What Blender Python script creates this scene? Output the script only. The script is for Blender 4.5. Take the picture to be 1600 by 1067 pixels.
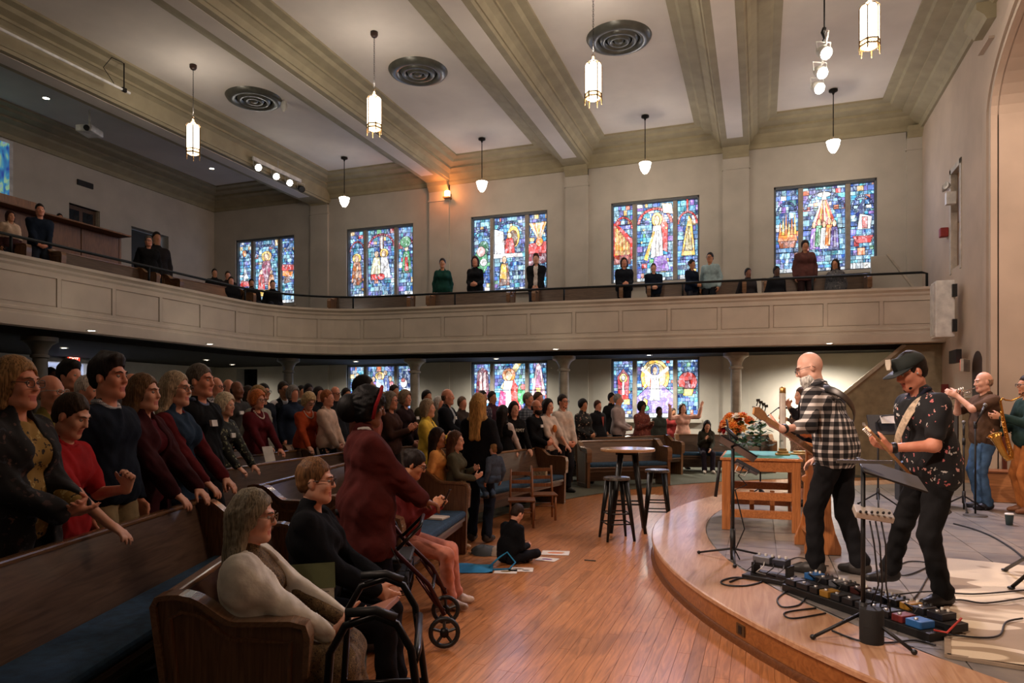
import bpy, math, random
import numpy as np
from mathutils import Vector, Matrix
random.seed(7)
SC = bpy.context.scene
COL = SC.collection
for _o in list(bpy.data.objects):
 bpy.data.objects.remove(_o)
# ---------------------------------------------------------------- camera
F_PX, HORIZON, CXP, EYE = 1090.0, 635.0, 800.0, 1.6
YAW = math.atan2(387, F_PX)
CY_, SY_ = math.cos(YAW), math.sin(YAW)
cam_d = bpy.data.cameras.new('camera')
cam_d.sensor_width = 36.0
cam_d.lens = F_PX / 1600 * 36.0
cam_d.shift_y = (HORIZON - 533.5) / 1600
cam_d.clip_start = 0.05
cam_d.clip_end = 200
CAM = bpy.data.objects.new('camera', cam_d)
COL.objects.link(CAM)
CAM.location = (0, 0, EYE)
CAM.rotation_euler = (math.pi / 2, 0, YAW)
SC.camera = CAM
# ---------------------------------------------------------------- world and exposure
W = bpy.data.worlds.new('world')
SC.world = W
W.use_nodes = True
W.node_tree.nodes['Background'].inputs[0].default_value = (0.55, 0.65, 0.85, 1)
W.node_tree.nodes['Background'].inputs[1].default_value = 0.6
SC.view_settings.view_transform = 'Standard'
SC.view_settings.look = 'None'
SC.view_settings.exposure = 0.0
SC.view_settings.gamma = 1.0
SC.view_settings.use_curve_mapping = False
def lin(c):
 return tuple(((v / 255 / 12.92) if v / 255 <= 0.04045 else ((v / 255 + 0.055) / 1.055) ** 2.4) for v in c[:3])
def lamp(name, kind, loc, power, col=(255, 220, 180), size=0.2, target=None, spot=60, blend=0.6, size_y=None):
 d = bpy.data.lights.new(name, kind)
 d.energy = power
 d.color = lin(col)
 if kind == 'AREA':
  d.size = size
  if size_y:
   d.shape = 'RECTANGLE'
   d.size_y = size_y
 else:
  d.shadow_soft_size = size
 if kind == 'SPOT':
  d.spot_size = math.radians(spot)
  d.spot_blend = blend
 o = bpy.data.objects.new(name, d)
 COL.objects.link(o)
 o.location = loc
 if target is not None:
  o.rotation_euler = (Vector(target) - Vector(loc)).to_track_quat('-Z', 'Y').to_euler()
 return o
# stage wash: theatre lanterns hung from the batten over the nave, out of frame to the left and above
lamp('stage_wash', 'SPOT', (-9.0, 1.0, 8.3), 2100, (255, 226, 206), 0.12, (1.6, 5.6, 0.9), 34, 0.5)
lamp('stage_wash', 'SPOT', (-12.9, 9.5, 8.35), 2300, (255, 226, 206), 0.12, (2.2, 9.6, 0.9), 24, 0.5)
lamp('stage_wash', 'SPOT', (-2.0, -2.5, 8.3), 2600, (255, 222, 200), 0.12, (1.4, 6.6, 0.6), 46, 0.6)
lamp('performer_fill', 'SPOT', (-6.5, 1.5, 8.2), 2300, (255, 226, 210), .1, (.9, 6.0, 1.5), 15, .6)  # unseen narrow spot added to brighten the bass player and guitarist
lamp('performer_fill', 'SPOT', (-5.5, 6.0, 8.2), 1300, (255, 226, 210), .1, (2.9, 10.9, 1.4), 15, .6)  # another unseen spot added to brighten the wind players
# ---------------------------------------------------------------- helpers
def ray(px):
 xs = (px - CXP) / F_PX
 return xs * CY_ - SY_, xs * SY_ + CY_
def at(px, py, t):
 a = ray(px)
 return Vector((a[0] * t, a[1] * t, EYE - (py - HORIZON) / F_PX * t))
def onz(px, py, z):
 return at(px, py, (EYE - z) * F_PX / (py - HORIZON))
def onY(px, py, Y):
 return at(px, py, Y / ray(px)[1])
def onX(px, py, X):
 return at(px, py, X / ray(px)[0])
def R(a):
 return math.radians(a)
_M = {}
def _nt(name):
 m = bpy.data.materials.new(name)
 m.use_nodes = True
 nt = m.node_tree
 return m, nt, nt.nodes['Principled BSDF']
def _bump(nt, b, tex_out, strength, dist=0.01):
 bp = nt.nodes.new('ShaderNodeBump')
 bp.inputs['Strength'].default_value = strength
 bp.inputs['Distance'].default_value = dist
 nt.links.new(tex_out, bp.inputs['Height'])
 nt.links.new(bp.outputs['Normal'], b.inputs['Normal'])
def _coord(nt, scale=(1, 1, 1), rot=(0, 0, 0)):
 tc = nt.nodes.new('ShaderNodeTexCoord')
 mp = nt.nodes.new('ShaderNodeMapping')
 mp.inputs['Scale'].default_value = scale
 mp.inputs['Rotation'].default_value = rot
 nt.links.new(tc.outputs['Object'], mp.inputs['Vector'])
 return mp.outputs['Vector']
def _ramp(nt, fac, stops, interp='LINEAR'):
 r = nt.nodes.new('ShaderNodeValToRGB')
 r.color_ramp.interpolation = interp
 els = r.color_ramp.elements
 while len(els) < len(stops):
  els.new(0.5)
 for e, (p, c) in zip(els, stops):
  e.position = p
  e.color = (*lin(c), 1)
 nt.links.new(fac, r.inputs['Fac'])
 return r.outputs['Color']
def mat(col, rough=0.6, metal=0.0, var=0.12, scale=6.0, bump=0.0, bscale=60.0, emit=0.0, sheen=0.0, spec=0.5, coat=0.0):
 """plain painted / cloth / metal surface with procedural variation"""
 key = ('m', tuple(col), rough, metal, var, scale, bump, bscale, emit, sheen, spec, coat)
 if key in _M:
  return _M[key]
 m, nt, b = _nt('surface_%d_%d_%d' % tuple(col[:3]))
 v = _coord(nt)
 n = nt.nodes.new('ShaderNodeTexNoise')
 n.inputs['Scale'].default_value = scale
 n.inputs['Detail'].default_value = 4
 nt.links.new(v, n.inputs['Vector'])
 lo = tuple(max(0, c * (1 - var)) for c in col)
 hi = tuple(min(255, c * (1 + var * 0.6)) for c in col)
 c = _ramp(nt, n.outputs['Fac'], [(0.3, lo), (0.7, hi)])
 nt.links.new(c, b.inputs['Base Color'])
 b.inputs['Roughness'].default_value = rough
 b.inputs['Metallic'].default_value = metal
 b.inputs['Specular IOR Level'].default_value = spec
 if coat:
  b.inputs['Coat Weight'].default_value = coat
  b.inputs['Coat Roughness'].default_value = 0.15
 if sheen:
  b.inputs['Sheen Weight'].default_value = sheen
 if bump:
  n2 = nt.nodes.new('ShaderNodeTexNoise')
  n2.inputs['Scale'].default_value = bscale
  n2.inputs['Detail'].default_value = 3
  nt.links.new(v, n2.inputs['Vector'])
  _bump(nt, b, n2.outputs['Fac'], bump, 0.006)
 if emit:
  nt.links.new(c, b.inputs['Emission Color'])
  b.inputs['Emission Strength'].default_value = emit
 _M[key] = m
 return m
def wood(c1, c2, axis=0, scale=1.0, rough=0.35, coat=0.0, distort=2.5):
 key = ('w', c1, c2, axis, scale, rough, coat)
 if key in _M:
  return _M[key]
 m, nt, b = _nt('wood_%d_%d_%d' % tuple(c1))
 s = [14 * scale] * 3
 s[axis] = 1.1 * scale
 v = _coord(nt, tuple(s))
 oi = nt.nodes.new('ShaderNodeObjectInfo')
 ad = nt.nodes.new('ShaderNodeVectorMath')
 ad.operation = 'ADD'
 ml = nt.nodes.new('ShaderNodeMath')
 ml.operation = 'MULTIPLY'
 ml.inputs[1].default_value = 37.0
 nt.links.new(oi.outputs['Random'], ml.inputs[0])
 nt.links.new(v, ad.inputs[0])
 nt.links.new(ml.outputs[0], ad.inputs[1])
 n = nt.nodes.new('ShaderNodeTexNoise')
 n.inputs['Scale'].default_value = 1.6
 n.inputs['Detail'].default_value = 6
 n.inputs['Distortion'].default_value = distort
 nt.links.new(ad.outputs[0], n.inputs['Vector'])
 c = _ramp(nt, n.outputs['Fac'], [(0.32, c1), (0.68, c2)])
 hs = nt.nodes.new('ShaderNodeHueSaturation')
 mr = nt.nodes.new('ShaderNodeMapRange')
 mr.inputs['To Min'].default_value = 0.78
 mr.inputs['To Max'].default_value = 1.18
 nt.links.new(oi.outputs['Random'], mr.inputs['Value'])
 nt.links.new(mr.outputs[0], hs.inputs['Value'])
 nt.links.new(c, hs.inputs['Color'])
 nt.links.new(hs.outputs[0], b.inputs['Base Color'])
 b.inputs['Roughness'].default_value = rough
 if coat:
  b.inputs['Coat Weight'].default_value = coat
  b.inputs['Coat Roughness'].default_value = 0.12
 _bump(nt, b, n.outputs['Fac'], 0.12, 0.003)
 _M[key] = m
 return m
def emis(col, strength):
 key = ('e', col, strength)
 if key in _M:
  return _M[key]
 m, nt, b = _nt('glow_%d_%d_%d' % tuple(col))
 b.inputs['Base Color'].default_value = (*lin(col), 1)
 b.inputs['Emission Color'].default_value = (*lin(col), 1)
 b.inputs['Emission Strength'].default_value = strength
 b.inputs['Roughness'].default_value = 0.3
 _M[key] = m
 return m
class B:
 """collects faces; build() links them as ONE mesh object"""
 def __init__(s):
  s.v, s.f, s.m, s.cur = [], [], [], 0
 def add(s, vs, fs):
  o = len(s.v)
  s.v += [tuple(v) for v in vs]
  s.f += [tuple(i + o for i in f) for f in fs]
  s.m += [s.cur] * len(fs)
  return s
 def box(s, x0, x1, y0, y1, z0, z1):
  vs = [(x, y, z) for z in (z0, z1) for y in (y0, y1) for x in (x0, x1)]
  return s.add(vs, [(0, 2, 3, 1), (4, 5, 7, 6), (0, 1, 5, 4), (2, 6, 7, 3), (0, 4, 6, 2), (1, 3, 7, 5)])
 def obox(s, c, size, rz=0.0, rx=0.0, ry=0.0):
  M = Matrix.Translation(c) @ Matrix.Rotation(rz, 4, 'Z') @ Matrix.Rotation(ry, 4, 'Y') @ Matrix.Rotation(rx, 4, 'X')
  a, b_, c_ = size[0] / 2, size[1] / 2, size[2] / 2
  vs = [M @ Vector((x, y, z)) for z in (-c_, c_) for y in (-b_, b_) for x in (-a, a)]
  return s.add(vs, [(0, 2, 3, 1), (4, 5, 7, 6), (0, 1, 5, 4), (2, 6, 7, 3), (0, 4, 6, 2), (1, 3, 7, 5)])
 def bar(s, p0, p1, w, h, up=(0, 0, 1)):
  p0, p1 = Vector(p0), Vector(p1)
  d = (p1 - p0).normalized()
  x = d.cross(Vector(up))
  if x.length < 1e-4:
   x = d.cross(Vector((1, 0, 0)))
  x.normalize()
  u = x.cross(d)
  vs = []
  for p in (p0, p1):
   for a, b_ in ((-1, -1), (1, -1), (1, 1), (-1, 1)):
    vs.append(p + x * (w / 2 * a) + u * (h / 2 * b_))
  return s.add(vs, [(3, 2, 1, 0), (4, 5, 6, 7), (0, 1, 5, 4), (1, 2, 6, 5), (2, 3, 7, 6), (3, 0, 4, 7)])
 def tube(s, pts, r, n=8, closed=False, cap=True):
  pts = [Vector(p) for p in pts]
  N = len(pts)
  rs = r if isinstance(r, (list, tuple)) else [r] * N
  vs = []
  prev = None
  for i, p in enumerate(pts):
   a = pts[i - 1] if (i > 0 or closed) else pts[0]
   b_ = pts[(i + 1) % N] if (i < N - 1 or closed) else pts[-1]
   d = b_ - a
   if d.length < 1e-9:
    d = Vector((0, 0, 1))
   d.normalize()
   if prev is None:
    x = d.cross(Vector((0, 0, 1)))
    if x.length < 1e-3:
     x = d.cross(Vector((1, 0, 0)))
   else:
    x = prev - d * prev.dot(d)
    if x.length < 1e-6:
     x = d.cross(Vector((0, 0, 1)))
   x.normalize()
   prev = x
   y = d.cross(x)
   for k in range(n):
    t = 2 * math.pi * k / n
    vs.append(p + (x * math.cos(t) + y * math.sin(t)) * rs[i])
  fs = []
  for i in range(N if closed else N - 1):
   j = (i + 1) % N
   for k in range(n):
    l = (k + 1) % n
    fs.append((i * n + k, i * n + l, j * n + l, j * n + k))
  if cap and not closed:
   fs.append(tuple(range(n))[::-1])
   fs.append(tuple(range((N - 1) * n, N * n)))
  return s.add(vs, fs)
 def cyl(s, p0, p1, r0, r1=None, n=12):
  return s.tube([p0, p1], [r0, r0 if r1 is None else r1], n)
 def lathe(s, prof, c=(0, 0, 0), n=20, axis=None):
  c = Vector(c)
  q = Vector((0, 0, 1)).rotation_difference(Vector(axis)).to_matrix() if axis is not None else Matrix.Identity(3)
  vs, fs = [], []
  for r_, z in prof:
   for k in range(n):
    t = 2 * math.pi * k / n
    vs.append(c + q @ Vector((r_ * math.cos(t), r_ * math.sin(t), z)))
  for i in range(len(prof) - 1):
   for k in range(n):
    l = (k + 1) % n
    fs.append((i * n + k, i * n + l, (i + 1) * n + l, (i + 1) * n + k))
  return s.add(vs, fs)
 def sphere(s, c, r, n=12, m=8):
  r = (r, r, r) if not isinstance(r, (tuple, list)) else r
  vs, fs = [], []
  for i in range(m + 1):
   a = math.pi * i / m
   for k in range(n):
    t = 2 * math.pi * k / n
    vs.append((c[0] + r[0] * math.sin(a) * math.cos(t), c[1] + r[1] * math.sin(a) * math.sin(t), c[2] + r[2] * math.cos(a)))
  for i in range(m):
   for k in range(n):
    l = (k + 1) % n
    fs.append((i * n + k, (i + 1) * n + k, (i + 1) * n + l, i * n + l))
  return s.add(vs, fs)
 def extrude(s, poly, vec):
  """poly: list of 3-D points (planar), extruded along vec"""
  n = len(poly)
  vec = Vector(vec)
  vs = [Vector(p) for p in poly] + [Vector(p) + vec for p in poly]
  fs = [tuple(range(n))[::-1], tuple(range(n, 2 * n))]
  fs += [(i, (i + 1) % n, n + (i + 1) % n, n + i) for i in range(n)]
  return s.add(vs, fs)
 def build(s, name, material, parent=None, smooth=False, bevel=0.0, world=False):
  me = bpy.data.meshes.new(name)
  me.from_pydata(s.v, [], s.f)
  for mm in (material if isinstance(material, (list, tuple)) else [material]):
   me.materials.append(mm)
  if isinstance(material, (list, tuple)):
   me.polygons.foreach_set('material_index', s.m)
  if smooth:
   me.polygons.foreach_set('use_smooth', [True] * len(me.polygons))
  me.update()
  o = bpy.data.objects.new(name, me)
  COL.objects.link(o)
  if smooth == 'auto':
   try:
    me.set_sharp_from_angle(angle=R(40))
   except Exception:
    pass
  if bevel:
   bv = o.modifiers.new('bevel', 'BEVEL')
   bv.width = bevel
   bv.segments = 2
   bv.limit_method = 'ANGLE'
  if parent is not None:
   o.parent = parent
   if world:
    o.matrix_parent_inverse = Matrix.LocRotScale(parent.location, parent.rotation_euler, parent.scale).inverted()
  return o
def thing(name, label, cat, loc=(0, 0, 0), rz=0.0, group=None, scale=1.0):
 o = bpy.data.objects.new(name, None)
 o.empty_display_size = 0.1
 COL.objects.link(o)
 o.location = loc
 o.rotation_euler = (0, 0, rz)
 o.scale = (scale,) * 3
 return tag(o, label, cat, group)
def tag(o, label, cat, group=None):
 o['label'] = label
 o['category'] = cat
 if group:
  o['group'] = group
 return o
def structure(o, label=None):
 o['kind'] = 'structure'
 if label:
  o['label'] = label
 return o
def stuff(o):
 o['kind'] = 'stuff'
 return o
def copy_tree(o, parent=None):
 c = o.copy()
 COL.objects.link(c)
 if parent is not None:
  c.parent = parent
 for ch in list(o.children):
  copy_tree(ch, c)
 return c
def dup(root, loc, rz=None, label=None, group=None):
 c = copy_tree(root)
 c.location = loc
 if rz is not None:
  c.rotation_euler = (0, 0, rz)
 if label:
  c['label'] = label
 if group:
  c['group'] = group
 return c
# ================================================================ the room
XR, XL, YF, YN, ZC = 3.84, -18.43, 20.0, -7.0, 9.1
BAYS = [3.84, -0.61, -5.06, -9.51, -13.96, -18.43]
WINX = [-16.25, -11.7, -7.22, -2.82, 1.6]
M_WALL = mat((188, 181, 170), 0.85, var=0.05, scale=1.5, bump=0.15, bscale=120)
M_CEIL = mat((222, 214, 204), 0.9, var=0.05, scale=0.8, bump=0.2, bscale=90)
M_TRIM = mat((160, 150, 122), 0.75, var=0.06, scale=3)
M_PARA = mat((198, 187, 172), 0.7, var=0.05, scale=2)
M_SOFF = mat((40, 38, 35), 0.9, var=0.1, spec=.1)  # dark colour also takes in the shade under the balcony
M_STAGEW = mat((190, 172, 154), 0.85, var=0.06, scale=1.2, bump=0.15, bscale=120)
def wall_grid(us, zs, holes, place):
 """boxes for every solid cell between the cuts; place(u0,u1,z0,z1,b)"""
 b = B()
 for i in range(len(us) - 1):
  for j in range(len(zs) - 1):
   u, z = (us[i] + us[i + 1]) / 2, (zs[j] + zs[j + 1]) / 2
   if any(h[0] < u < h[1] and h[2] < z < h[3] for h in holes):
    continue
   place(us[i], us[i + 1], zs[j], zs[j + 1], b)
 return b
WIN_Z = (5.13, 7.48)
LOW_Z = (1.24, 2.98)
LOWX = WINX[1:4]
WW = 1.24
holes = [(x - WW, x + WW, *WIN_Z) for x in WINX] + [(x - WW, x + WW, *LOW_Z) for x in LOWX]
holes.append((-17.45, -16.55, 0, 2.93))
us = sorted({XL - 0.4, XR + 0.4} | {h[0] for h in holes} | {h[1] for h in holes})
zs = sorted({-0.2, ZC + 0.3} | {h[2] for h in holes} | {h[3] for h in holes})
structure(wall_grid(us, zs, holes, lambda a, c, z0, z1, b: b.box(a, c, YF, YF + 0.4, z0, z1)).build('wall_far', M_WALL), 'cream plaster side wall with tall stained glass windows')
WALL_FAR = bpy.data.objects['wall_far']
# rear wall (behind the rear balcony)
rh = [(13.75, 15.15, 0, 2.84), (16.5, 17.95, 4.6, 7.22), (14.42, 15.4, 5.6, 7.38)]
us = sorted({YN, YF + 0.4} | {h[0] for h in rh} | {h[1] for h in rh})
zs = sorted({-0.2, ZC + 0.3} | {h[2] for h in rh} | {h[3] for h in rh})
structure(wall_grid(us, zs, rh, lambda a, c, z0, z1, b: b.box(XL - 0.35, XL, a, c, z0, z1)).build('wall_rear', M_WALL), 'cream rear wall behind the rear balcony')
WALL_REAR = bpy.data.objects['wall_rear']
structure(B().box(XL - 0.4, 9.5, YN - 0.3, YN, -0.2, ZC + 0.3).build('wall_near', M_WALL))
structure(B().box(XL - 0.4, XR + 0.6, YN, YF + 0.4, ZC, ZC + 0.3).build('ceiling', M_CEIL), 'pale textured plaster ceiling between heavy beams')
CEIL = bpy.data.objects['ceiling']
# stage wall with the wide chancel arch
AC, AH, ASP, AB = 8.6, 5.45, 6.6, 1.7           # centre y, half width, spring z, rise
def arch_pts(grow, n=36):
 pts = [(AC + AH + grow, 0.0), (AC + AH + grow, ASP)]
 for k in range(1, n):
  a = math.pi * k / n
  pts.append((AC + (AH + grow) * math.cos(a), ASP + (AB + grow) * math.sin(a)))
 return pts + [(AC - AH - grow, ASP), (AC - AH - grow, 0.0)]
b = B()
inner = arch_pts(0)
for i in range(len(inner) - 1):
 (y0, z0), (y1, z1) = inner[i], inner[i + 1]
 if abs(y0 - y1) > 1e-6:
  vs = [(XR, y0, z0), (XR, y1, z1), (XR, y1, ZC + .2), (XR, y0, ZC + .2), (XR + .5, y0, z0), (XR + .5, y1, z1), (XR + .5, y1, ZC + .2), (XR + .5, y0, ZC + .2)]
  b.add(vs, [(0, 1, 2, 3), (0, 4, 5, 1), (7, 6, 5, 4)])
for s in (0, 1):
 y0, y1 = (AC + AH, 16.4) if s == 0 else (YN, AC - AH)
 b.box(XR, XR + 0.5, y0, y1, -0.2, ZC + 0.2)
b.box(XR, XR + .5, 16.4, 17.08, -.2, 4.5).box(XR, XR + .5, 16.4, 17.08, 6.55, ZC + .2)
b.box(XR, XR + .5, 17.08, YF + .4, -.2, ZC + .2)
structure(b.build('wall_stage', M_STAGEW), 'pale wall at the stage end with the wide arch')
WALL_STAGE = bpy.data.objects['wall_stage']
# arch mouldings: three stepped bands swept round the opening
for k, (g0, g1, out) in enumerate([(0.0, 0.10, 0.10), (0.13, 0.22, 0.06), (0.30, 0.52, 0.09)]):
 p0, p1 = arch_pts(g0), arch_pts(g1)
 b = B()
 n = len(p0)
 vs = []
 for (q0, q1) in zip(p0, p1):
  vs += [(XR - out, *q0), (XR - out, *q1), (XR + .02, *q1), (XR + .02, *q0)]
 fs = []
 for i in range(n - 1):
  for a, c in ((0, 1), (1, 2), (3, 0)):
   fs.append((i * 4 + a, i * 4 + c, (i + 1) * 4 + c, (i + 1) * 4 + a))
 b.add(vs, fs).build('arch_moulding', M_STAGEW, WALL_STAGE)
# chancel behind the arch
M_CHAN = mat((188, 150, 116), 0.85, var=0.06, scale=1.0, bump=0.1)
b = B().box(XR + .5, 9.5, 14.45, 14.75, -.2, 9.2).box(9.3, 9.6, 2.5, 14.75, -.2, 9.2).box(XR + .5, 9.5, 2.45, 2.75, -.2, 9.2).box(XR + .4, 9.6, 2.45, 14.75, 9.0, 9.3)
structure(b.build('wall_chancel', M_CHAN), 'warm tan chancel wall seen through the arch')
# ---------------------------------------------------------------- swept mouldings
def sweep(b, path, prof, cap=True):
 """path: list of ((x,y),(nx,ny)); prof: list of (out, z)"""
 n = len(prof)
 vs = []
 for (p, q) in path:
  for o, z in prof:
   vs.append((p[0] + q[0] * o, p[1] + q[1] * o, z))
 fs = []
 for i in range(len(path) - 1):
  for k in range(n):
   l = (k + 1) % n
   fs.append((i * n + k, (i + 1) * n + k, (i + 1) * n + l, i * n + l))
 if cap:
  fs += [tuple(range(n))[::-1], tuple(range((len(path) - 1) * n, len(path) * n))]
 return b.add(vs, fs)
corn = [(0, 8.55), (.06, 8.55), (.10, 8.62), (.10, 8.66), (.30, 8.78), (.33, 8.84), (.52, 8.88), (.52, 8.94), (.80, 8.97), (.84, 9.03), (1.02, 9.05), (1.02, 9.12), (0, 9.12)]
structure(sweep(B(), [((XL, YF), (0, -1)), ((XR, YF), (0, -1))], corn).build('trim_far', M_TRIM), 'stepped plaster cornice along the side wall')
structure(sweep(B(), [((XR, YF), (-1, 0)), ((XR, YN), (-1, 0))], corn).build('trim_stage', M_TRIM), 'stepped plaster cornice along the stage wall')
structure(sweep(B(), [((XL, YN), (1, 0)), ((XL, YF), (1, 0))], corn).build('trim_rear', M_TRIM), 'stepped plaster cornice along the rear wall')
half = [(.30, 8.62), (.34, 8.62), (.37, 8.68), (.40, 8.68), (.46, 8.80), (.56, 8.86), (.60, 8.86), (.60, 8.92), (.80, 8.96), (.86, 9.03), (1.02, 9.05), (1.02, 9.12)]
for i, x in enumerate(BAYS[1:5]):
 dz = -0.22 if i == 3 else 0.0
 pr = [(-.30, 8.62 + dz), (.30, 8.62 + dz)] + [(o, z + (dz if z < 8.7 else 0)) for o, z in half]
 full = pr + [(-o, z) for o, z in reversed(pr[2:])]
 o = sweep(B(), [((x, YN), (1, 0)), ((x, YF), (1, 0))], full).build('trim_beam', M_TRIM)
 structure(o, ['beam across the ceiling nearest the stage', 'second ceiling beam from the stage', 'third ceiling beam from the stage', 'deep ceiling beam in front of the dark rear bay'][i])
 o2 = B().box(x - .2, x + .2, YN, YF - .9, 8.612 + dz, 8.63 + dz).build('beam_soffit', M_CEIL, o)
# pilasters with capitals
for i, x in enumerate(BAYS[:-1]):
 o = structure(B().box(x - .34, x + .34, YF - .09, YF + .02, 3.0, 8.56).build('trim_pilaster', M_WALL), 'shallow wall pilaster under a ceiling beam')
 B().box(x - .37, x + .37, YF - .12, YF, 8.05, 8.09).build('neck_band', M_WALL, o)
 sweep(B(), [((x - .34, YF), (0, -1)), ((x + .34, YF), (0, -1))], [(0, 8.36), (.12, 8.36), (.15, 8.42), (.24, 8.5), (.26, 8.62), (0, 8.62)]).build('capital', M_TRIM, o)
 B().box(x - .34, x + .34, YF - .06, YF + .02, 0, 3.0).build('lower_shaft', M_WALL, o)
# bracket on the stage wall under the cornice
b = B()
sweep(b, [((XR, 14.9), (-1, 0)), ((XR, 14.1), (-1, 0))], [(0, 8.30), (.14, 8.30), (.18, 8.38), (.30, 8.48), (.30, 8.6), (0, 8.6)])
o = structure(b.build('trim_bracket', M_TRIM), 'plaster bracket on the stage wall beside the arch')
B().box(XR - .09, XR, 14.2, 14.85, 8.0, 8.04).build('neck_band', M_STAGEW, o)
# ---------------------------------------------------------------- stained glass
BLUES = [(70, 130, 200), (96, 160, 214), (50, 96, 178), (130, 190, 226), (84, 112, 196), (44, 80, 150), (150, 205, 230), (104, 100, 186), (60, 150, 190), (176, 214, 236), (40, 66, 132), (88, 176, 196)]
ACC = [(220, 120, 80), (230, 190, 120), (150, 110, 200), (240, 240, 250), (200, 60, 60), (110, 180, 120)]
def glass_material():
 m, nt, b_ = _nt('stained_glass')
 a = nt.nodes.new('ShaderNodeAttribute')
 a.attribute_name = 'Col'
 n = nt.nodes.new('ShaderNodeTexNoise')
 n.inputs['Scale'].default_value = 9
 n.inputs['Detail'].default_value = 5
 nt.links.new(_coord(nt), n.inputs['Vector'])
 mr = nt.nodes.new('ShaderNodeMapRange')
 mr.inputs['From Min'].default_value = .3
 mr.inputs['From Max'].default_value = .7
 mr.inputs['To Min'].default_value = .55
 mr.inputs['To Max'].default_value = 1.35
 nt.links.new(n.outputs['Fac'], mr.inputs['Value'])
 vo = nt.nodes.new('ShaderNodeTexVoronoi')
 vo.inputs['Scale'].default_value = 11
 vo.inputs['Randomness'].default_value = .8
 nt.links.new(_coord(nt, (1.3, .02, .9)), vo.inputs['Vector'])
 ve = nt.nodes.new('ShaderNodeTexVoronoi')
 ve.feature = 'DISTANCE_TO_EDGE'
 ve.inputs['Scale'].default_value = 11
 ve.inputs['Randomness'].default_value = .8
 nt.links.new(_coord(nt, (1.3, .02, .9)), ve.inputs['Vector'])
 sp = nt.nodes.new('ShaderNodeSeparateColor')
 nt.links.new(vo.outputs['Color'], sp.inputs[0])
 m2 = nt.nodes.new('ShaderNodeMapRange')
 m2.inputs['To Min'].default_value = .45
 m2.inputs['To Max'].default_value = 1.5
 nt.links.new(sp.outputs[0], m2.inputs['Value'])
 m3 = nt.nodes.new('ShaderNodeMapRange')
 m3.inputs['From Min'].default_value = .015
 m3.inputs['From Max'].default_value = .05
 m3.inputs['To Min'].default_value = .12
 nt.links.new(ve.outputs['Distance'], m3.inputs['Value'])
 q1 = nt.nodes.new('ShaderNodeMath')
 q1.operation = 'MULTIPLY'
 nt.links.new(m2.outputs[0], q1.inputs[0])
 nt.links.new(m3.outputs[0], q1.inputs[1])
 q2 = nt.nodes.new('ShaderNodeMath')
 q2.operation = 'MULTIPLY'
 nt.links.new(q1.outputs[0], q2.inputs[0])
 nt.links.new(mr.outputs[0], q2.inputs[1])
 ml = nt.nodes.new('ShaderNodeMath')
 ml.operation = 'MULTIPLY'
 ml.inputs[1].default_value = 1.45
 nt.links.new(q2.outputs[0], ml.inputs[0])
 wm = nt.nodes.new('ShaderNodeMixRGB')
 wm.inputs[2].default_value = (.75, .9, 1.0, 1)
 nt.links.new(sp.outputs[1], wm.inputs[0])
 wk = nt.nodes.new('ShaderNodeMath')
 wk.operation = 'MULTIPLY'
 wk.inputs[1].default_value = .42
 nt.links.new(sp.outputs[1], wk.inputs[0])
 nt.links.new(wk.outputs[0], wm.inputs[0])
 nt.links.new(a.outputs['Color'], wm.inputs[1])
 nt.links.new(a.outputs['Color'], b_.inputs['Base Color'])
 nt.links.new(wm.outputs[0], b_.inputs['Emission Color'])
 nt.links.new(ml.outputs[0], b_.inputs['Emission Strength'])
 b_.inputs['Roughness'].default_value = .25
 return m
M_GLASS = glass_material()
M_LEAD = mat((16, 18, 24), 0.6)
M_WFR = mat((92, 96, 100), 0.6)
def ell(u, v, a, b_, n=12):
 return [(u + a * math.cos(2 * math.pi * k / n), v + b_ * math.sin(2 * math.pi * k / n)) for k in range(n)]
def robe(u, v, h, w, c, head=(236, 196, 160), halo=None, lean=0):
 """a robed figure: halo, body, folds, head; u,v at its foot"""
 out = []
 if halo:
  out.append((halo, ell(u + lean, v + h * .86, w * .42, h * .16)))
 out.append((c, [(u - w * .5, v), (u + w * .5, v), (u + w * .42 + lean * .5, v + h * .45), (u + w * .3 + lean, v + h * .72), (u - w * .3 + lean, v + h * .72), (u - w * .4 + lean * .5, v + h * .45)]))
 lt = tuple(min(255, int(x * .5 + 120)) for x in c)
 out.append((lt, [(u - w * .1, v + .01), (u + w * .2, v + .01), (u + w * .1 + lean, v + h * .6), (u - w * .02 + lean, v + h * .6)]))
 out.append((head, ell(u + lean, v + h * .84, w * .2, h * .11)))
 return out
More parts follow.
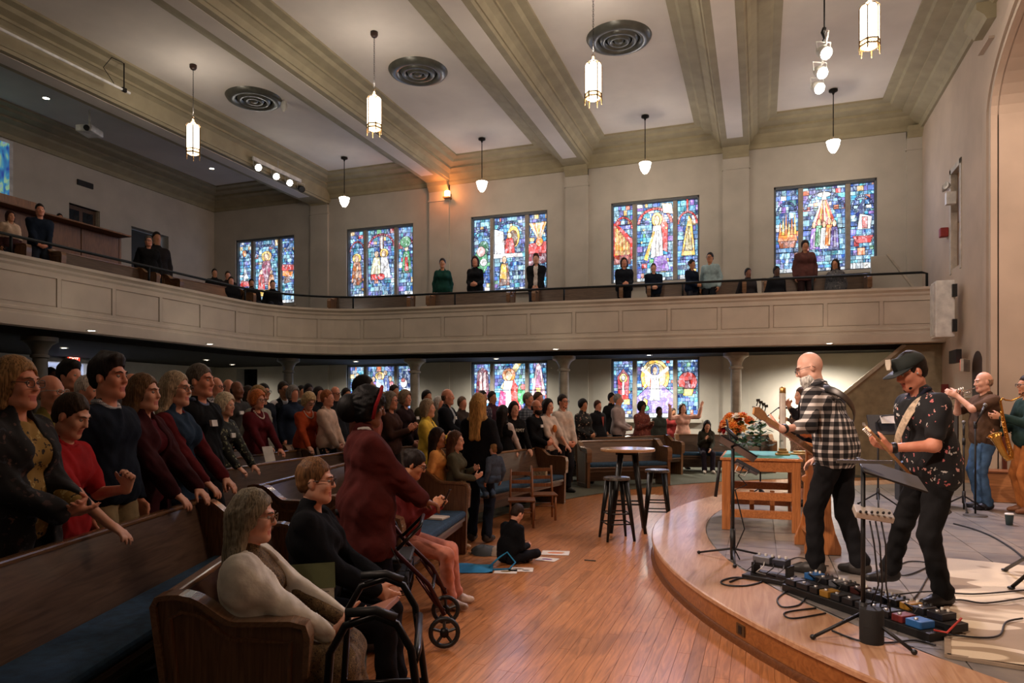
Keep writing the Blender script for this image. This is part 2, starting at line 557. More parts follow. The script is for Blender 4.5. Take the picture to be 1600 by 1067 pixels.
def light_mesh(name, parent, x0, x1, z0, z1, Y, seed, figs, arch=None, text=True, tint=None):
 rnd = random.Random(seed)
 vs, fs, cs = [], [], []
 w, h = x1 - x0, z1 - z0
 def quad(a0, a1, b0, b1, y, c):
  o = len(vs)
  vs.extend([(a0, y, b0), (a1, y, b0), (a1, y, b1), (a0, y, b1)])
  fs.append((o, o + 1, o + 2, o + 3))
  cs.append(c)
 z = z0
 g = .006
 while z < z1 - .01:
  dz = min(rnd.uniform(.07, .17), z1 - z)
  if z1 - z - dz < .05:
   dz = z1 - z
  x = x0
  while x < x1 - .01:
   dx = min(rnd.uniform(.06, .18), x1 - x)
   if x1 - x - dx < .04:
    dx = x1 - x
   u, v = (x + dx / 2 - x0) / w, (z + dz / 2 - z0) / h
   c = rnd.choice(BLUES if rnd.random() > .09 else ACC)
   if tint and rnd.random() < tint[1]:
    c = tint[0]
   if text and v < .06:
    c = (225, 235, 245) if rnd.random() > .3 else (40, 60, 110)
   kk = rnd.uniform(.75, 1.15)
   quad(x + g, x + dx - g, z + g, z + dz - g, Y, tuple(min(255, q * kk) for q in c))
   x += dx
  z += dz
 polys = []
 if arch:
  ac, v0, rr = arch
  n = 18
  for k in range(n):
   a0, a1 = math.pi * k / n, math.pi * (k + 1) / n
   q = []
   for a, r_ in ((a0, 1), (a1, 1), (a1, .86), (a0, .86)):
    q.append((.5 + .48 * r_ * math.cos(a), v0 + rr * r_ * math.sin(a)))
   polys.append((ac if k % 3 else tuple(min(255, x + 60) for x in ac), q))
 polys += figs
 lv, lf = [], []
 y = Y - .004
 for c, p in polys:
  P = [(x0 + u * w, z0 + v * h) for u, v in p]
  cxm, czm = sum(q[0] for q in P) / len(P), sum(q[1] for q in P) / len(P)
  o = len(lv)
  lv.extend([(cxm + (q[0] - cxm) * 1.0 + (.012 if q[0] > cxm else -.012), y, czm + (q[1] - czm) + (.012 if q[1] > czm else -.012)) for q in P])
  lf.append(tuple(range(o, o + len(P))))
  y -= .0015
  o = len(vs)
  vs.extend([(q[0], y, q[1]) for q in P])
  fs.append(tuple(range(o, o + len(P))))
  cs.append(c)
  y -= .0015
 me = bpy.data.meshes.new(name)
 me.from_pydata(vs, [], fs)
 at_ = me.color_attributes.new('Col', 'FLOAT_COLOR', 'CORNER')
 buf = []
 for f, c in zip(fs, cs):
  buf += [*lin(c), 1.0] * len(f)
 at_.data.foreach_set('color', buf)
 me.materials.append(M_GLASS)
 o = bpy.data.objects.new(name, me)
 COL.objects.link(o)
 o.parent = parent
 stuff(o)
 lead = B()
 lead.add(lv, lf)
 lead.box(x0, x1, Y + .004, Y + .02, z0, z1)
 n = max(2, int(h / .55))
 for k in range(1, n):
  zz = z0 + h * k / n
  lead.box(x0, x1, Y - .03, Y - .022, zz - .008, zz + .008)
 stuff(lead.build('lead_came', M_LEAD, o))
 return o
WHITE, GOLD, RED, GREEN, PURP, BROWN, NAVY, ORNG, PINK = (240, 242, 250), (244, 200, 90), (214, 58, 52), (60, 140, 84), (140, 96, 190), (130, 72, 44), (36, 56, 120), (238, 140, 60), (240, 190, 190)
def rays(u, v, us, vb, cs):
 return [(cs[i % len(cs)], [(u - .015, v), (u + .015, v), (us[i + 1], vb), (us[i], vb)]) for i in range(len(us) - 1)]
DESIGN = {
 'u0': ([(RED, [(.1, .3), (.9, .3), (.8, .38), (.2, .38)]), (WHITE, [(.4, .38), (.75, .42), (.45, .62)]), (ORNG, ell(.45, .82, .14, .05))],
     robe(.5, .3, .52, .5, (170, 70, 100), halo=GOLD) + robe(.3, .22, .34, .28, RED) + robe(.72, .22, .32, .26, ORNG) + [(GOLD, [(.2, .12), (.9, .14), (.8, .22), (.3, .22)])],
     [(RED, [(.05, .5), (.95, .5), (.95, .58), (.05, .6)]), (ORNG, [(.1, .42), (.8, .4), (.85, .48), (.1, .5)]), (BROWN, [(.2, .3), (.7, .32), (.6, .4), (.2, .4)])], NAVY),
 'u1': (robe(.5, .24, .42, .7, (190, 110, 50), halo=GOLD) + [(BROWN, [(.25, .2), (.75, .2), (.7, .3), (.3, .3)])],
     [(BROWN, [(.46, .68), (.6, .68), (.6, .9), (.46, .9)]), (WHITE, [(.5, .7), (.56, .7), (.56, .88), (.5, .88)])] + robe(.3, .3, .4, .36, (220, 214, 170), lean=.05) + robe(.68, .28, .42, .36, WHITE, halo=GOLD, lean=-.06) + [(RED, ell(.52, .3, .13, .045)), (RED, [(.15, .26), (.36, .26), (.36, .34), (.15, .34)])],
     robe(.55, .34, .42, .6, GREEN) + [(RED, [(.45, .36), (.7, .36), (.62, .56), (.48, .56)]), (GREEN, ell(.5, .78, .34, .08))], (150, 40, 60)),
 'u2': ([(GREEN, ell(.45, .42, .4, .18)), ((40, 100, 60), ell(.6, .6, .3, .1)), (PINK, ell(.45, .55, .24, .07)), (WHITE, ell(.6, .4, .2, .05))],
     [(WHITE, [(.02, .5), (.34, .5), (.3, .8), (.02, .84)]), (GOLD, ell(.62, .72, .2, .15)), ((120, 80, 40), ell(.62, .7, .13, .11))] + robe(.52, .44, .36, .34, RED, lean=-.02) + [(WHITE, [(.0, .44), (.9, .44), (.9, .49), (.0, .5)])] + robe(.34, .06, .42, .34, BROWN) + [(GOLD, [(.2, .16), (.42, .14), (.4, .34), (.26, .36)])],
     rays(.6, .62, [.0, .1, .2, .34, .5, .66, .8, .92, 1.0], .88, [GOLD, WHITE, ORNG, (250, 226, 170)]) + [(RED, [(0, .46), (1, .46), (1, .62), (0, .6)]), (ORNG, ell(.6, .62, .2, .06)), ((120, 40, 50), [(0, .3), (1, .34), (1, .46), (0, .46)])], NAVY),
 'u3': ([(RED, [(.02, .3), (.98, .3), (.98, .56), (.3, .74), (.02, .78)])] + [((246, 200, 110) if k % 2 else (230, 150, 70), [(.08 + k * .09, .36), (.15 + k * .09, .36), (.15 + k * .09, .74 - k * .03), (.08 + k * .09, .74 - k * .03)]) for k in range(9)] + [((150, 60, 40), [(.05, .24), (.9, .24), (.9, .34), (.05, .34)])],
     [(RED, [(.6, .42), (.84, .36), (.86, .7), (.7, .84), (.62, .74)])] + robe(.56, .3, .56, .34, WHITE, halo=GOLD) + [(GOLD, [(.2, .28), (.3, .26), (.5, .62), (.46, .64)]), ((240, 220, 190), [(.74, .86), (1.0, .84), (.96, .97), (.7, .98)]), (PURP, [(.42, .12), (.9, .12), (.8, .32), (.5, .3)])] + [(GOLD, ell(q, p, .03, .015, 4)) for q, p in ((.2, .66), (.14, .5), (.26, .8), (.82, .66))],
     [(GOLD, [(.2, .3), (.86, .3), (.7, .74), (.56, .8), (.42, .62)]), ((60, 70, 120), [(.36, .36), (.74, .36), (.62, .66), (.52, .66)])] + [((250, 230, 160), [(.4 + k * .07, .36), (.43 + k * .07, .36), (.53 + k * .025, .66), (.51 + k * .025, .66)]) for k in range(5)] + [(RED, [(.46, .84), (.54, .84), (.54, 1), (.46, 1)])], (200, 50, 50)),
 'u4': ([(ORNG, [(.1, .38), (.95, .38), (.9, .5), (.15, .5)])] + [(GOLD if k % 2 else ORNG, [(.14 + k * .13, .46), (.26 + k * .13, .46), (.2 + k * .13, .62 + .05 * (k % 3))]) for k in range(6)] + [((150, 80, 50), [(.2, .3), (.85, .3), (.9, .38), (.12, .38)])],
     rays(.5, .9, [.2, .28, .36, .44, .5, .56, .64, .72, .8], .52, [(250, 230, 190), RED, GOLD, (200, 70, 40)]) + [(WHITE, ell(.5, .9, .16, .03)), (WHITE, [(.44, .84), (.56, .84), (.5, .96)])] + sum([robe(.26 + .12 * k, .26 + .03 * (k % 2), .34, .2, (PURP, GREEN, WHITE, ORNG, (90, 60, 150))[k]) for k in range(5)], []),
     [((40, 50, 110), [(.2, .6), (.56, .62), (.6, .84), (.3, .7)]), (WHITE, [(.3, .46), (.82, .46), (.9, .6), (.4, .64)]), ((230, 140, 140), [(.5, .47), (.7, .47), (.7, .6), (.5, .6)]), (RED, [(.1, .38), (.95, .38), (.84, .3), (.26, .3)]), (ORNG, [(.3, .16), (.6, .16), (.6, .24), (.3, .24)])], NAVY),
 'l1': (robe(.5, .4, .5, .6, (90, 110, 180)),
     [((90, 150, 60), [(.05, .14), (.98, .14), (.98, .34), (.05, .34)])] + robe(.2, .36, .46, .3, PURP) + robe(.82, .36, .46, .3, (200, 80, 90)) + robe(.65, .5, .44, .3, (70, 90, 170)) + robe(.45, .36, .52, .4, (170, 200, 236), halo=GOLD) + [((230, 240, 250), [(.1, .34), (.95, .34), (.9, .38), (.15, .38)])],
     [((30, 50, 110), [(.1, .1), (.9, .1), (.8, .9), (.3, .9)]), (WHITE, [(.3, .42), (.9, .42), (.92, .54), (.3, .56)]), (WHITE, ell(.34, .66, .2, .09)), ((190, 70, 60), ell(.3, .72, .12, .04)), (WHITE, [(.36, .2), (.46, .2), (.46, .44), (.36, .44)]), (WHITE, [(.76, .2), (.86, .2), (.86, .44), (.76, .44)])], NAVY),
 'l2': ([((120, 40, 60), [(.1, .4), (.9, .4), (.8, .86), (.5, .94), (.2, .86)]), ((238, 200, 200), [(.3, .46), (.48, .4), (.46, .82), (.34, .86)]), ((238, 200, 200), [(.54, .4), (.72, .46), (.68, .86), (.56, .82)]), (ORNG, [(.3, .3), (.7, .3), (.64, .42), (.36, .42)])],
     [((244, 210, 130), [(.66, 1), (.86, 1), (.3, .5), (.2, .56)])] + robe(.46, .1, .8, .5, (214, 226, 246), halo=ORNG) + [(RED, [(.56, .1), (.86, .12), (.8, .5), (.62, .7), (.54, .5)]), ((200, 60, 110), [(.1, .06), (.34, .08), (.36, .44), (.2, .5)]), (GREEN, ell(.86, .42, .12, .2)), (RED, ell(.92, .56, .08, .05))],
     [((240, 196, 206), [(.1, .4), (.9, .4), (.62, .96), (.5, 1), (.38, .96)]), ((200, 130, 170), [(.3, .46), (.7, .46), (.56, .86), (.44, .86)]), (GOLD, [(.4, .44), (.6, .44), (.64, .54), (.36, .54)]), (ORNG, [(.2, .04), (.8, .04), (.72, .4), (.28, .4)]), ((250, 226, 180), [(.4, .06), (.6, .06), (.56, .4), (.44, .4)])], NAVY),
 'l3': ([((190, 50, 60), [(.24, .36), (.76, .36), (.8, .72), (.5, .86), (.2, .72)]), (GOLD, ell(.5, .7, .2, .08)), (WHITE, ell(.5, .7, .1, .045)), (WHITE, [(.44, .36), (.56, .36), (.54, .64), (.46, .64)]), (RED, [(.3, .3), (.8, .34), (.6, .4), (.3, .38)])],
     [((246, 196, 84), ell(.5, .72, .4, .3)), ((255, 232, 170), ell(.5, .72, .3, .24)), ((140, 124, 196), [(0, .08), (1, .08), (1, .4), (.72, .56), (.3, .54), (0, .36)]), ((110, 96, 170), [(.1, .1), (.4, .1), (.36, .4), (.16, .34)]), ((RED), [(.36, .5), (.62, .5), (.6, .86), (.4, .86)])] + robe(.5, .3, .62, .28, WHITE, halo=(70, 90, 170)) + [(WHITE, [(.1, .84), (.14, .9), (.46, .72), (.44, .66)]), (WHITE, [(.9, .84), (.86, .9), (.54, .72), (.56, .66)]), ((230, 180, 60), [(.14, .2), (.26, .14), (.3, .3), (.2, .34)]), (GREEN, ell(.24, .16, .1, .05))],
     [((200, 60, 50), ell(.5, .62, .46, .17)), ((120, 30, 40), [(.36, .48), (.64, .48), (.62, .64), (.38, .64)]), (GOLD, [(.3, .38), (.7, .38), (.8, .5), (.2, .5)]), ((70, 120, 80), [(0, .42), (.3, .42), (.3, .52), (0, .54)])], NAVY),
}
def window(n, x, zr, key, label, arch=True):
 z0, z1 = zr
 root = structure(bpy.data.objects.new('window_%d' % n, None), label)
 COL.objects.link(root)
 root.location = (x, YF, z0)
 H = z1 - z0
 b = B()
 b.box(-WW, -WW + .05, .04, .3, 0, H).box(WW - .05, WW, .04, .3, 0, H).box(-WW, WW, .04, .3, H - .07, H).box(-WW, WW, .04, .3, 0, .05)
 b.build('window_frame', M_WFR, root, bevel=.008)
 for sx in (-1, 1):
  B().box(sx * .57 - .06, sx * .57 + .06, .06, .28, .05, H - .07).build('mullion', mat((156, 148, 138), .7), root, bevel=.01)
 B().box(-WW - .08, WW + .08, -.1, .28, -.1, 0).build('window_sill', M_WALL, root, bevel=.01)
 d = DESIGN[key]
 spans = [(-WW + .05, -.63), (-.51, .51), (.63, WW - .05)]
 for k, (a, c) in enumerate(spans):
  light_mesh('stained_glass_light', root, a, c, .05, H - .07, .17, n * 10 + k, d[k], (d[3], .74 if k == 1 else .7, .2 if k == 1 else .16) if arch else None)
 return root
WL = ['stained glass window with mother and children, nearest the rear corner', 'stained glass window with two seated white robed figures', 'stained glass window with a red robed figure and sunrise', 'stained glass window with organ pipes, angel and harp', 'stained glass window with dove rays and ship, nearest the stage']
for i, x in enumerate(WINX):
 window(i + 1, x, WIN_Z, 'u%d' % i, WL[i])
LL = ['lower stained glass window with supper table and lamb', 'lower stained glass window with praying hands and chalice', 'lower stained glass window with white risen figure in gold']
for i, x in enumerate(LOWX):
 window(i + 6, x, LOW_Z, 'l%d' % (i + 1), LL[i], arch=False)
# daylight that falls through the glass (one soft cool area light per window, at the pane)
for x in WINX:
 lamp('window_daylight', 'AREA', (x, YF + .1, 6.3), 34 if x > -14 else 5, (150, 190, 255), 2.2, (x, 0, 4.5), size_y=2.1)
for x in LOWX:
 lamp('window_daylight', 'AREA', (x, YF + .1, 2.1), 16, (160, 196, 255), 2.2, (x, 0, 1.0), size_y=1.5)
# ---------------------------------------------------------------- balcony
P1, SLOPE, XB, RAD = 17.3, .08, -12.2, 2.6
L = math.hypot(1, SLOPE)
d1 = (-1 / L, -SLOPE / L)
PI_ = (XB, P1 + SLOPE * XB)
th = math.acos(-d1[1])
T = RAD * math.tan(th / 2)
S_ = (PI_[0] - d1[0] * T, PI_[1] - d1[1] * T)
nrm1 = (-d1[1], d1[0])
CC = (S_[0] + nrm1[0] * RAD, S_[1] + nrm1[1] * RAD)
PATH = []
x = XR + .0
N1 = 30
for k in range(N1):
 xx = XR + (S_[0] - XR) * k / N1
 PATH.append(((xx, P1 + SLOPE * xx), nrm1))
for k in range(13):
 a = th * k / 12
 n0 = (nrm1[0] * math.cos(a) - nrm1[1] * math.sin(a), nrm1[0] * math.sin(a) + nrm1[1] * math.cos(a))
 PATH.append(((CC[0] - n0[0] * RAD, CC[1] - n0[1] * RAD), n0))
for k in range(1, 17):
 PATH.append(((XB, PATH[42][0][1] + (-2 - PATH[42][0][1]) * k / 16), (1, 0)))
cum = [0]
for i in range(1, len(PATH)):
 cum.append(cum[-1] + math.dist(PATH[i][0], PATH[i - 1][0]))
def pat(s):
 for i in range(1, len(cum)):
  if cum[i] >= s:
   f = (s - cum[i - 1]) / (cum[i] - cum[i - 1])
   p, q = PATH[i - 1], PATH[i]
   n = (q[1][0] * f + p[1][0] * (1 - f), q[1][1] * f + p[1][1] * (1 - f))
   l = math.hypot(*n)
   return ((p[0][0] * (1 - f) + q[0][0] * f, p[0][1] * (1 - f) + q[0][1] * f), (n[0] / l, n[1] / l))
 return PATH[-1]
def sub(s0, s1):
 n = max(1, int((s1 - s0) / .3))
 return [pat(s0 + (s1 - s0) * k / n) for k in range(n + 1)]
bal = structure(bpy.data.objects.new('wall_balcony', None), 'cream panelled balcony front wrapping the side and rear galleries')
COL.objects.link(bal)
FULL = [q for q in PATH]
sweep(B(), FULL, [(-.12, 3.0), (.0, 3.0), (.0, 4.1), (-.12, 4.1)]).build('core', M_PARA, bal)
sweep(B(), FULL, [(-.02, 3.02), (.06, 3.02), (.06, 3.22), (.035, 3.25), (.035, 3.29), (.05, 3.30), (.05, 3.34), (.03, 3.36), (-.02, 3.36)]).build('base_moulding', M_PARA, bal)
sweep(B(), FULL, [(-.14, 4.02), (.03, 4.02), (.03, 4.05), (.06, 4.09), (.06, 4.13), (.09, 4.16), (.12, 4.18), (.12, 4.235), (-.16, 4.235)]).build('cap_moulding', M_PARA, bal)
sweep(B(), FULL, [(-.01, 3.36), (.03, 3.36), (.03, 3.42), (-.01, 3.42)]).build('lower_rail', M_PARA, bal)
sweep(B(), FULL, [(-.01, 3.95), (.03, 3.95), (.03, 4.02), (-.01, 4.02)]).build('upper_rail', M_PARA, bal)
s = .12
pw = 1.16
while s + pw < cum[-1]:
 sweep(B(), sub(s - .04, s + .04), [(-.01, 3.42), (.03, 3.42), (.03, 3.95), (-.01, 3.95)]).build('stile', M_PARA, bal)
 sweep(B(), sub(s + .055, s + pw - .055), [(-.01, 3.435), (.016, 3.435), (.016, 3.935), (-.01, 3.935)]).build('panel', M_PARA, bal)
 s += pw
def wall_end(p, n):
 """the point on the outer walls behind a balcony front point"""
 x, y = p
 if x > S_[0] - .01:
  return (x, YF)
 if y < PATH[42][0][1] + .01:
  return (XL, y)
 k = math.atan2(-n[0], 1e-6 - n[1])
 dx, dy = -n[0], -n[1]
 t = min((XL - x) / dx if dx < -1e-6 else 1e9, (YF - y) / dy if dy > 1e-6 else 1e9)
 return (x + dx * t, y + dy * t)
b = B()
vs, fs = [], []
tiers = [(.1, 3.0), (.1, 3.45), (1.05, 3.45), (1.05, 3.9), (2.0, 3.9), (2.0, 4.0)]
for (p, n) in PATH:
 w_ = wall_end(p, n)
 for o, z in tiers[:5]:
  vs.append((p[0] - n[0] * o, p[1] - n[1] * o, z))
 vs.append((w_[0], w_[1], 3.9))
m = 6
for i in range(len(PATH) - 1):
 for k in range(m - 1):
  fs.append((i * m + k, (i + 1) * m + k, (i + 1) * m + k + 1, i * m + k + 1))
b.add(vs, fs)
structure(b.build('floor_balcony', mat((70, 62, 56), .9)), 'dark stepped balcony floor')
b = B().box(XL, -14.3, -2, 16.4, 3.9, 4.35).box(XL, -15.4, -2, 16.4, 4.35, 4.8)
structure(b.build('floor_balcony_tier', mat((70, 62, 56), .9)), 'raised rear balcony tiers')
b = B()
vs, fs = [], []
for (p, n) in PATH:
 w_ = wall_end(p, n)
 vs += [(p[0] - n[0] * .05, p[1] - n[1] * .05, 3.0), (w_[0], w_[1], 2.985)]
for i in range(len(PATH) - 1):
 fs.append((i * 2, i * 2 + 1, i * 2 + 3, i * 2 + 2))
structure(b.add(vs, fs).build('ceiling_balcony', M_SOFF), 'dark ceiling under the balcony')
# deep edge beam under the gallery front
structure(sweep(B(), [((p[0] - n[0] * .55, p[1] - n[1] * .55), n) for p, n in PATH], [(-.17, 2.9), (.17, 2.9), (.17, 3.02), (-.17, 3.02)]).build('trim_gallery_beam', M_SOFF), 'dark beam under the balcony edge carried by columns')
# handrail
M_RAIL = mat((30, 34, 36), .45, metal=.6)
rail = thing('handrail', 'dark metal handrail on posts along the balcony front', 'railing', (XR - .1, P1, 4.235))
RP = [Vector((p[0] - n[0] * .03, p[1] - n[1] * .03, 4.57)) for p, n in PATH[1:]]
B().tube([RP[0] + Vector((.1, 0, -.34)), RP[0] + Vector((.1, 0, -.03))] + RP, .028, 8).build('top_rail', M_RAIL, rail, True, world=True)
s = 2.7
while s < cum[-1] - 1:
 p, n = pat(s)
 x, y = p[0] - n[0] * .03, p[1] - n[1] * .03
 B().cyl((x, y, 4.22), (x, y, 4.57), .024, n=8).lathe([(.05, 4.22), (.05, 4.245), (.03, 4.26)], (x, y, 0), 10).build('post', M_RAIL, rail, True, world=True)
 s += 2.9
# columns under the balcony
col_i = 0
for px in (1150, 880, 648, 450, 62):
 a = ray(px)
 best = None
 for p, n in [pat(q * .05) for q in range(int(cum[-1] / .05))]:
  q = (p[0] - n[0] * .55, p[1] - n[1] * .55)
  t = q[0] * -SY_ + q[1] * CY_
  e = abs((q[0] * CY_ + q[1] * SY_) / t - (px - CXP) / F_PX)
  if best is None or e < best[0]:
   best = (e, q)
 x, y = best[1]
 lab = ['column under the balcony nearest the stage', 'second column from the stage under the balcony', 'third column from the stage, beside the lamb window', 'column under the curved balcony corner', 'shaded column before the bright foyer doorway'][col_i]
 c = structure(bpy.data.objects.new('trim_column', None), lab)
 COL.objects.link(c)
 c.location = (x, y, 0)
 mc = mat((150, 142, 128), .6) if col_i < 3 else mat((88, 84, 76), .6)  # rear columns get a darker copy of the colour, shade put in
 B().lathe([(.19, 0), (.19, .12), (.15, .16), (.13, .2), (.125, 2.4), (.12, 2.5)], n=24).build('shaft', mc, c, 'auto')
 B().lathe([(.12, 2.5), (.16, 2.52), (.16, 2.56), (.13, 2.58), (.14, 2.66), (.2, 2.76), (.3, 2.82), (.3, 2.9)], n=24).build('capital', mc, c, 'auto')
 col_i += 1
# ---------------------------------------------------------------- floors
DC = (6.0, 8.6)
DR = 7.15
DZ = .22
RW = 9.6
M_CARPET = mat((84, 84, 70), .95, var=.15, scale=40, bump=.4, bscale=300)
ring = [(DC[0] + RW * math.cos(R(a)), DC[1] + RW * math.sin(R(a))) for a in range(75, 286, 3)]
far_ = [(XR + .3, YF), (XL, YF), (XL, YN), (XR + .3, YN)]
b = B()
vs, fs = [], []
for a in range(75, 286, 3):
 c_, s_ = math.cos(R(a)), math.sin(R(a))
 ts = []
 if c_ < 0: ts.append((XL - DC[0]) / c_)
 else: ts.append(1e9)
 ts.append(((YF + .1 if s_ > 0 else YN) - DC[1]) / s_ if abs(s_) > 1e-6 else 1e9)
 t = max(RW + .01, min(ts))
 vs += [(DC[0] + RW * c_, DC[1] + RW * s_, .012), (DC[0] + t * c_, DC[1] + t * s_, .012)]
nn = len(vs) // 2
for i in range(nn - 1):
 fs.append((i * 2, i * 2 + 1, i * 2 + 3, i * 2 + 2))
b.add(vs, fs)
b.add([(XL, YF, .011), (XL, YN, .011), (-6, YN, .011), (-6, YF, .011)], [(0, 1, 2, 3)])
structure(b.build('floor_carpet', M_CARPET), 'olive grey carpet under the pews')
floor = structure(B().box(XL - .4, 9.5, YN, YF + .4, -.3, -.015).build('floor', wood((110, 66, 36), (150, 92, 52), 1)), 'glossy honey coloured hardwood strip floor')
M_BOARD = wood((146, 92, 52), (188, 126, 78), 1, rough=.28, coat=.22)
bm = {}
rnd = random.Random(3)
rest = B()
wd = .084
count = 0
xx = -4.2
while xx < 3.4:
 dy = 9.75 ** 2 - (DC[0] - xx) ** 2
 if dy > 0:
  y0, y1 = max(-2.0, DC[1] - math.sqrt(dy)), min(18.5, DC[1] + math.sqrt(dy))
  y = y0 - rnd.uniform(0, .8)
  while y < y1:
   ln = rnd.choice((1.2, 1.6, 2.0, 2.6))
   a, c = max(y, y0), min(y + ln, y1)
   mid = (a + c) / 2
   inside = (xx + wd / 2 - DC[0]) ** 2 + (mid - DC[1]) ** 2 < (DR - .9) ** 2
   near = 1.9 < c and a < 7.2 and not inside and xx < 2.2 and not (xx > .9 and c > 3.6)
   if c - a > .02:
    if near and count < 292 and c - a == ln:
     if ln not in bm:
      bb = B().box(0.001, wd - .001, .001, ln - .001, -.014, .004)
      o = bb.build('floor_board', M_BOARD, floor)
      bm[ln] = o.data
     else:
      o = bpy.data.objects.new('floor_board', bm[ln])
      COL.objects.link(o)
      o.parent = floor
     o.location = (xx, a, 0)
     count += 1
    elif not inside:
     rest.box(xx + .001, xx + wd - .001, a + .001, c - .001, -.014, .004)
   y += ln
 xx += wd
M_BOARD2 = wood((140, 88, 50), (184, 122, 76), 1, rough=.28, coat=.22)
stuff(rest.build('floor_boards_beyond', M_BOARD2, floor))
# platform
plat = structure(bpy.data.objects.new('floor_platform', None), 'low curved stage platform with blond wood rim and slate tiles')
COL.objects.link(plat)
plat.location = (DC[0], DC[1], 0)
M_RIM = wood((174, 128, 96), (204, 162, 128), 1, scale=.6, rough=.3, coat=.3)
M_RISER = wood((128, 76, 38), (164, 104, 56), 0, scale=.6, rough=.35, coat=.2)
AN = [R(a) for a in range(84, 277, 3)]
def ringmesh(prof):
 path = [((DR * math.cos(a), DR * math.sin(a)), (math.cos(a), math.sin(a))) for a in AN]
 return sweep(B(), path, prof)
ringmesh([(-.56, .19), (-.56, DZ), (.012, DZ), (.02, DZ - .008), (.02, .185), (.0, .18)][::-1]).build('rim', M_RIM, plat, 'auto')
ringmesh([(-.1, 0), (-.1, .186), (.0, .186), (.0, 0)][::-1]).build('riser', M_RISER, plat, 'auto')
ringmesh([(-.01, .004), (-.01, .05), (.01, .05), (.022, .035), (.03, .004)][::-1]).build('base_shoe', wood((96, 56, 30), (124, 76, 42), 0, rough=.35), plat, 'auto')
b = B()
seg = 60
vs = [(0, 0, DZ - .012)] + [(6.62 * math.cos(R(84 + 192 * k / seg)), 6.62 * math.sin(R(84 + 192 * k / seg)), DZ - .012) for k in range(seg + 1)]
b.add(vs, [(0, k, k + 1) for k in range(1, seg + 1)])
b.box(-2.16, 3.2, -5.9, 5.8, .02, DZ - .012)
b.build('tile_bed', mat((142, 138, 130), .8), plat)
def tile_mat():
 m, nt, b_ = _nt('slate')
 v = _coord(nt)
 oi = nt.nodes.new('ShaderNodeObjectInfo')
 ad = nt.nodes.new('ShaderNodeVectorMath')
 ad.operation = 'ADD'
 nt.links.new(v, ad.inputs[0])
 nt.links.new(oi.outputs['Location'], ad.inputs[1])
 n = nt.nodes.new('ShaderNodeTexNoise')
 n.inputs['Scale'].default_value = 5
 n.inputs['Detail'].default_value = 8
 nt.links.new(ad.outputs[0], n.inputs['Vector'])
 mx = nt.nodes.new('ShaderNodeMath')
 mx.operation = 'ADD'
 ml = nt.nodes.new('ShaderNodeMath')
 ml.operation = 'MULTIPLY'
 ml.inputs[1].default_value = .35
 nt.links.new(oi.outputs['Random'], ml.inputs[0])
 nt.links.new(n.outputs['Fac'], mx.inputs[0])
 nt.links.new(ml.outputs[0], mx.inputs[1])
 c = _ramp(nt, mx.outputs[0], [(.35, (96, 95, 97)), (.6, (124, 120, 117)), (.85, (146, 136, 126))])
 nt.links.new(c, b_.inputs['Base Color'])
 b_.inputs['Roughness'].default_value = .32
 _bump(nt, b_, n.outputs['Fac'], .25, .004)
 return m
M_TILE = tile_mat()
ts = .45
tb = B().box(.004, ts - .004, .004, ts - .004, -.012, 0)
tmesh = None
cnt = 0
restt = B()
cells = []
for i in range(-15, 8):
 for j in range(-14, 15):
  x0, y0 = i * ts, j * ts
  cor = [(x0, y0), (x0 + ts, y0), (x0, y0 + ts), (x0 + ts, y0 + ts)]
  wx = [(c[0], c[1]) for c in cor]
  inn = [math.hypot(*c) < 6.6 for c in wx]
  if x0 > -2.2 and (x0 + ts > 3.1 or abs(y0 + ts / 2) > 5.6):
   continue
  if all(inn) or (x0 > -2.2):
   cells.append((math.hypot(x0 + DC[0], y0 + DC[1]), x0, y0, None))
  elif any(inn):
   cells.append((99, x0, y0, wx))
cells.sort(key=lambda c: c[0])
for d, x0, y0, wx in cells:
 if wx is None and cnt < 280:
  if tmesh is None:
   o = tb.build('slate_tile', M_TILE, plat)
   tmesh = o.data
  else:
   o = bpy.data.objects.new('slate_tile', tmesh)
   COL.objects.link(o)
   o.parent = plat
  o.location = (x0, y0, DZ - .001)
  cnt += 1
 elif wx is None:
  restt.box(x0 + .004, x0 + ts - .004, y0 + .004, y0 + ts - .004, DZ - .012, DZ - .001)
 else:  # edge tile cut to the round border
  poly = []
  n = 10
  edge = []
  for (sx, sy) in ((0, 0), (1, 0), (1, 1), (0, 1)):
   edge.append((x0 + sx * ts, y0 + sy * ts))
  pts = []
  for k in range(4):
   (ax, ay), (bx, by) = edge[k], edge[(k + 1) % 4]
   for q in range(n):
    f = q / n
    X, Y = ax + (bx - ax) * f, ay + (by - ay) * f
    if math.hypot(X, Y) < 6.6:
     pts.append((X, Y))
  if len(pts) >= 3:
   cx = sum(p[0] for p in pts) / len(pts)
   cy = sum(p[1] for p in pts) / len(pts)
   pts.sort(key=lambda p: math.atan2(p[1] - cy, p[0] - cx))
   pts = [(cx + (p[0] - cx) * .98, cy + (p[1] - cy) * .98) for p in pts]
   restt.add([(p[0], p[1], DZ - .001) for p in pts], [tuple(range(len(pts)))])
stuff(restt.build('slate_tiles_at_edge', M_TILE, plat))
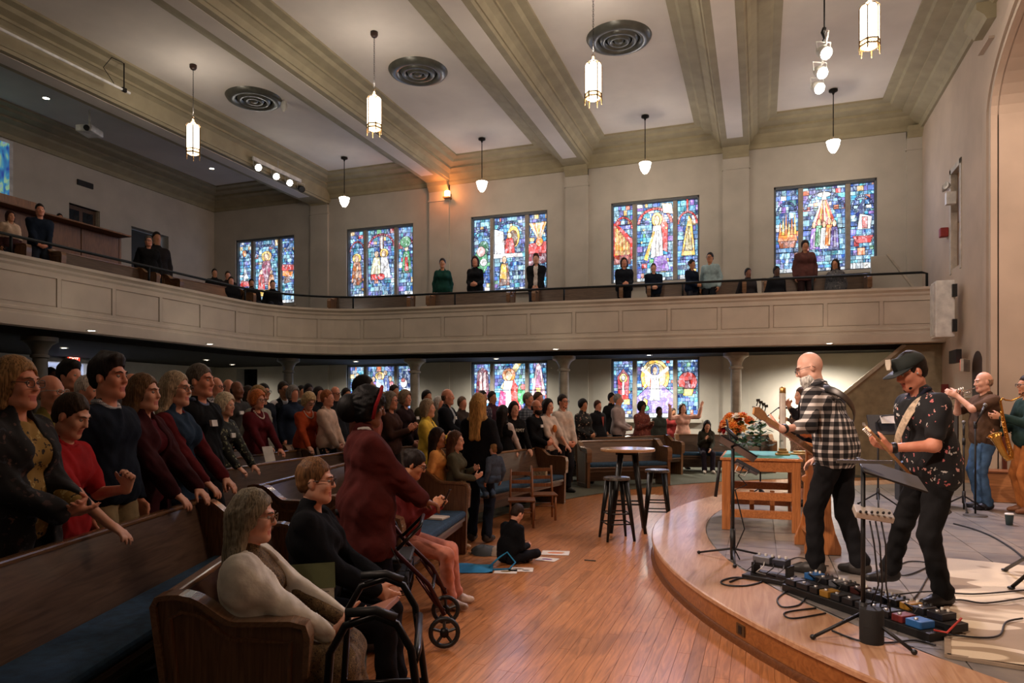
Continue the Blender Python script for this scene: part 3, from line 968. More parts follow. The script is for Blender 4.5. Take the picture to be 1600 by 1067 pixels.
# ================================================================ lights and fixtures
M_BRASS = mat((120, 92, 56), .4, metal=.8)
M_BLACK = mat((18, 18, 19), .5)
M_DKMET = mat((36, 34, 32), .45, metal=.7)
M_LGLASS = emis((255, 236, 206), 9.0)
M_LGLASS2 = emis((255, 244, 228), 11.0)
M_WHITEP = mat((226, 224, 218), .5)
def chain(b, x, y, z0, z1, link=.055):
 n = max(1, int((z1 - z0) / (link * .8)))
 for k in range(n):
  zc = z0 + (k + .5) * (z1 - z0) / n
  pts = []
  for q in range(8):
   a = 2 * math.pi * q / 8
   u, w_ = .012 * math.cos(a), link * .5 * math.sin(a)
   pts.append((x + (u if k % 2 else 0), y + (0 if k % 2 else u), zc + w_))
  b.tube(pts, .004, 4, closed=True)
 return b
def make_lantern():
 t = thing('lantern', 'x', 'lantern', group='hexagonal glass lanterns hanging in a row')
 r = .15
 ang = [R(60 * k + 12) for k in range(6)]
 for k in range(6):
  a0, a1 = ang[k], ang[(k + 1) % 6]
  p0 = Vector((r * math.cos(a0), r * math.sin(a0), 0))
  p1 = Vector((r * math.cos(a1), r * math.sin(a1), 0))
  mid = (p0 + p1) / 2
  n_ = mid.normalized()
  b = B()
  poly = [p0 * .99 + Vector((0, 0, .14)), p1 * .99 + Vector((0, 0, .14)), p1 * .99 + Vector((0, 0, .6))]
  for q in range(1, 6):
   a = math.pi * q / 6
   f = (math.cos(a) + 1) / 2
   poly.append(p0 * (1 - f) * .99 + p1 * f * .99 + Vector((0, 0, .6 + .07 * math.sin(a))))
  poly.append(p0 * .99 + Vector((0, 0, .6)))
  b.extrude(poly, -n_ * .006).build('glass_panel', M_LGLASS, t)
  f = B()
  f.bar(p0 + Vector((0, 0, .05)), p0 + Vector((0, 0, .62)), .016, .016)
  f.build('corner_bar', M_BRASS, t)
  g = B()
  pts = [p0 + Vector((0, 0, .6))]
  for q in range(1, 8):
   a = math.pi * (1 - q / 8)
   fr = (math.cos(a) + 1) / 2
   pts.append(p0 * (1 - fr) + p1 * fr + Vector((0, 0, .605 + .075 * math.sin(a))))
  pts.append(p1 + Vector((0, 0, .6)))
  g.tube(pts, .008, 5)
  g.bar(p0 + Vector((0, 0, .06)), p1 + Vector((0, 0, .06)), .018, .022).bar(p0 + Vector((0, 0, .135)), p1 + Vector((0, 0, .135)), .018, .018)
  for q in range(4):
   c = p0.lerp(p1, (q + .5) / 4) + Vector((0, 0, .098))
   u = (p1 - p0).normalized()
   g.tube([c + u * .014 * math.cos(w_) + Vector((0, 0, .022 * math.sin(w_))) for w_ in [math.pi / 3 * e for e in range(6)]], .004, 4, closed=True)
  stuff(g.build('pierced_band', M_BRASS, t))
  B().lathe([(.0, -.07), (.009, -.05), (.006, -.02), (.012, 0), (.012, .05)], p0, 8).build('finial', M_BRASS, t, True)
 B().lathe([(.0, .02), (.08, .03), (.13, .06), (.135, .1), (.13, .13)], n=18).build('bottom_bowl', emis((255, 226, 180), 4.0), t, True)
 B().lathe([(.15, .66), (.13, .69), (.06, .72), (.03, .76), (.03, .79), (.012, .81), (0, .81)], n=12).build('crown', mat((196, 170, 140), .4, metal=.3), t, True)
 B().tube([(.026 * math.cos(a), 0, .83 + .03 * math.sin(a)) for a in [math.pi / 4 * k for k in range(8)]], .006, 5, closed=True).build('loop', M_BRASS, t)
 return t
LZ = 7.1
lan = make_lantern()
LANS = [(1.6, 12.0), (-2.83, 12.35), (-7.28, 12.25), (-11.73, 12.1)]
LLAB = ['glass lantern nearest the stage arch, cut off by no frame', 'glass lantern beside the round vent, second from the stage', 'glass lantern third from the stage, hung on a long chain', 'glass lantern farthest left, above the rear balcony']
LLAB[0] = 'glowing glass lantern highest at the right, nearest the stage arch'
ch = B()
chain(ch, 0, 0, .86, 9.08 - LZ)
ch.build('chain', M_DKMET, lan)
B().lathe([(0, 1.9), (.05, 1.9), (.075, 1.94), (.075, 2.0), (0, 2.0)], n=14).build('ceiling_canopy', mat((58, 34, 22), .5), lan, True)
for i, (x, y) in enumerate(LANS):
 o = lan if i == 0 else copy_tree(lan)
 o.location = (x, y, LZ)
 o['label'] = LLAB[i]
 lamp('lantern_bulb', 'POINT', (x, y, LZ - .12), [70, 66, 50, 3][i], (255, 241, 226), .12)
 lamp('lantern_uplight', 'POINT', (x, y, LZ + .98), [32, 31, 28, 27][i], (255, 240, 224), .1)
# the matching lanterns over the near half of the nave (out of frame) keep the room lit
for x, y, w_ in ((-2.83, 4.2, 'nearer the stage'), (-7.28, 4.2, 'in the middle bay'), (-11.73, 4.2, 'in the rear bay'), (-7.28, -3.0, 'by the near wall, middle bay'), (-2.83, -3.0, 'by the near wall, stage bay')):
 o = dup(lan, (x, y, LZ), 0, 'glass lantern over the near half of the nave ' + w_)
 lamp('lantern_bulb', 'POINT', (x, y, LZ - .12), 9 if x > -10 else 4, (255, 241, 226), .12)
def make_pendant():
 t = thing('pendant_lamp', 'x', 'pendant', group='bell shaped glass pendants by the side wall')
 B().lathe([(0, -.02), (.05, -.01), (.1, .06), (.135, .15), (.145, .22), (.16, .25), (.155, .255), (.12, .25), (.06, .27)], n=20).build('glass_shade', M_LGLASS2, t, True)
 B().lathe([(.0, -.06), (.012, -.05), (.012, -.015), (0, -.01)], n=8).build('finial', M_DKMET, t, True)
 B().lathe([(.055, .26), (.055, .3), (.02, .34), (.012, .36)], n=12).build('fitter', mat((170, 150, 130), .4, metal=.4), t, True)
 B().cyl((0, 0, .35), (0, 0, 1.5), .012, n=6).build('stem', M_DKMET, t)
 B().lathe([(.02, 1.36), (.03, 1.4), (.1, 1.43), (.1, 1.47), (0, 1.47)], n=12).build('ceiling_canopy', M_DKMET, t, True)
 return t
pen = make_pendant()
for i, (px, py) in enumerate(((1302, 238), (1008, 272), (753, 300), (538, 322))):
 o = pen if i == 0 else copy_tree(pen)
 p = onY(px, py, 18.1)
 o.location = (p.x, 18.1, 7.62)
 o['label'] = ['white bell pendant nearest the stage, below the spotlights', 'white bell pendant above the angel window', 'white bell pendant beside the orange wall lamp', 'white bell pendant farthest left, near the rear corner'][i]
 lamp('pendant_bulb', 'POINT', (p.x, 18.1, 7.5), [52, 54, 40, 6][i], (255, 236, 214), .1)
# round ceiling diffusers
dif = thing('ceiling_vent', 'x', 'vent', group='round ceiling air diffusers')
M_VENT = mat((92, 92, 84), .35, metal=.3)
B().lathe([(.66, .0), (.62, -.06), (.52, -.1), (.44, -.08), (.42, -.02)], n=36).build('outer_ring', M_VENT, dif, True)
B().lathe([(.4, -.02), (.36, -.09), (.3, -.1), (.27, -.05)], n=36).build('middle_ring', M_VENT, dif, True)
B().lathe([(.25, -.03), (.21, -.1), (.15, -.1), (.13, -.05)], n=30).build('inner_ring', M_VENT, dif, True)
B().lathe([(.11, -.04), (.08, -.1), (0, -.11)], n=24).build('centre_cone', M_VENT, dif, True)
B().lathe([(.6, -.004), (0, -.005)], n=30).build('throat', mat((22, 24, 24), .7), dif)
for i, (x, y) in enumerate(((-2.7, 14.1), (-7.2, 14.0), (-11.6, 13.9))):
 o = dif if i == 0 else copy_tree(dif)
 o.location = (x, y, ZC)
 o['label'] = ['round ceiling diffuser behind the second lantern from the stage', 'round ceiling diffuser in the middle bay', 'round ceiling diffuser farthest left'][i]
def par_can(root, p, d, r=.1, ln=.26, on=True, power=0, mt=None):
 p, d = Vector(p), Vector(d).normalized()
 b = B().lathe([(r * .5, -ln), (r * .8, -ln * .8), (r, -ln * .3), (r, 0), (r * .93, 0), (r * .9, -.03)], p, 16, axis=d)
 o = b.build('lamp_can', mt or M_WHITEP, root, True, world=True)
 B().lathe([(0, -.02), (r * .9, -.02)], p, 16, axis=d).build('lens', emis((255, 246, 230), 60.0) if on else M_BLACK, o, world=False).matrix_parent_inverse = o.matrix_parent_inverse.copy() if False else Matrix()
 s = d.cross(Vector((0, 0, 1))).normalized()
 up = Vector((0, 0, 1))
 q = p - d * ln * .45
 B().tube([q + s * (r + .01), q + s * (r + .02) + up * .16, q - s * (r + .02) + up * .16, q - s * (r + .01)], .01, 5).build('yoke', M_WHITEP, root, world=True)
# cluster of three spots on a hanging bar above the stage
t = thing('spotlight_bar', 'cluster of three bright white spotlights hanging above the stage', 'spotlight', (1.0, 12.9, 9.1))
B().cyl((1.0, 12.5, 7.75), (1.0, 12.5, 9.1), .014, n=6).build('drop_rod', M_DKMET, t, world=True)
B().tube([(1.0, 12.5, 7.8), (.97, 12.45, 7.72), (1.02, 12.55, 7.66), (1.0, 12.5, 7.6)], .035, 6).build('clamp', M_DKMET, t, True, world=True)
B().cyl((1.0, 11.9, 7.45), (1.0, 13.9, 7.45), .024, n=8).build('bar', M_WHITEP, t, True, world=True)
B().tube([(1.0, 12.5, 7.6), (1.03, 12.3, 7.55), (.96, 12.2, 7.4), (1.0, 12.1, 7.36), (.98, 12.0, 7.48)], .018, 6).build('cable_loop', M_WHITEP, t, True, world=True)
for k, y in enumerate((12.2, 12.9, 13.5)):
 par_can(t, (1.0, y - .1, 7.2), (.35, -.75, -.6))
 lamp('spot_beam', 'SPOT', (1.03, y - .18, 7.12), 600, (236, 226, 255), .08, (2.2, 8.0, .6), 75, .7)
# bar of four on the rear beam
t = thing('spotlight_bar', 'row of small white spotlights under the deep beam at the left', 'spotlight', (-13.4, 17, 8.4))
for k, (px, py) in enumerate(((404, 262), (432, 276), (453, 286), (472, 296))):
 p = onX(px, py, -13.4)
 par_can(t, p, (.75, -.45, -.5), .1, .24, on=k < 3, mt=M_WHITEP if k < 3 else M_BLACK)
a, c = onX(395, 247, -13.4), onX(470, 283, -13.4)
B().bar(a, c, .05, .1).build('batten', M_WHITEP, t, world=True)
q = a.lerp(c, .5)
B().cyl(q, (q.x, q.y, 8.95), .012, n=6).build('drop_rod', mat((180, 176, 166), .5), t, world=True)
lamp('spot_beam', 'SPOT', (-13.2, 16.9, 8.15), 850, (255, 232, 222), .12, (1.5, 9.5, .8), 36, .7)
# pipe batten at the upper left
t = thing('pipe_batten', 'thin white pipe hung on rods under the left beam', 'pipe', (-13.0, 7, 8.46))
B().cyl((-13, 2.5, 8.46), (-13, 11.6, 8.46), .028, n=8).build('pipe', M_WHITEP, t, True, world=True)
for y in (7.55, 11.45):
 B().cyl((-13, y, 8.42), (-13, y, 9.1), .014, n=6).build('hanger_rod', M_DKMET, t, world=True)
 B().obox((-13, y, 8.47), (.06, .1, .08)).build('clamp', M_DKMET, t, world=True)
B().tube([(-13, 11.2, 8.5), (-12.95, 10.9, 8.7), (-12.95, 11.1, 9.0), (-13, 11.45, 9.05)], .008, 5).build('cable', M_DKMET, t, world=True)
# projector
p = onX(140, 165, -16.0)
t = thing('projector', 'white projector on a pole under the dark rear ceiling', 'projector', (p.x, p.y, p.z + .9))
z = at(140, 205, p.length if False else (-16.0 / ray(140)[0])).z
B().cyl((p.x, p.y, z + .1), (p.x, p.y, 9.1), .03, n=8).build('pole', M_WHITEP, t, world=True)
B().obox((p.x, p.y, z), (.42, .5, .17), .3).build('body', M_WHITEP, t, bevel=.03, world=True)
B().lathe([(.07, 0), (.07, .06), (.05, .06), (0, .05)], (p.x + .16, p.y - .2, z - .02), 14, axis=(.5, -.8, 0)).build('lens', M_BLACK, t, True, world=True)
# recessed downlights
dl = thing('downlight', 'x', 'downlight', group='recessed downlights')
B().lathe([(.09, 0), (.09, -.012), (.07, -.012)], n=18).build('ring', M_WHITEP, dl, True)
B().lathe([(.07, -.006), (0, -.006)], n=18).build('lens', emis((255, 240, 214), 26.0), dl)
spots = []
for i, (px, py, z, lab) in enumerate(((72, 153, 9.1, 'recessed downlight in the dark rear ceiling, left one'), (331, 263, 9.1, 'recessed downlight in the dark rear ceiling, near the corner'),
         (143, 516, 2.99, 'recessed downlight under the rear balcony, left one'), (328, 537, 2.99, 'recessed downlight under the rear balcony, right one'),
         (868, 545, 2.99, 'recessed downlight under the side balcony by the second column'), (1296, 536, 2.99, 'recessed downlight under the side balcony near the stage'))):
 p = onz(px, py, z)
 o = dl if i == 0 else copy_tree(dl)
 o.location = (p.x, p.y, z)
 o['label'] = lab
 lamp('downlight_beam', 'SPOT', (p.x, p.y, z - .05), 3 if z > 5 else 20, (255, 232, 200), .06, (p.x, p.y, 0), 120, .8)
for x, y, w_ in ((-2.8, 18.9, 'before the risen figure window'), (-7.2, 18.9, 'before the praying hands window'), (-11.7, 18.6, 'before the supper table window'), (1.4, 18.7, 'beside the stair enclosure'), (-15.5, 12, 'left of the foyer doorway'), (-15.5, 16.5, 'right of the foyer doorway'), (-16.4, 18.6, 'before the dark alcove')):
 o = dup(dl, (x, y, 2.985), 0, 'recessed downlight deep under the balcony ' + w_)
 lamp('downlight_beam', 'SPOT', (x, y, 2.9), (900 if x > 0 else 440) if x > -13 else 130, (246, 238, 222), .08, (x, y, 0), 165, .9)
# small orange wall lamp high on the pilaster
p = onY(699, 303, YF - .2)
t = thing('wall_lamp', 'small glowing orange lamp high on the pilaster', 'wall lamp', (p.x, p.y, p.z))
B().lathe([(.0, -.1), (.07, -.1), (.085, -.08), (.085, .08), (.06, .1), (0, .1)], n=16).build('glass', emis((255, 190, 120), 14), t, True)
B().box(-.11, .11, -.11, .11, -.14, -.1).box(-.05, .05, .05, .2, -.13, .04).build('bracket', mat((140, 100, 60), .5), t)
lamp('wall_lamp_bulb', 'POINT', (p.x, p.y - .3, p.z), 22, (255, 140, 70), .08)
# paper / smoke detectors / small wall items
p = onz(444, 158, 9.08)
tag(B().sphere((p.x, p.y, 8.96), (.09, .06, .15), 8, 6).build('ceiling_balloon', M_WHITEP, smooth=True), 'small pale balloon resting against the ceiling by the left vent', 'balloon')
# exit signs
def text_obj(name, s, size, loc, rot, material, parent=None, align='CENTER', ext=.002):
 cu = bpy.data.curves.new(name, 'FONT')
 cu.body = s
 cu.size = size
 cu.align_x = align
 cu.align_y = 'CENTER'
 cu.extrude = ext
 o = bpy.data.objects.new(name, cu)
 COL.objects.link(o)
 dg = bpy.context.evaluated_depsgraph_get()
 me = bpy.data.meshes.new_from_object(o.evaluated_get(dg))
 bpy.data.objects.remove(o)
 o = bpy.data.objects.new(name, me)
 COL.objects.link(o)
 me.materials.append(material)
 o.location = loc
 o.rotation_euler = rot
 if parent is not None:
  o.parent = parent
 return o
def exit_sign(loc, rz, label):
 t = thing('exit_sign', label, 'exit sign', loc, rz, 'illuminated exit signs')
 B().box(-.2, .2, -.03, .03, -.12, .12).build('housing', mat((200, 190, 176), .5), t, bevel=.008)
 B().box(-.185, .185, -.034, -.03, -.1, .1).build('panel', emis((255, 66, 40), 1.6), t)
 text_obj('lettering', 'EXIT', .14, (0, -.036, 0), (math.pi / 2, 0, 0), emis((255, 220, 200), 2.5), t)
 return t
p = onX(1508, 571, XR - .15)
exit_sign((p.x, p.y, p.z), -math.pi / 2 - .5, 'red exit sign on the stage wall below the balcony')
p = onX(112, 549, XL + .1)
exit_sign((XL + .15, p.y, 2.93), math.pi / 2, 'small red exit sign above the foyer doorway')
# dark screen box beside the stage exit sign
p = onX(1497, 557, XR - .12)
tag(B().obox((p.x - .05, p.y, p.z), (.1, .55, .26)).build('wall_speaker', M_BLACK, bevel=.01), 'small black box on the stage wall beside the exit sign', 'speaker')
# arched niche on the stage wall
p0, p1 = onX(1520, 600, XR), onX(1536, 600, XR)
zt = onX(1528, 548, XR).z
b = B()
yc, hw = (p0.y + p1.y) / 2, abs(p0.y - p1.y) / 2
poly = [(XR - .012, yc - hw, 1.2), (XR - .012, yc + hw, 1.2)] + [(XR - .012, yc + hw * math.cos(math.pi * k / 10), zt - hw + hw * math.sin(math.pi * k / 10)) for k in range(11)]
t = structure(b.extrude(poly, (.01, 0, 0)).build('trim_niche', mat((60, 42, 32), .6)), 'dark arched niche in the stage wall')
# white column loudspeaker on the balcony end
p = onz(1513, 486, 3.7) if False else onX(1513, 486, XR - .3)
t = thing('loudspeaker', 'tall white loudspeaker fixed at the balcony end by the stage', 'speaker', (XR - .3, 16.4, 3.0))
B().box(-.18, .16, -.22, .22, .0, 1.15).build('cabinet', M_WHITEP, t, bevel=.02)
B().box(-.2, -.17, -.19, .19, .04, 1.1).build('grille', mat((206, 200, 192), .7, bump=.6, bscale=500), t)
for z in (.1, .8):
 B().box(.1, .18, -.3, -.2, z, z + .25).build('bracket', M_BLACK, t)
# star ornament and small box on the stage wall
p = onX(1493, 298, XR)
t = thing('emergency_light', 'twin headed emergency light on the upper stage wall', 'lamp', (XR - .1, p.y, p.z))
B().box(-.08, .1, -.07, .07, -.28, -.02).build('housing', M_WHITEP, t, bevel=.01)
for s in (-1, 1):
 B().lathe([(.03, -.1), (.08, 0), (.07, .0), (0, -.02)], (-.1, s * .12, .1), 12, axis=(-.8, s * .4, .1)).build('lamp_head', mat((190, 186, 178), .4), t, True)
B().cyl((-.02, -.12, .06), (-.02, .12, .06), .02, n=6).build('arm', M_WHITEP, t)
p = onX(1481, 363, XR)
tag(B().obox((XR - .08, p.y, p.z), (.16, .16, .2)).build('alarm_horn', mat((150, 40, 36), .5), bevel=.02), 'small red fire alarm beside the upper stage door', 'alarm')
# ---------------------------------------------------------------- doors
M_DOORW = wood((66, 46, 34), (92, 66, 48), 2, rough=.5)
M_CASE = mat((190, 180, 164), .6)
def door(n, label, loc, rz, w, h, m, panes=False, case=True):
 d = bpy.data.objects.new('door_%d' % n, None)
 COL.objects.link(d)
 structure(d, label)
 d.location = loc
 d.rotation_euler = (0, 0, rz)
 B().box(-w / 2, w / 2, .08, .13, 0, h).build('leaf', m, d)
 b = B()
 for z0, z1 in ((.1, h * .42), (h * .5, h - .12)):
  for s in (-1, 1):
   x0, x1 = sorted((s * .06, s * (w / 2 - .1)))
   if panes and z0 > .2:
    B().box(x0, x1, .07, .085, z0, z1).build('pane', mat((30, 36, 44), .15), d)
   else:
    B().box(x0, x1, .065, .085, z0, z1).build('panel', m, d, bevel=.01)
 if case:
  b.box(-w / 2 - .12, -w / 2, -.04, .14, 0, h + .12).box(w / 2, w / 2 + .12, -.04, .14, 0, h + .12).box(-w / 2 - .12, w / 2 + .12, -.04, .14, h, h + .12)
  b.build('casing', M_CASE, d, bevel=.01)
 B().sphere((w / 2 - .09, .04, 1.0), .035).cyl((w / 2 - .09, .04, 1.0), (w / 2 - .09, .1, 1.0), .015, n=6).build('knob', M_BRASS, d, True)
 return d
door(1, 'wooden door high on the stage wall at balcony level', (XR + .02, 16.74, 4.4), -math.pi / 2, .66, 2.12, wood((110, 82, 52), (140, 104, 66), 2))
door(2, 'dark glazed door at the back of the rear balcony', (XL - .08, 14.91, 5.6), math.pi / 2, .96, 1.78, M_DOORW, True)
door(3, 'dark open doorway at the top of the rear balcony', (XL - .2, 17.2, 4.8), math.pi / 2, 1.4, 2.4, mat((40, 46, 48), .6), False, False)  # dark leaf stands in for the shade inside the open doorway
# bright foyer behind the doorway under the rear balcony
b = B()
b.box(XL - 5, XL - .35, 11.5, 11.6, 0, 3).box(XL - 5, XL - .35, 17.0, 17.1, 0, 3).box(XL - 5.1, XL - 5, 11.5, 17.1, 0, 3).box(XL - 5, XL - .35, 11.5, 17.1, -.05, 0.01).box(XL - 5, XL - .35, 11.5, 17.1, 2.96, 3.05)
structure(b.build('wall_foyer', mat((200, 204, 214), .8)), 'bright foyer beyond the rear doorway')
lamp('foyer_light', 'AREA', (XL - 2.4, 14.4, 2.9), 260, (235, 240, 255), 2.0, (XL - 2.4, 14.4, 0))
t = thing('foyer_lamp', 'small glowing ceiling lamp in the bright foyer', 'lamp', (XL - 2.2, 14.2, 2.93))
B().lathe([(0, -.2), (.14, -.16), (.2, -.05), (.2, 0)], n=16).build('shade', emis((255, 244, 220), 6), t, True)
B().lathe([(.22, 0), (.22, -.02), (.2, -.02)], n=16).build('ring', M_WHITEP, t, True)
b = B().box(-.1, .02, -.82, -.7, 0, 2.84).box(-.1, .02, .7, .82, 0, 2.84).box(-.1, .02, -.82, .82, 2.84, 2.94)
o = structure(b.build('trim_doorcase', M_CASE), 'pale casing round the foyer doorway')
o.location = (XL + .05, 14.45, 0)
# alcove with blue screen behind the dark opening
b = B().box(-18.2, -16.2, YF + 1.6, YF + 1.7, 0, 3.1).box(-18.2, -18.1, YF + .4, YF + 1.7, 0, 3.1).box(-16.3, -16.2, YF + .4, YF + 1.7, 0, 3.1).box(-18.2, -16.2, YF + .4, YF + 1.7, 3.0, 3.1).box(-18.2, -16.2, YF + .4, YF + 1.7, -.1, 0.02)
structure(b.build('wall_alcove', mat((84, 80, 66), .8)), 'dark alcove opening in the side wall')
t = thing('display_screen', 'small blue lit screen in the dark alcove', 'screen', (-17.0, YF + 1.5, 1.85))
B().box(-.45, .45, -.03, .05, 0, .9).build('bezel', M_BLACK, t)
B().box(-.42, .42, -.036, -.03, .05, .85).build('display', emis((24, 44, 70), .5), t)
for z in (.28, .66):
 B().box(-.4, .4, -.04, -.036, z, z + .06).build('text_band', emis((120, 170, 220), .8), t)
# lit projection screen on the rear wall, upper left edge
t = thing('projection_screen', 'blue and green projected picture high on the rear wall at the left edge', 'screen', (XL + .03, 10.6, 6.75))
B().box(0, .04, -2.2, 2.2, 0, 1.75).build('canvas', mat((210, 210, 210), .8), t)
def proj_mat():
 m, nt, b_ = _nt('projection')
 n = nt.nodes.new('ShaderNodeTexNoise')
 n.inputs['Scale'].default_value = 2.2
 n.inputs['Distortion'].default_value = 1.5
 nt.links.new(_coord(nt, (1, 1.6, .7)), n.inputs['Vector'])
 c = _ramp(nt, n.outputs['Fac'], [(.3, (40, 60, 150)), (.45, (60, 140, 180)), (.55, (150, 190, 140)), (.7, (120, 150, 210))])
 nt.links.new(c, b_.inputs['Base Color'])
 nt.links.new(c, b_.inputs['Emission Color'])
 b_.inputs['Emission Strength'].default_value = .55
 return m
B().box(.04, .045, -2.1, 2.1, .08, 1.67).build('projected_image', proj_mat(), t)
p = onX(132, 288, XL)
tag(B().obox((XL + .03, p.y, p.z), (.05, .5, .16)).build('wall_grille', M_BLACK, bevel=.01), 'narrow dark vent grille on the upper rear wall', 'vent')
# sound booth on the rear balcony
M_BOOTH = wood((96, 60, 34), (132, 88, 54), 2, rough=.45)
t = thing('sound_booth', 'brown wooden sound booth on the rear balcony', 'booth', (-15.3, 11.5, 4.8))
for k in range(4):
 B().box(-.04, .04, -2.4 + 1.05 * k + .01, -2.4 + 1.05 * (k + 1) - .01, -.45, 1.06).build('front_panel', M_BOOTH, t, bevel=.01)
B().box(-.1, .4, -2.42, 1.85, 1.06, 1.1).build('counter', M_BOOTH, t, bevel=.01)
B().box(-2.0, .04, 1.8, 1.86, 0, 1.06).build('side_panel', M_BOOTH, t)
B().obox((-.3, .3, 1.2), (.3, .7, .12), 0, 0, .5).build('mixing_desk', mat((150, 160, 176), .4), t)
B().box(-.06, .06, -1.4, -.35, 1.1, 1.35).build('upper_panel', M_BOOTH, t)
# ---------------------------------------------------------------- balcony stair cheek near the stage
b = B()
poly = [(2.55, 18.9, 3.9), (3.5, 18.9, 3.9), (3.5, 18.9, 4.35), (2.9, 18.9, 5.25), (2.55, 18.9, 5.25)]
o = tag(b.extrude(poly, (0, .12, 0)).build('stair_cheek', M_WALL, bevel=.01), 'sloping cream stair wall at the balcony end', 'stair wall')
B().bar((2.9, 18.96, 5.27), (3.5, 18.96, 4.37), .2, .05).build('coping', M_CASE, o)
# stair enclosure under the balcony near the stage
b = B()
poly = [(1.2, 17.9, 0), (XR, 17.9, 0), (XR, 17.9, 3.0), (3.1, 17.9, 3.0), (1.2, 17.9, 1.3)]
o = structure(b.extrude(poly, (0, .1, 0)).build('wall_stair', mat((150, 138, 112), .8)), 'tan stair enclosure under the balcony near the stage')
B().bar((1.2, 17.88, 1.32), (3.1, 17.88, 3.0), .06, .08).build('stringer', mat((196, 186, 164), .6), o)
lamp('stage_end_fill', 'AREA', (6.2, 9.5, 8.8), 400, (255, 222, 198), 1.5, (5.5, 10.5, 0))  # unseen fill added to brighten the chancel wall
lamp('stage_end_fill', 'SPOT', (.5, 6.0, 8.6), 900, (255, 224, 208), .15, (3.9, 14.2, 4.6), 30, .8)  # unseen spot in the nave, added to brighten the wall beside the arch
# ================================================================ pews
M_PEW = wood((74, 58, 48), (102, 82, 68), 0, scale=.8, rough=.28, coat=.3)
M_PEWE = wood((92, 62, 40), (130, 92, 62), 2, scale=1.2, rough=.3, coat=.3)
M_PEWR = wood((112, 80, 56), (140, 104, 74), 0, rough=.25, coat=.4)
M_CUSH = mat((34, 66, 92), .9, var=.2, scale=20, bump=.4, bscale=220)
END_PTS = [(-.05, 0), (-.10, .5), (-.14, .86), (-.13, .885), (-.10, .89), (-.05, .89)]
for k in range(9):
 f = k / 8
 END_PTS.append((-.04 + .22 * f, .885 - .13 * (3 * f * f - 2 * f ** 3)))
END_PTS += [(.40, .75), (.45, .735), (.46, .69), (.45, .5), (.44, 0)]
PEWS = []
def make_pew(L, label, loc, rz, group='wooden pews', name='pew', rack=True, hz=1.0):
 """length along local x, facing local +y"""
 t = thing(name, label, 'pew', loc, rz, group)
 t.scale = (1, 1, hz)
 if loc[2] < 1:
  PEWS.append((loc[0], loc[1], L, rz))
 # back rest, leaning
 b = B()
 a, c = -L / 2 + .03, L / 2 - .03
 n = 8
 vs = []
 for x in (a, c):
  for (y, z) in ((.02, .40), (-.105, .88), (-.135, .88), (-.012, .36)):
   vs.append((x, y, z))
 b.add(vs, [(3, 2, 1, 0), (4, 5, 6, 7), (0, 1, 5, 4), (1, 2, 6, 5), (2, 3, 7, 6), (3, 0, 4, 7)])
 b.build('backrest', M_PEW, t)
 B().box(a, c, -.15, -.09, .865, .9).build('top_rail', M_PEWR, t, bevel=.012)
 B().box(a, c, .0, .44, .36, .40).box(a, c, .38, .41, .3, .36).build('seat', M_PEW, t, bevel=.008)
 B().box(a + .01, c - .01, .03, .45, .40, .47).build('seat_cushion', M_CUSH, t, bevel=.025)
 B().box(a, c, -.03, .0, .08, .36).build('lower_back', M_PEW, t)
 if rack:
  B().box(a + .3, c - .3, -.2, -.1, .56, .575).box(a + .3, c - .3, -.205, -.195, .56, .66).build('book_rack', M_PEWR, t)
 for s in (-1, 1):
  b = B()
  x0 = s * L / 2 - .03
  b.extrude([(x0, y, z) for y, z in END_PTS], (.06, 0, 0))
  e = b.build('end_panel', M_PEWE, t)
  b = B()
  pts = [(y, z) for y, z in END_PTS if z > .45]
  vs, fs = [], []
  for i, (y, z) in enumerate(pts):
   p, q = pts[max(0, i - 1)], pts[min(len(pts) - 1, i + 1)]
   dy, dz = q[0] - p[0], q[1] - p[1]
   l = math.hypot(dy, dz)
   ny, nz = -dz / l, dy / l
   for xo in (-.05, .05):
    for off in (.0, .025):
     vs.append((s * L / 2 + xo, y + ny * off, z + nz * off))
  for i in range(len(pts) - 1):
   o, q = i * 4, i * 4 + 4
   fs += [(o + 1, o + 3, q + 3, q + 1), (o, o + 1, q + 1, q), (o + 3, o + 2, q + 2, q + 3), (o + 2, o, q, q + 2)]
  m = len(pts) * 4 - 4
  fs += [(0, 2, 3, 1), (m, m + 1, m + 3, m + 2)]
  b.add(vs, fs).build('end_cap', M_PEWR, e)
  # raised border on the outer face
  b = B()
  xo = s * L / 2 + (.03 if s > 0 else -.04)
  inner = [(-.02, .08), (-.06, .5), (-.09, .8), (-.04, .83)] + [(.0 + .18 * k / 6, .82 - .13 * (3 * (k / 6) ** 2 - 2 * (k / 6) ** 3)) for k in range(7)] + [(.40, .67), (.39, .08)]
  b.tube([(xo + .005, y, z) for y, z in inner], .012, 5, closed=True).build('border_bead', M_PEWE, e)
 return t
def pew_between(p0, p1, label, **k):
 """p0 -> p1 along the back line; faces the stage"""
 mx, my = (p0[0] + p1[0]) / 2, (p0[1] + p1[1]) / 2
 dx, dy = p1[0] - p0[0], p1[1] - p0[1]
 rz = math.atan2(dy, dx)
 f = (-math.sin(rz), math.cos(rz))
 if f[0] * (DC[0] - mx) + f[1] * (DC[1] - my) < 0:
  rz += math.pi
 return make_pew(math.hypot(dx, dy), label, (mx, my, .012), rz, **k)
pew_between((-2.25, 2.33), (-3.0, 3.95), 'front pew whose carved end is nearest the camera, two women seated', hz=.88)
pew_between((-2.5, .3), (-3.98, 4.29), 'long dark pew at the lower left with people standing behind it', hz=.965)
pew_between((-2.98, 4.55), (-3.42, 6.85), 'front pew behind the walker where a girl sits with a phone')
pew_between((-4.04, 5.0), (-4.75, 7.7), 'pew with carved end just behind the seated woman in black')
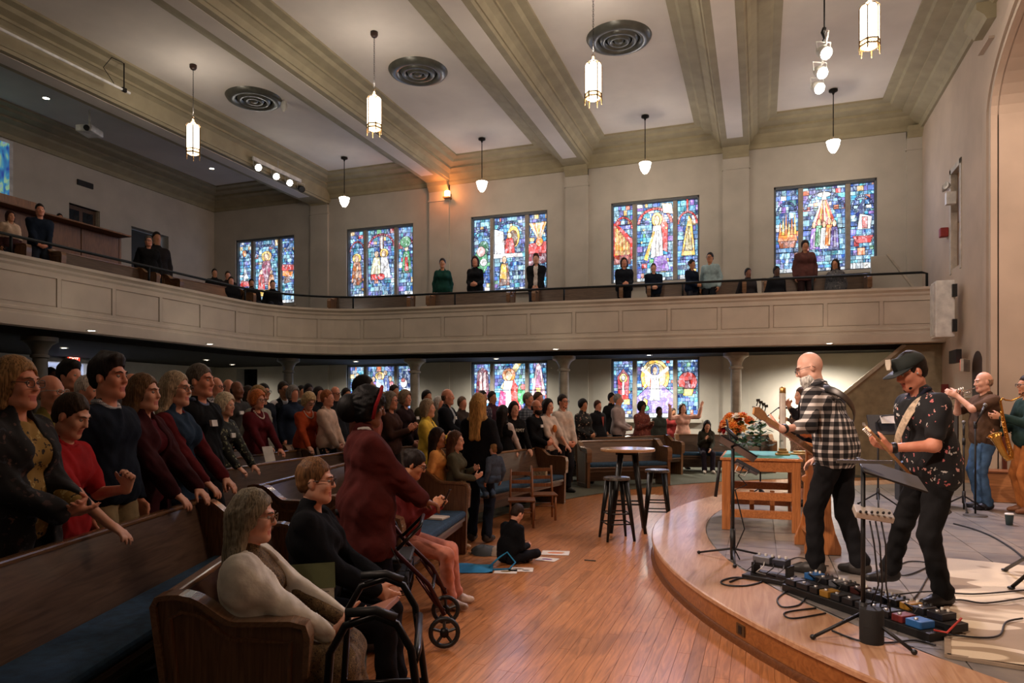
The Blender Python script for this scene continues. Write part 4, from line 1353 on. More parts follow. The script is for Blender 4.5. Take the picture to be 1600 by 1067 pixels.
pew_between((-3.9, 8.2), (-3.45, 11.15), 'pew behind the two small ladder back chairs')
pew_between((-3.4, 13.6), (-2.0, 14.7), 'front pew behind the bar table and stools')
pew_between((-1.95, 17.75), (.25, 18.2), 'pew against the side wall where a woman sits alone')
def polar(r, phi):
 return (DC[0] - r * math.cos(R(phi)), DC[1] + r * math.sin(R(phi)))
def row(r, p0, p1, label):
 pew_between(polar(r, p0), polar(r, p1), label)
for k, r in enumerate((12.1, 13.2, 14.3)):
 o_ = 1.08 * (k + 1)
 pew_between((-2.5 - .937 * o_, .3 - .35 * o_), (-3.98 - .937 * o_, 4.29 - .35 * o_), ['pew behind the man in the navy sweater', 'third pew behind the standing family at the left', 'fourth pew behind the standing family at the left'][k])
for k, r in enumerate((11.9, 12.9, 13.9, 14.9, 15.9)):
 row(r, -17, 4, ['grey brown pew the older women lean on', 'pew the woman in orange stands behind', 'pew with pale rails behind the woman in orange', 'pew by the man in the dark vest', 'rearmost pew on the left block'][k])
for k, r in enumerate((11.0, 12.0, 13.0, 14.0)):
 row(r, 7, 25, ['second pew behind the ladder back chairs', 'third pew behind the ladder back chairs', 'fourth pew behind the ladder back chairs', 'fifth pew behind the ladder back chairs'][k])
for k, r in enumerate((11.6, 12.7)):
 row(r, 30, 46, ['pew behind the man in the grey shirt', 'pew under the lower window with the risen figure'][k])
# balcony pews (dark, high backed)
for k, s in enumerate((1.6, 4.4, 7.4, 10.4, 13.2)):
 p, n = pat(s + .9)
 make_pew(2.3, 'dark balcony pew along the side gallery, number %s from the stage' % ('one', 'two', 'three', 'four', 'five')[k], (p[0] - n[0] * 1.2, p[1] - n[1] * 1.2, 3.9), math.atan2(n[1], n[0]) - math.pi / 2, 'balcony pews', rack=False)
for k, s in enumerate((16.4, 19.4, 22.4)):
 p, n = pat(s + .9)
 make_pew(2.3, 'dark balcony pew on the rear gallery, %s from the corner' % ('first', 'second', 'third')[k], (p[0] - n[0] * 1.25, p[1] - n[1] * 1.25, 3.9), math.atan2(n[1], n[0]) - math.pi / 2, 'balcony pews', rack=False)
# ---------------------------------------------------------------- bar table and stools
M_TOP = wood((150, 112, 78), (190, 150, 108), 0, rough=.22, coat=.5)
M_METB = mat((34, 36, 36), .35, metal=.6)
t = thing('bar_table', 'tall round bar table with pale wooden top and black legs', 'table', (-1.6, 8.95, .004))
B().lathe([(0, 1.02), (.34, 1.02), (.35, 1.03), (.35, 1.05), (.34, 1.06), (0, 1.06)], n=40).build('table_top', M_TOP, t, 'auto')
for k in range(4):
 a = R(45 + 90 * k + 12)
 b = B()
 b.tube([(.12 * math.cos(a), .12 * math.sin(a), 1.02), (.3 * math.cos(a), .3 * math.sin(a), 0)], [.04, .022], 6)
 b.build('leg', M_METB, t, True)
B().box(-.13, .13, -.13, .13, .98, 1.02).build('top_plate', M_METB, t)
for z, r_ in ((.36, .24),):
 for k in range(4):
  a, c = R(45 + 90 * k + 12), R(45 + 90 * (k + 1) + 12)
  B().cyl((r_ * math.cos(a), r_ * math.sin(a), z), (r_ * math.cos(c), r_ * math.sin(c), z), .012, n=6).build('brace', M_METB, t, True)
def make_stool(label, loc, rz):
 t = thing('bar_stool', label, 'stool', loc, rz, 'black metal bar stools')
 B().lathe([(0, .75), (.145, .75), (.16, .745), (.165, .72), (.16, .715), (0, .72)], n=28).build('seat', mat((120, 116, 110), .25, metal=.8), t, 'auto')
 for k in range(4):
  a = R(45 + 90 * k)
  B().tube([(.12 * math.cos(a), .12 * math.sin(a), .72), (.235 * math.cos(a), .235 * math.sin(a), 0)], [.036, .016], 6).build('leg', M_METB, t, True)
 for z, r_ in ((.2, .21), (.32, .19)):
  for k in range(4):
   a, c = R(45 + 90 * k), R(135 + 90 * k)
   B().cyl((r_ * math.cos(a), r_ * math.sin(a), z), (r_ * math.cos(c), r_ * math.sin(c), z), .009, n=6).build('foot_rail', M_METB, t, True)
 return t
make_stool('black metal bar stool in front of the bar table', (-1.62, 8.33, .004), .5)
make_stool('black metal bar stool half hidden behind the bar table', (-1.3, 9.5, .004), .2)
# child ladder back chairs
def ladder_chair(label, loc, rz):
 t = thing('ladder_back_chair', label, 'chair', loc, rz, 'small wooden ladder back chairs')
 m = wood((112, 66, 36), (146, 92, 52), 2, rough=.4)
 for sx in (-.15, .15):
  B().tube([(sx, -.16, 0), (sx, -.16, .34), (sx * .95, -.21, .74)], .016, 7).build('rear_leg', m, t, True)
  B().cyl((sx, .14, 0), (sx, .14, .36), .017, n=7).build('front_leg', m, t, True)
  B().cyl((sx, -.16, .16), (sx, .14, .16), .01, n=6).build('side_rung', m, t, True)
 B().box(-.18, .18, -.18, .17, .34, .365).build('seat', m, t, bevel=.008)
 for z in (.46, .57, .68):
  B().obox((0, -.165 - (z - .34) * .12, z), (.29, .014, .05), rx=.12).build('back_slat', m, t, bevel=.004)
 for y in (-.16, .14):
  B().cyl((-.15, y, .2), (.15, y, .2), .01, n=6).build('cross_rung', m, t, True)
p = at(815, 800, 9.25)
ladder_chair('small ladder back chair nearer the boy on the floor', (p.x, p.y, .012), R(200))
p = at(849, 800, 9.85)
ladder_chair('small ladder back chair nearer the bar table', (p.x, p.y, .012), R(205))
# ---------------------------------------------------------------- rollator
M_FRAME = mat((26, 24, 24), .3, metal=.6)
M_WALKR = mat((60, 20, 22), .35, metal=.5)
def wheel(root, c, r, ax):
 c, ax = Vector(c), Vector(ax).normalized()
 s = Vector((0, 0, 1))
 u = ax.cross(s).normalized()
 b = B()
 b.tube([c + (u * math.cos(a) + s * math.sin(a)) * r for a in [2 * math.pi * k / 24 for k in range(24)]], .016, 7, closed=True)
 o = b.build('tyre', M_BLACK, root, True)
 for k in range(5):
  a = 2 * math.pi * k / 5 + .3
  B().cyl(c, c + (u * math.cos(a) + s * math.sin(a)) * (r - .012), .011, n=5).build('spoke', mat((44, 42, 40), .5), o)
 B().lathe([(.0, -.022), (.03, -.022), (.03, .022), (0, .022)], c, 10, axis=ax).build('hub', M_DKMET, o, True)
q0 = onz(690, 1015, 0)      # front wheels touch down here
rt = thing('rollator', 'four wheeled walker frame with seat and basket in front of the woman in the coat', 'walker', (q0.x - .34, q0.y + .12, .012), R(-66))
# local: +y forward (towards the right of the photo), x across
for s in (-1, 1):
 x = s * .26
 fr = B().tube([(x, -.30, .92), (x, -.20, .86), (x, -.02, .62), (x, .18, .42), (x, .28, .22)], .016, 8)
 fr.build('front_tube', M_WALKR, rt, True)
 B().tube([(x, -.06, .66), (x, -.18, .40), (x, -.32, .13)], .016, 8).build('rear_tube', M_WALKR, rt, True)
 B().tube([(x, -.42, .9), (x, -.28, .93)], .022, 8).build('hand_grip', M_BLACK, rt, True)
 B().tube([(x, -.38, .88), (x, -.30, .80), (x, -.26, .83), (x, -.22, .87)], .008, 6).build('brake_lever', M_FRAME, rt, True)
 B().tube([(x, -.30, .86), (x + s * .08, -.12, .80), (x + s * .03, .0, .55), (x, -.2, .3)], .005, 5).build('brake_cable', M_BLACK, rt, True)
 B().tube([(x, .1, .48), (x, .22, .3), (x, .28, .25)], .012, 6).build('fork', M_WALKR, rt, True)
 wheel(rt, (x, .28, .105), .09, (1, 0, 0))
 wheel(rt, (x, -.33, .105), .09, (1, 0, 0))
B().tube([(-.26, -.04, .64), (-.24, .12, .80), (.24, .12, .80), (.26, -.04, .64)], .013, 7).build('back_bar', M_FRAME, rt, True)
B().cyl((-.26, .2, .36), (.26, .2, .36), .012, n=7).build('cross_brace', M_FRAME, rt, True)
B().box(-.22, .22, -.22, .06, .55, .58).build('seat', M_BLACK, rt, bevel=.012)
b = B()
for k in range(9):
 x = -.2 + .05 * k
 b.bar((x, -.2, .5), (x, -.2, .34), .005, .005).bar((x, .05, .5), (x, .05, .34), .005, .005).bar((x, -.2, .34), (x, .05, .34), .005, .005)
for z in (.34, .42, .5):
 b.tube([(-.2, -.2, z), (.2, -.2, z), (.2, .05, z), (-.2, .05, z)], .004, 4, closed=True)
stuff(b.build('wire_basket', M_FRAME, rt))
B().box(-.19, .19, -.19, .04, .35, .47).build('basket_bag', mat((20, 20, 22), .9), rt, bevel=.02)
# folding walker in the foreground
q0 = onz(602, 1062, .3) if False else at(604, 900, 2.62)
wk = thing('walking_frame', 'black folding walking frame standing before the seated woman in white', 'walker', (q0.x, q0.y, .012), R(-64))
H_ = .88
for s in (-1, 1):
 x = s * .26
 B().tube([(x * 1.06, -.22, 0), (x, -.17, H_ - .12), (x, -.12, H_ - .03), (x, -.02, H_), (x, .05, H_ - .03), (x, .1, H_ - .12), (x * 1.06, .2, 0)], .0145, 8).build('side_frame', M_FRAME, wk, True)
 B().cyl((x * 1.02, -.19, .45), (x * 1.02, .15, .45), .012, n=7).build('side_brace', M_FRAME, wk, True)
 B().tube([(x, -.12, H_ + .012), (x, -.02, H_ + .004 + .014), (x, .05, H_ - .01)], .0165, 8).build('hand_grip', M_BLACK, wk, True)
 for y in (-.22, .2):
  B().lathe([(.018, 0), (.02, .01), (.017, .06)], (x * 1.06, y, 0), 10).build('rubber_foot', M_BLACK, wk, True)
B().tube([(-.26, .11, H_ - .16), (-.2, .12, H_ - .14), (.2, .12, H_ - .14), (.26, .11, H_ - .16)], .0145, 8).build('front_bar', M_FRAME, wk, True)
B().tube([(-.27, .16, .4), (-.2, .16, .42), (.2, .16, .42), (.27, .16, .4)], .0145, 8).build('lower_bar', M_FRAME, wk, True)
B().box(-.12, .08, .143, .146, .405, .44).build('warning_label', mat((210, 206, 196), .6), wk)
# ---------------------------------------------------------------- things on the floor and seats
p = onz(732, 890, 0)
t = thing('tote_bag', 'flat turquoise cloth tote bag lying on the wooden floor', 'bag', (p.x, p.y, .006), R(20))
M_TURQ = mat((24, 116, 160), .85, var=.15, bump=.3, bscale=150)
b = B()
n, m_ = 8, 6
vs, fs = [], []
for side in (0, 1):
 for i in range(n + 1):
  for j in range(m_ + 1):
   u, v = i / n, j / m_
   edge = min(u, 1 - u, v, 1 - v) * 4
   h = .004 + (.03 * min(1, edge) + .008 * math.sin(9 * u + 5 * v)) * side * (1 if edge > 0 else 0)
   vs.append((-.26 + .5 * u, -.17 + .36 * v, max(.002, h)))
for side in (0, 1):
 o = side * (n + 1) * (m_ + 1)
 for i in range(n):
  for j in range(m_):
   a = o + i * (m_ + 1) + j
   fs.append((a, a + m_ + 1, a + m_ + 2, a + 1))
b.add(vs, fs).build('bag_body', M_TURQ, t, True)
B().tube([(.2, .0, .02), (.3, .06, .1), (.38, .12, .14), (.46, .06, .05), (.4, -.04, .01), (.24, -.08, .015)], .009, 6).build('handle', M_TURQ, t, True)
def paper(label, px, py, z, w, h, rz, marks=(), name='paper_sheet', t_=.002):
 p = onz(px, py, z)
 t = thing(name, label, 'paper', (p.x, p.y, z + .001), rz)
 B().box(-w / 2, w / 2, -h / 2, h / 2, 0, t_).build('sheet', mat((214, 204, 190), .8, var=.05), t)
 for k, (x, y, sx, sy, c) in enumerate(marks):
  B().sphere((x, y, t_), (sx, sy, .001), 10, 4).build('crayon_mark', mat(c, .9), t)
 return t
paper('coloured drawing on white paper near the boy, upper sheet', 868, 864, .006, .3, .22, .2, [(0, 0, .09, .05, (206, 130, 90)), (.06, .03, .04, .03, (220, 170, 120))])
paper('white drawing with purple scribble, right of the boy', 855, 874, .006, .22, .16, -.1, [(0, 0, .06, .03, (110, 60, 110))])
paper('drawing beside the tote bag handle, left sheet', 790, 893, .006, .22, .16, .3, [(0, 0, .05, .03, (120, 96, 40))])
paper('drawing beside the tote bag handle, right sheet', 814, 890, .006, .24, .17, .25, [(-.03, .02, .06, .02, (70, 60, 40)), (.05, -.03, .04, .02, (40, 36, 30))])
p = onz(922, 877, 0)
tag(B().cyl((-.06, 0, .006), (.06, 0, .006), .006, n=6).build('crayon', mat((24, 22, 22), .5)), 'dark crayon lying alone on the wooden floor', 'crayon').location = (p.x, p.y, .004)
p = onz(717, 862, 0)
t = thing('backpack', 'crumpled grey white bag on the floor by the girls feet', 'bag', (p.x + .42, p.y - .05, .005))
b = B()
rnd = random.Random(5)
for k in range(2):
 vs, fs = [], []
 n, m_ = 14, 8
 for i in range(m_ + 1):
  a = math.pi / 2 * i / m_
  for q in range(n):
   f = 2 * math.pi * q / n
   rr = 1 + .18 * math.sin(3 * f + k) * math.cos(a) + .1 * math.sin(7 * f + 5 * a)
   vs.append((k * .18 - .1 + .16 * rr * math.cos(a) * math.cos(f), .1 * rr * math.cos(a) * math.sin(f) + .05 * k, .1 * math.sin(a) * (1 + .1 * math.sin(5 * f))))
 for i in range(m_):
  for q in range(n):
   l = (q + 1) % n
   fs.append((i * n + q, i * n + l, (i + 1) * n + l, (i + 1) * n + q))
 B().add(vs, fs).build(['bag_body', 'bag_flap'][k], [mat((70, 76, 80), .8), mat((176, 160, 144), .8)][k], t, True)
# hymnals and bulletins on pews
t = thing('songbook', 'open printed bulletin and green book on the front pew beside the woman in black', 'book', (at(467, 910, 3.4).x, at(467, 910, 3.4).y, .43), R(37), scale=1.3)
B().obox((0, 0, .12), (.26, .02, .22), rx=-.5).build('printed_page', mat((150, 142, 122), .8, bump=.0, var=.12, scale=40), t)
B().obox((0, .07, .24), (.27, .03, .1), rx=-.5).build('green_cover', mat((78, 84, 44), .7), t)
for k in range(14):
 B().obox((0, -.012 + .0075 * (k - 7) * .5, .12 - .014 * (7 - k) * .9 + .0), (.22, .0015, .004), rx=-.5).build('print_line', mat((90, 84, 72), .9), t)
tag(B().box(-.14, .14, -.05, .05, 0, .13).build('tissue_box', mat((168, 150, 120), .7, var=.4, scale=30), bevel=.008), 'patterned box on the blue cushion by the pew arm', 'box').location = (-3.32, 10.6, .484)
tag(B().box(-.12, .12, -.09, .09, 0, .02).build('service_book', mat((210, 196, 180), .8), bevel=.004), 'pale booklet on the pew cushion beside the blond woman', 'book').location = (-3.05, 6.3, .484)
tag(B().box(-.1, .1, -.005, .005, 0, .12).build('pew_card', mat((200, 180, 160), .8)), 'small white card on the pew end behind the bar table', 'card')
o = bpy.data.objects['pew_card']
o.location = (-3.27, 13.52, .5)
o.rotation_euler = (0, 0, R(-52))
# ================================================================ on the stage
M_OAK = wood((158, 96, 50), (196, 128, 74), 2, rough=.35, coat=.15)
M_OAKX = wood((158, 96, 50), (196, 128, 74), 1, rough=.35, coat=.15)
# communion table (seen from its end)
ct = thing('communion_table', 'oak communion table with square legs and turquoise top', 'table', (.01, 8.75, DZ))
x0, x1, y0, y1, ht = -.41, .41, -.58, .62, .81
for x in (x0, x1 - .09):
 for y in (y0, y1 - .09):
  B().box(x, x + .09, y, y + .09, 0, ht - .03).build('leg', M_OAK, ct, bevel=.005)
for y in (y0 + .005, y1 - .055):
 B().box(x0 + .09, x1 - .09, y, y + .05, ht - .15, ht - .03).build('apron', M_OAKX, ct, bevel=.004)
for x in (x0 + .005, x1 - .055):
 B().box(x, x + .05, y0 + .09, y1 - .09, ht - .15, ht - .03).build('apron', M_OAKX, ct, bevel=.004)
B().box(x0 - .02, x1 + .02, y0 - .02, y1 + .02, ht - .03, ht).build('table_top', M_OAKX, ct, bevel=.005)
B().box(x0 + .01, x1 - .01, y0 + .005, y1, ht, ht + .006).build('turquoise_runner', mat((86, 168, 158), .6, var=.1), ct)
for z in (.14, .34):
 for y in (y0 + .02, y1 - .06):
  B().box(x0 + .09, x1 - .09, y, y + .04, z, z + .09).build('stretcher', M_OAKX, ct, bevel=.004)
for x in (x0 + .02, x1 - .06):
 for z in (.14, .34):
  B().box(x, x + .04, y0 + .09, y1 - .09, z, z + .09).build('stretcher', M_OAKX, ct, bevel=.004)
for x in (-.12, .1):
 B().box(x, x + .05, y0 + .3, y0 + .34, .14, .42).build('upright', M_OAK, ct)
TT = DZ + ht + .007
# candle with brass base
t = thing('altar_candle', 'tall white candle with brown back on stepped brass base on the communion table', 'candle', (.25, 8.66, TT))
for k, (w, z) in enumerate(((.16, 0), (.12, .028), (.085, .056))):
 B().box(-w / 2, w / 2, -w / 2, w / 2, z, z + .024).build('base_step', mat((190, 150, 90), .3, metal=.8), t, bevel=.004)
B().box(-.035, .035, .0, .02, .08, .78).build('wooden_back', wood((140, 96, 60), (170, 124, 84), 2), t)
B().lathe([(0, .08), (.03, .08), (.03, .72), (.026, .735), (0, .73)], (0, -.03, 0), 16).build('wax', mat((236, 228, 216), .5), t, 'auto')
B().lathe([(.034, .72), (.034, .77), (.02, .79), (0, .79)], (0, -.03, 0), 12).build('brass_cap', mat((190, 150, 90), .3, metal=.8), t, True)
B().box(.09, .3, .1, .22, 0, .02).box(.12, .27, .12, .2, .02, .045).build('brass_tray', mat((200, 170, 110), .3, metal=.7), t, bevel=.004)
# bouquet
bq = thing('flower_bouquet', 'bouquet of orange and white flowers with green leaves on the communion table', 'bouquet', (-.2, 8.46, TT), scale=1.25)
rnd = random.Random(11)
B().lathe([(0, 0), (.06, 0), (.07, .05), (.05, .11), (.045, .11), (0, .03)], n=16).build('vase', mat((120, 130, 120), .2), bq, True)
fl_cols = [((232, 120, 40), 'orange'), ((244, 150, 60), 'orange'), ((220, 90, 40), 'orange'), ((240, 232, 214), 'white'), ((196, 44, 50), 'red'), ((246, 186, 110), 'peach')]
def flower_mesh(r, petals, col):
 b = B()
 for layer in range(3):
  for k in range(petals):
   a = 2 * math.pi * k / petals + layer * .5
   el = .25 + layer * .45
   d = Vector((math.cos(a) * math.cos(el), math.sin(a) * math.cos(el), math.sin(el)))
   s = Vector((-math.sin(a), math.cos(a), 0))
   L_ = r * (1 - .2 * layer)
   p = [Vector((0, 0, 0)), d * L_ * .5 + s * L_ * .32, d * L_ + Vector((0, 0, .1 * L_)), d * L_ * .5 - s * L_ * .32]
   b.add(p, [(0, 1, 2, 3)])
 b.sphere((0, 0, r * .25), r * .25, 6, 4)
 me = b.build('flower', mat(col, .7, var=.2, scale=30), bq, True)
 return me
protos = {}
for k in range(70):
 c = fl_cols[rnd.choice((0, 0, 1, 1, 2, 3, 4, 5))]
 u, v = rnd.uniform(0, 2 * math.pi), rnd.uniform(.15, 1.0)
 d = Vector((math.cos(u) * math.sqrt(1 - v * v * .8), math.sin(u) * math.sqrt(1 - v * v * .8), v))
 if d.y > .4:
  d.y *= -.5
 if d.x > .3 and d.z < .6:
  continue
 pos = Vector((-.03, -.02, .2)) + Vector((d.x * .15, d.y * .13, d.z * .17))
 key = c[0]
 if key not in protos:
  o = flower_mesh(.05, 7, key)
  protos[key] = o
 else:
  o = protos[key].copy()
  COL.objects.link(o)
 o.location = pos
 o.rotation_euler = Vector((0, 0, 1)).rotation_difference(d.normalized()).to_euler()
lf = B()
for k in range(280):
 u, v = rnd.uniform(0, 2 * math.pi), rnd.uniform(-.6, .7)
 rr = rnd.uniform(.08, .2)
 p = Vector((math.cos(u) * rr + .05, math.sin(u) * rr, .18 + v * .18))
 d = Vector((math.cos(u), math.sin(u), rnd.uniform(-.5, .6))).normalized()
 s = d.cross(Vector((0, 0, 1))).normalized()
 L_ = rnd.uniform(.06, .11)
 lf.add([p, p + d * L_ * .5 + s * L_ * .25, p + d * L_, p + d * L_ * .5 - s * L_ * .25], [(0, 1, 2, 3)])
stuff(lf.build('leaves', mat((50, 84, 40), .6, var=.3, scale=30), bq))
fl2 = B()
for k in range(40):
 p = Vector((.1 + rnd.uniform(-.04, .08), rnd.uniform(-.1, .08), .26 + rnd.uniform(-.08, .08)))
 d = Vector((rnd.uniform(.2, 1), rnd.uniform(-1, .6), rnd.uniform(0, 1))).normalized()
 s = d.cross(Vector((0, 0, 1))).normalized()
 fl2.add([p, p + d * .025 + s * .008, p + d * .05, p + d * .025 - s * .008], [(0, 1, 2, 3)])
stuff(fl2.build('white_blossom', mat((238, 224, 210), .8), bq))
# lectern with curved side profile
p = onz(1278, 862, DZ)
t = thing('lectern', 'oak lectern side with curved foot between table and bass player', 'lectern', (p.x, p.y + .1, DZ), R(8))
prof = [(-.16, 0), (-.16, .07), (-.11, .2), (-.075, .36), (-.07, .62), (-.09, .64), (-.09, .68), (-.055, .7), (-.055, .96), (.055, .96), (.055, .7), (.09, .68), (.09, .64), (.07, .62), (.075, .36), (.11, .2), (.16, .07), (.16, 0)]
B().extrude([(x, -.24, z) for x, z in prof], (0, .05, 0)).build('front_side', M_OAK, t, bevel=.004)
B().extrude([(x, .22, z) for x, z in prof], (0, .05, 0)).build('rear_side', M_OAK, t, bevel=.004)
B().box(-.04, .04, -.2, .22, .1, .9).build('core_panel', wood((110, 60, 30), (140, 82, 46), 2), t)
B().obox((0, .02, .99), (.42, .56, .03), ry=.3).build('reading_desk', M_OAKX, t, bevel=.004)
B().box(-.1, .1, -.2, .22, .16, .2).build('foot_rail', M_OAKX, t)
# ---------------------------------------------------------------- rug
def rug_mat():
 m, nt, b_ = _nt('rug')
 n = nt.nodes.new('ShaderNodeTexNoise')
 n.inputs['Scale'].default_value = 2.3
 n.inputs['Detail'].default_value = .2
 n.inputs['Distortion'].default_value = 1.3
 nt.links.new(_coord(nt, (.8, 1.3, 1)), n.inputs['Vector'])
 c = _ramp(nt, n.outputs['Fac'], [(.455, (162, 142, 118)), (.485, (216, 200, 174))])
 nt.links.new(c, b_.inputs['Base Color'])
 b_.inputs['Roughness'].default_value = .95
 n2 = nt.nodes.new('ShaderNodeTexNoise')
 n2.inputs['Scale'].default_value = 260
 nt.links.new(_coord(nt), n2.inputs['Vector'])
 _bump(nt, b_, n2.outputs['Fac'], .5, .006)
 return m
t = thing('rug', 'beige rug with pale swirling pattern on the stage', 'rug', (.97, 4.41, DZ), R(-12))
b = B()
vs, fs = [], []
n, m_ = 14, 16
for i in range(n + 1):
 for j in range(m_ + 1):
  u, v = i / n, j / m_
  z = .016 + (.012 * abs(math.sin(u * 9)) * (1 - v) ** 6)
  vs.append((2.4 * u, 2.9 * v, z))
for i in range(n):
 for j in range(m_):
  a = i * (m_ + 1) + j
  fs.append((a, a + m_ + 1, a + m_ + 2, a + 1))
b.add(vs, fs)
b.box(0, 2.4, 0, 2.9, 0.001, .014)
b.build('pile', rug_mat(), t, True)
B().box(-.012, .02, 0, 2.9, .001, .02).build('bound_edge', mat((150, 132, 112), .9), t)
B().box(0, 2.4, -.012, .02, .001, .02).build('bound_edge', mat((150, 132, 112), .9), t)
# ---------------------------------------------------------------- cables
def cable(label, pts, r=.006, z=DZ + .008, col=(20, 20, 22), raw=False):
 P = [Vector(p) if raw else onz(p[0], p[1], z) for p in pts]
 # Catmull-Rom
 out = []
 for i in range(len(P) - 1):
  a, b_, c, d = P[max(0, i - 1)], P[i], P[i + 1], P[min(len(P) - 1, i + 2)]
  for k in range(6):
   f = k / 6
   out.append(.5 * ((2 * b_) + (c - a) * f + (2 * a - 5 * b_ + 4 * c - d) * f * f + (3 * b_ - a - 3 * c + d) * f ** 3))
 out.append(P[-1])
 return tag(B().tube(out, r, 6).build('cable', mat(col, .5), smooth=True), label, 'cable', 'cables on the stage floor')
cable('thin black cable crossing the rug toward the right edge', [(1300, 925), (1380, 930), (1450, 924), (1520, 928), (1600, 922)], z=DZ + .03)
cable('black cable running below the first across the rug', [(1460, 940), (1500, 937), (1540, 942), (1600, 934)], z=DZ + .03)
cable('black cable bending up near the rug right edge', [(1475, 990), (1530, 996), (1562, 992), (1572, 972), (1598, 966)], z=DZ + .03)
cable('black cable loop on the tiles behind the guitarist leg', [(1395, 888), (1420, 877), (1452, 880), (1440, 890), (1410, 899), (1398, 886)])
cable('black cable curving between the guitarist legs', [(1375, 943), (1410, 944), (1432, 930), (1450, 900), (1462, 878)])
cable('black cable lying beside the long pedal board', [(1228, 905), (1262, 925), (1300, 940), (1350, 968)])
cable('coiled black cable ring on the tiles by the bass player', [(1235, 885), (1252, 879), (1266, 886), (1250, 891), (1236, 887), (1248, 880), (1264, 884)], r=.008)
cable('black cable looping on the wooden rim before the pedal box', [(1195, 905), (1150, 902), (1127, 908), (1135, 914), (1165, 915), (1190, 908), (1160, 903), (1140, 909)], r=.007)
cable('black cable drooping over the rim before the long pedal board', [(1232, 922), (1215, 935), (1222, 948), (1248, 945), (1258, 930), (1240, 920)], r=.006)
cable('second black cable loop over the rim below the first', [(1275, 950), (1235, 955), (1225, 960), (1240, 966), (1290, 958)], r=.006)
cable('bundle of black cables over the tiles at the right', [(1490, 818), (1520, 826), (1550, 838), (1580, 856), (1600, 872)], r=.009)
cable('thin black cable from the pedal box to the bass player foot', [(1226, 878), (1245, 871), (1262, 874), (1275, 882), (1295, 884)], r=.005)
cable('black cable on the rim in front of the pole base', [(1300, 985), (1340, 1000), (1385, 1004), (1430, 1000), (1462, 1008)], r=.006)
cable('thin cable lying behind the communion table', [(1160, 776), (1190, 770), (1215, 774), (1240, 772)], r=.006)
# ---------------------------------------------------------------- stands
def tripod(root, x, y, z, r=.3, rz=0.0, hub=.22, m=None):
 m = m or M_BLACK
 for k in range(3):
  a = rz + 2 * math.pi * k / 3
  o = B().tube([(x, y, z + hub), (x + r * math.cos(a), y + r * math.sin(a), z + .015)], [.011, .010], 6).build('tripod_leg', m, root, True, world=True)
  B().sphere((x + r * math.cos(a), y + r * math.sin(a), z + .016), (.018, .018, .016), 8, 5).build('rubber_foot', M_BLACK, o).matrix_parent_inverse = Matrix()
 B().cyl((x, y, z + hub - .1), (x, y, z + hub + .06), .022, n=8).build('hub', m, root, True, world=True)
# tablet stand in front of the table
p = onz(1145, 874, DZ)
t = thing('tablet_stand', 'black stand with tilted tablets and clip lights beside the communion table', 'stand', (p.x, p.y, DZ))
tripod(t, p.x, p.y, DZ, .34, 2.7, .1)
B().cyl((p.x, p.y, DZ + .05), (p.x, p.y, 1.22), .015, n=8).build('pole', M_BLACK, t, True, world=True)
B().cyl((p.x, p.y, DZ + .05), (p.x, p.y, DZ + .28), .024, n=8).build('collar', M_BLACK, t, True, world=True)
B().obox((p.x + .04, p.y + .02, 1.22), (.36, .2, .015), 0, -.35, .55).build('tablet', mat((26, 28, 32), .2), t, bevel=.004, world=True)
B().obox((p.x + .12, p.y - .04, 1.06), (.22, .12, .03), 0, -.3, .5).build('lower_tablet', mat((48, 50, 54), .25), t, bevel=.004, world=True)
B().tube([(p.x, p.y, 1.2), (p.x - .03, p.y + .1, 1.32), (p.x - .06, p.y + .12, 1.48)], .01, 6).build('boom_arm', M_BLACK, t, True, world=True)
B().cyl((p.x - .06, p.y + .12, 1.4), (p.x + .04, p.y + .05, 1.3), .018, n=8).build('clip_microphone', M_BLACK, t, True, world=True)
B().cyl((p.x - .11, p.y, 1.1), (p.x - .15, p.y, .78), .014, n=8).build('hanging_tube', M_BLACK, t, True, world=True)
B().tube([(p.x + .1, p.y, 1.08), (p.x + .05, p.y - .05, .98), (p.x + .12, p.y - .02, .9), (p.x + .02, p.y, .85), (p.x + .1, p.y, .5), (p.x + .02, p.y + .02, .3), (p.x + .06, p.y - .03, DZ + .01)], .006, 6).build('loose_cable', M_BLACK, t, True, world=True)
B().tube([(p.x + .06, p.y - .02, 1.1), (p.x + .02, p.y - .06, 1.02), (p.x + .1, p.y - .06, .98), (p.x + .14, p.y - .02, 1.04)], .005, 6).build('white_wire', M_WHITEP, t, True, world=True)
# pedal box on a small board
p = onz(1202, 905, DZ)
t = thing('pedal_box', 'small stack of effects boxes with wires on a black board', 'pedal board', (p.x, p.y, DZ + .001), R(-25))
B().box(-.17, .17, -.13, .13, 0, .035).build('board', M_BLACK, t, bevel=.004)
B().box(-.15, .15, .0, .12, .1, .115).build('shelf', M_BLACK, t)
for x in (-.14, .14):
 B().box(x - .01, x + .01, .0, .12, .03, .1).build('shelf_leg', M_BLACK, t)
B().box(-.14, -.0, .0, .11, .115, .17).build('silver_pedal', mat((120, 122, 128), .35, metal=.4), t, bevel=.006)
B().box(.02, .13, .0, .11, .115, .165).build('dark_pedal', mat((40, 44, 56), .4), t, bevel=.006)
for k in range(5):
 B().lathe([(.012, 0), (.012, .02), (0, .02)], (-.11 + .055 * k, .06, .168), 8).build('knob', mat((200, 196, 190), .4), t, True)
for k in range(4):
 x = -.12 + .08 * k
 B().tube([(x, .0, .13), (x + .02, -.06, .11), (x - .03, -.08, .06), (x + .03, -.04, .04)], .005, 5).build('patch_wire', [M_BLACK, M_WHITEP, M_BLACK, mat((90, 90, 96), .5)][k], t, True)
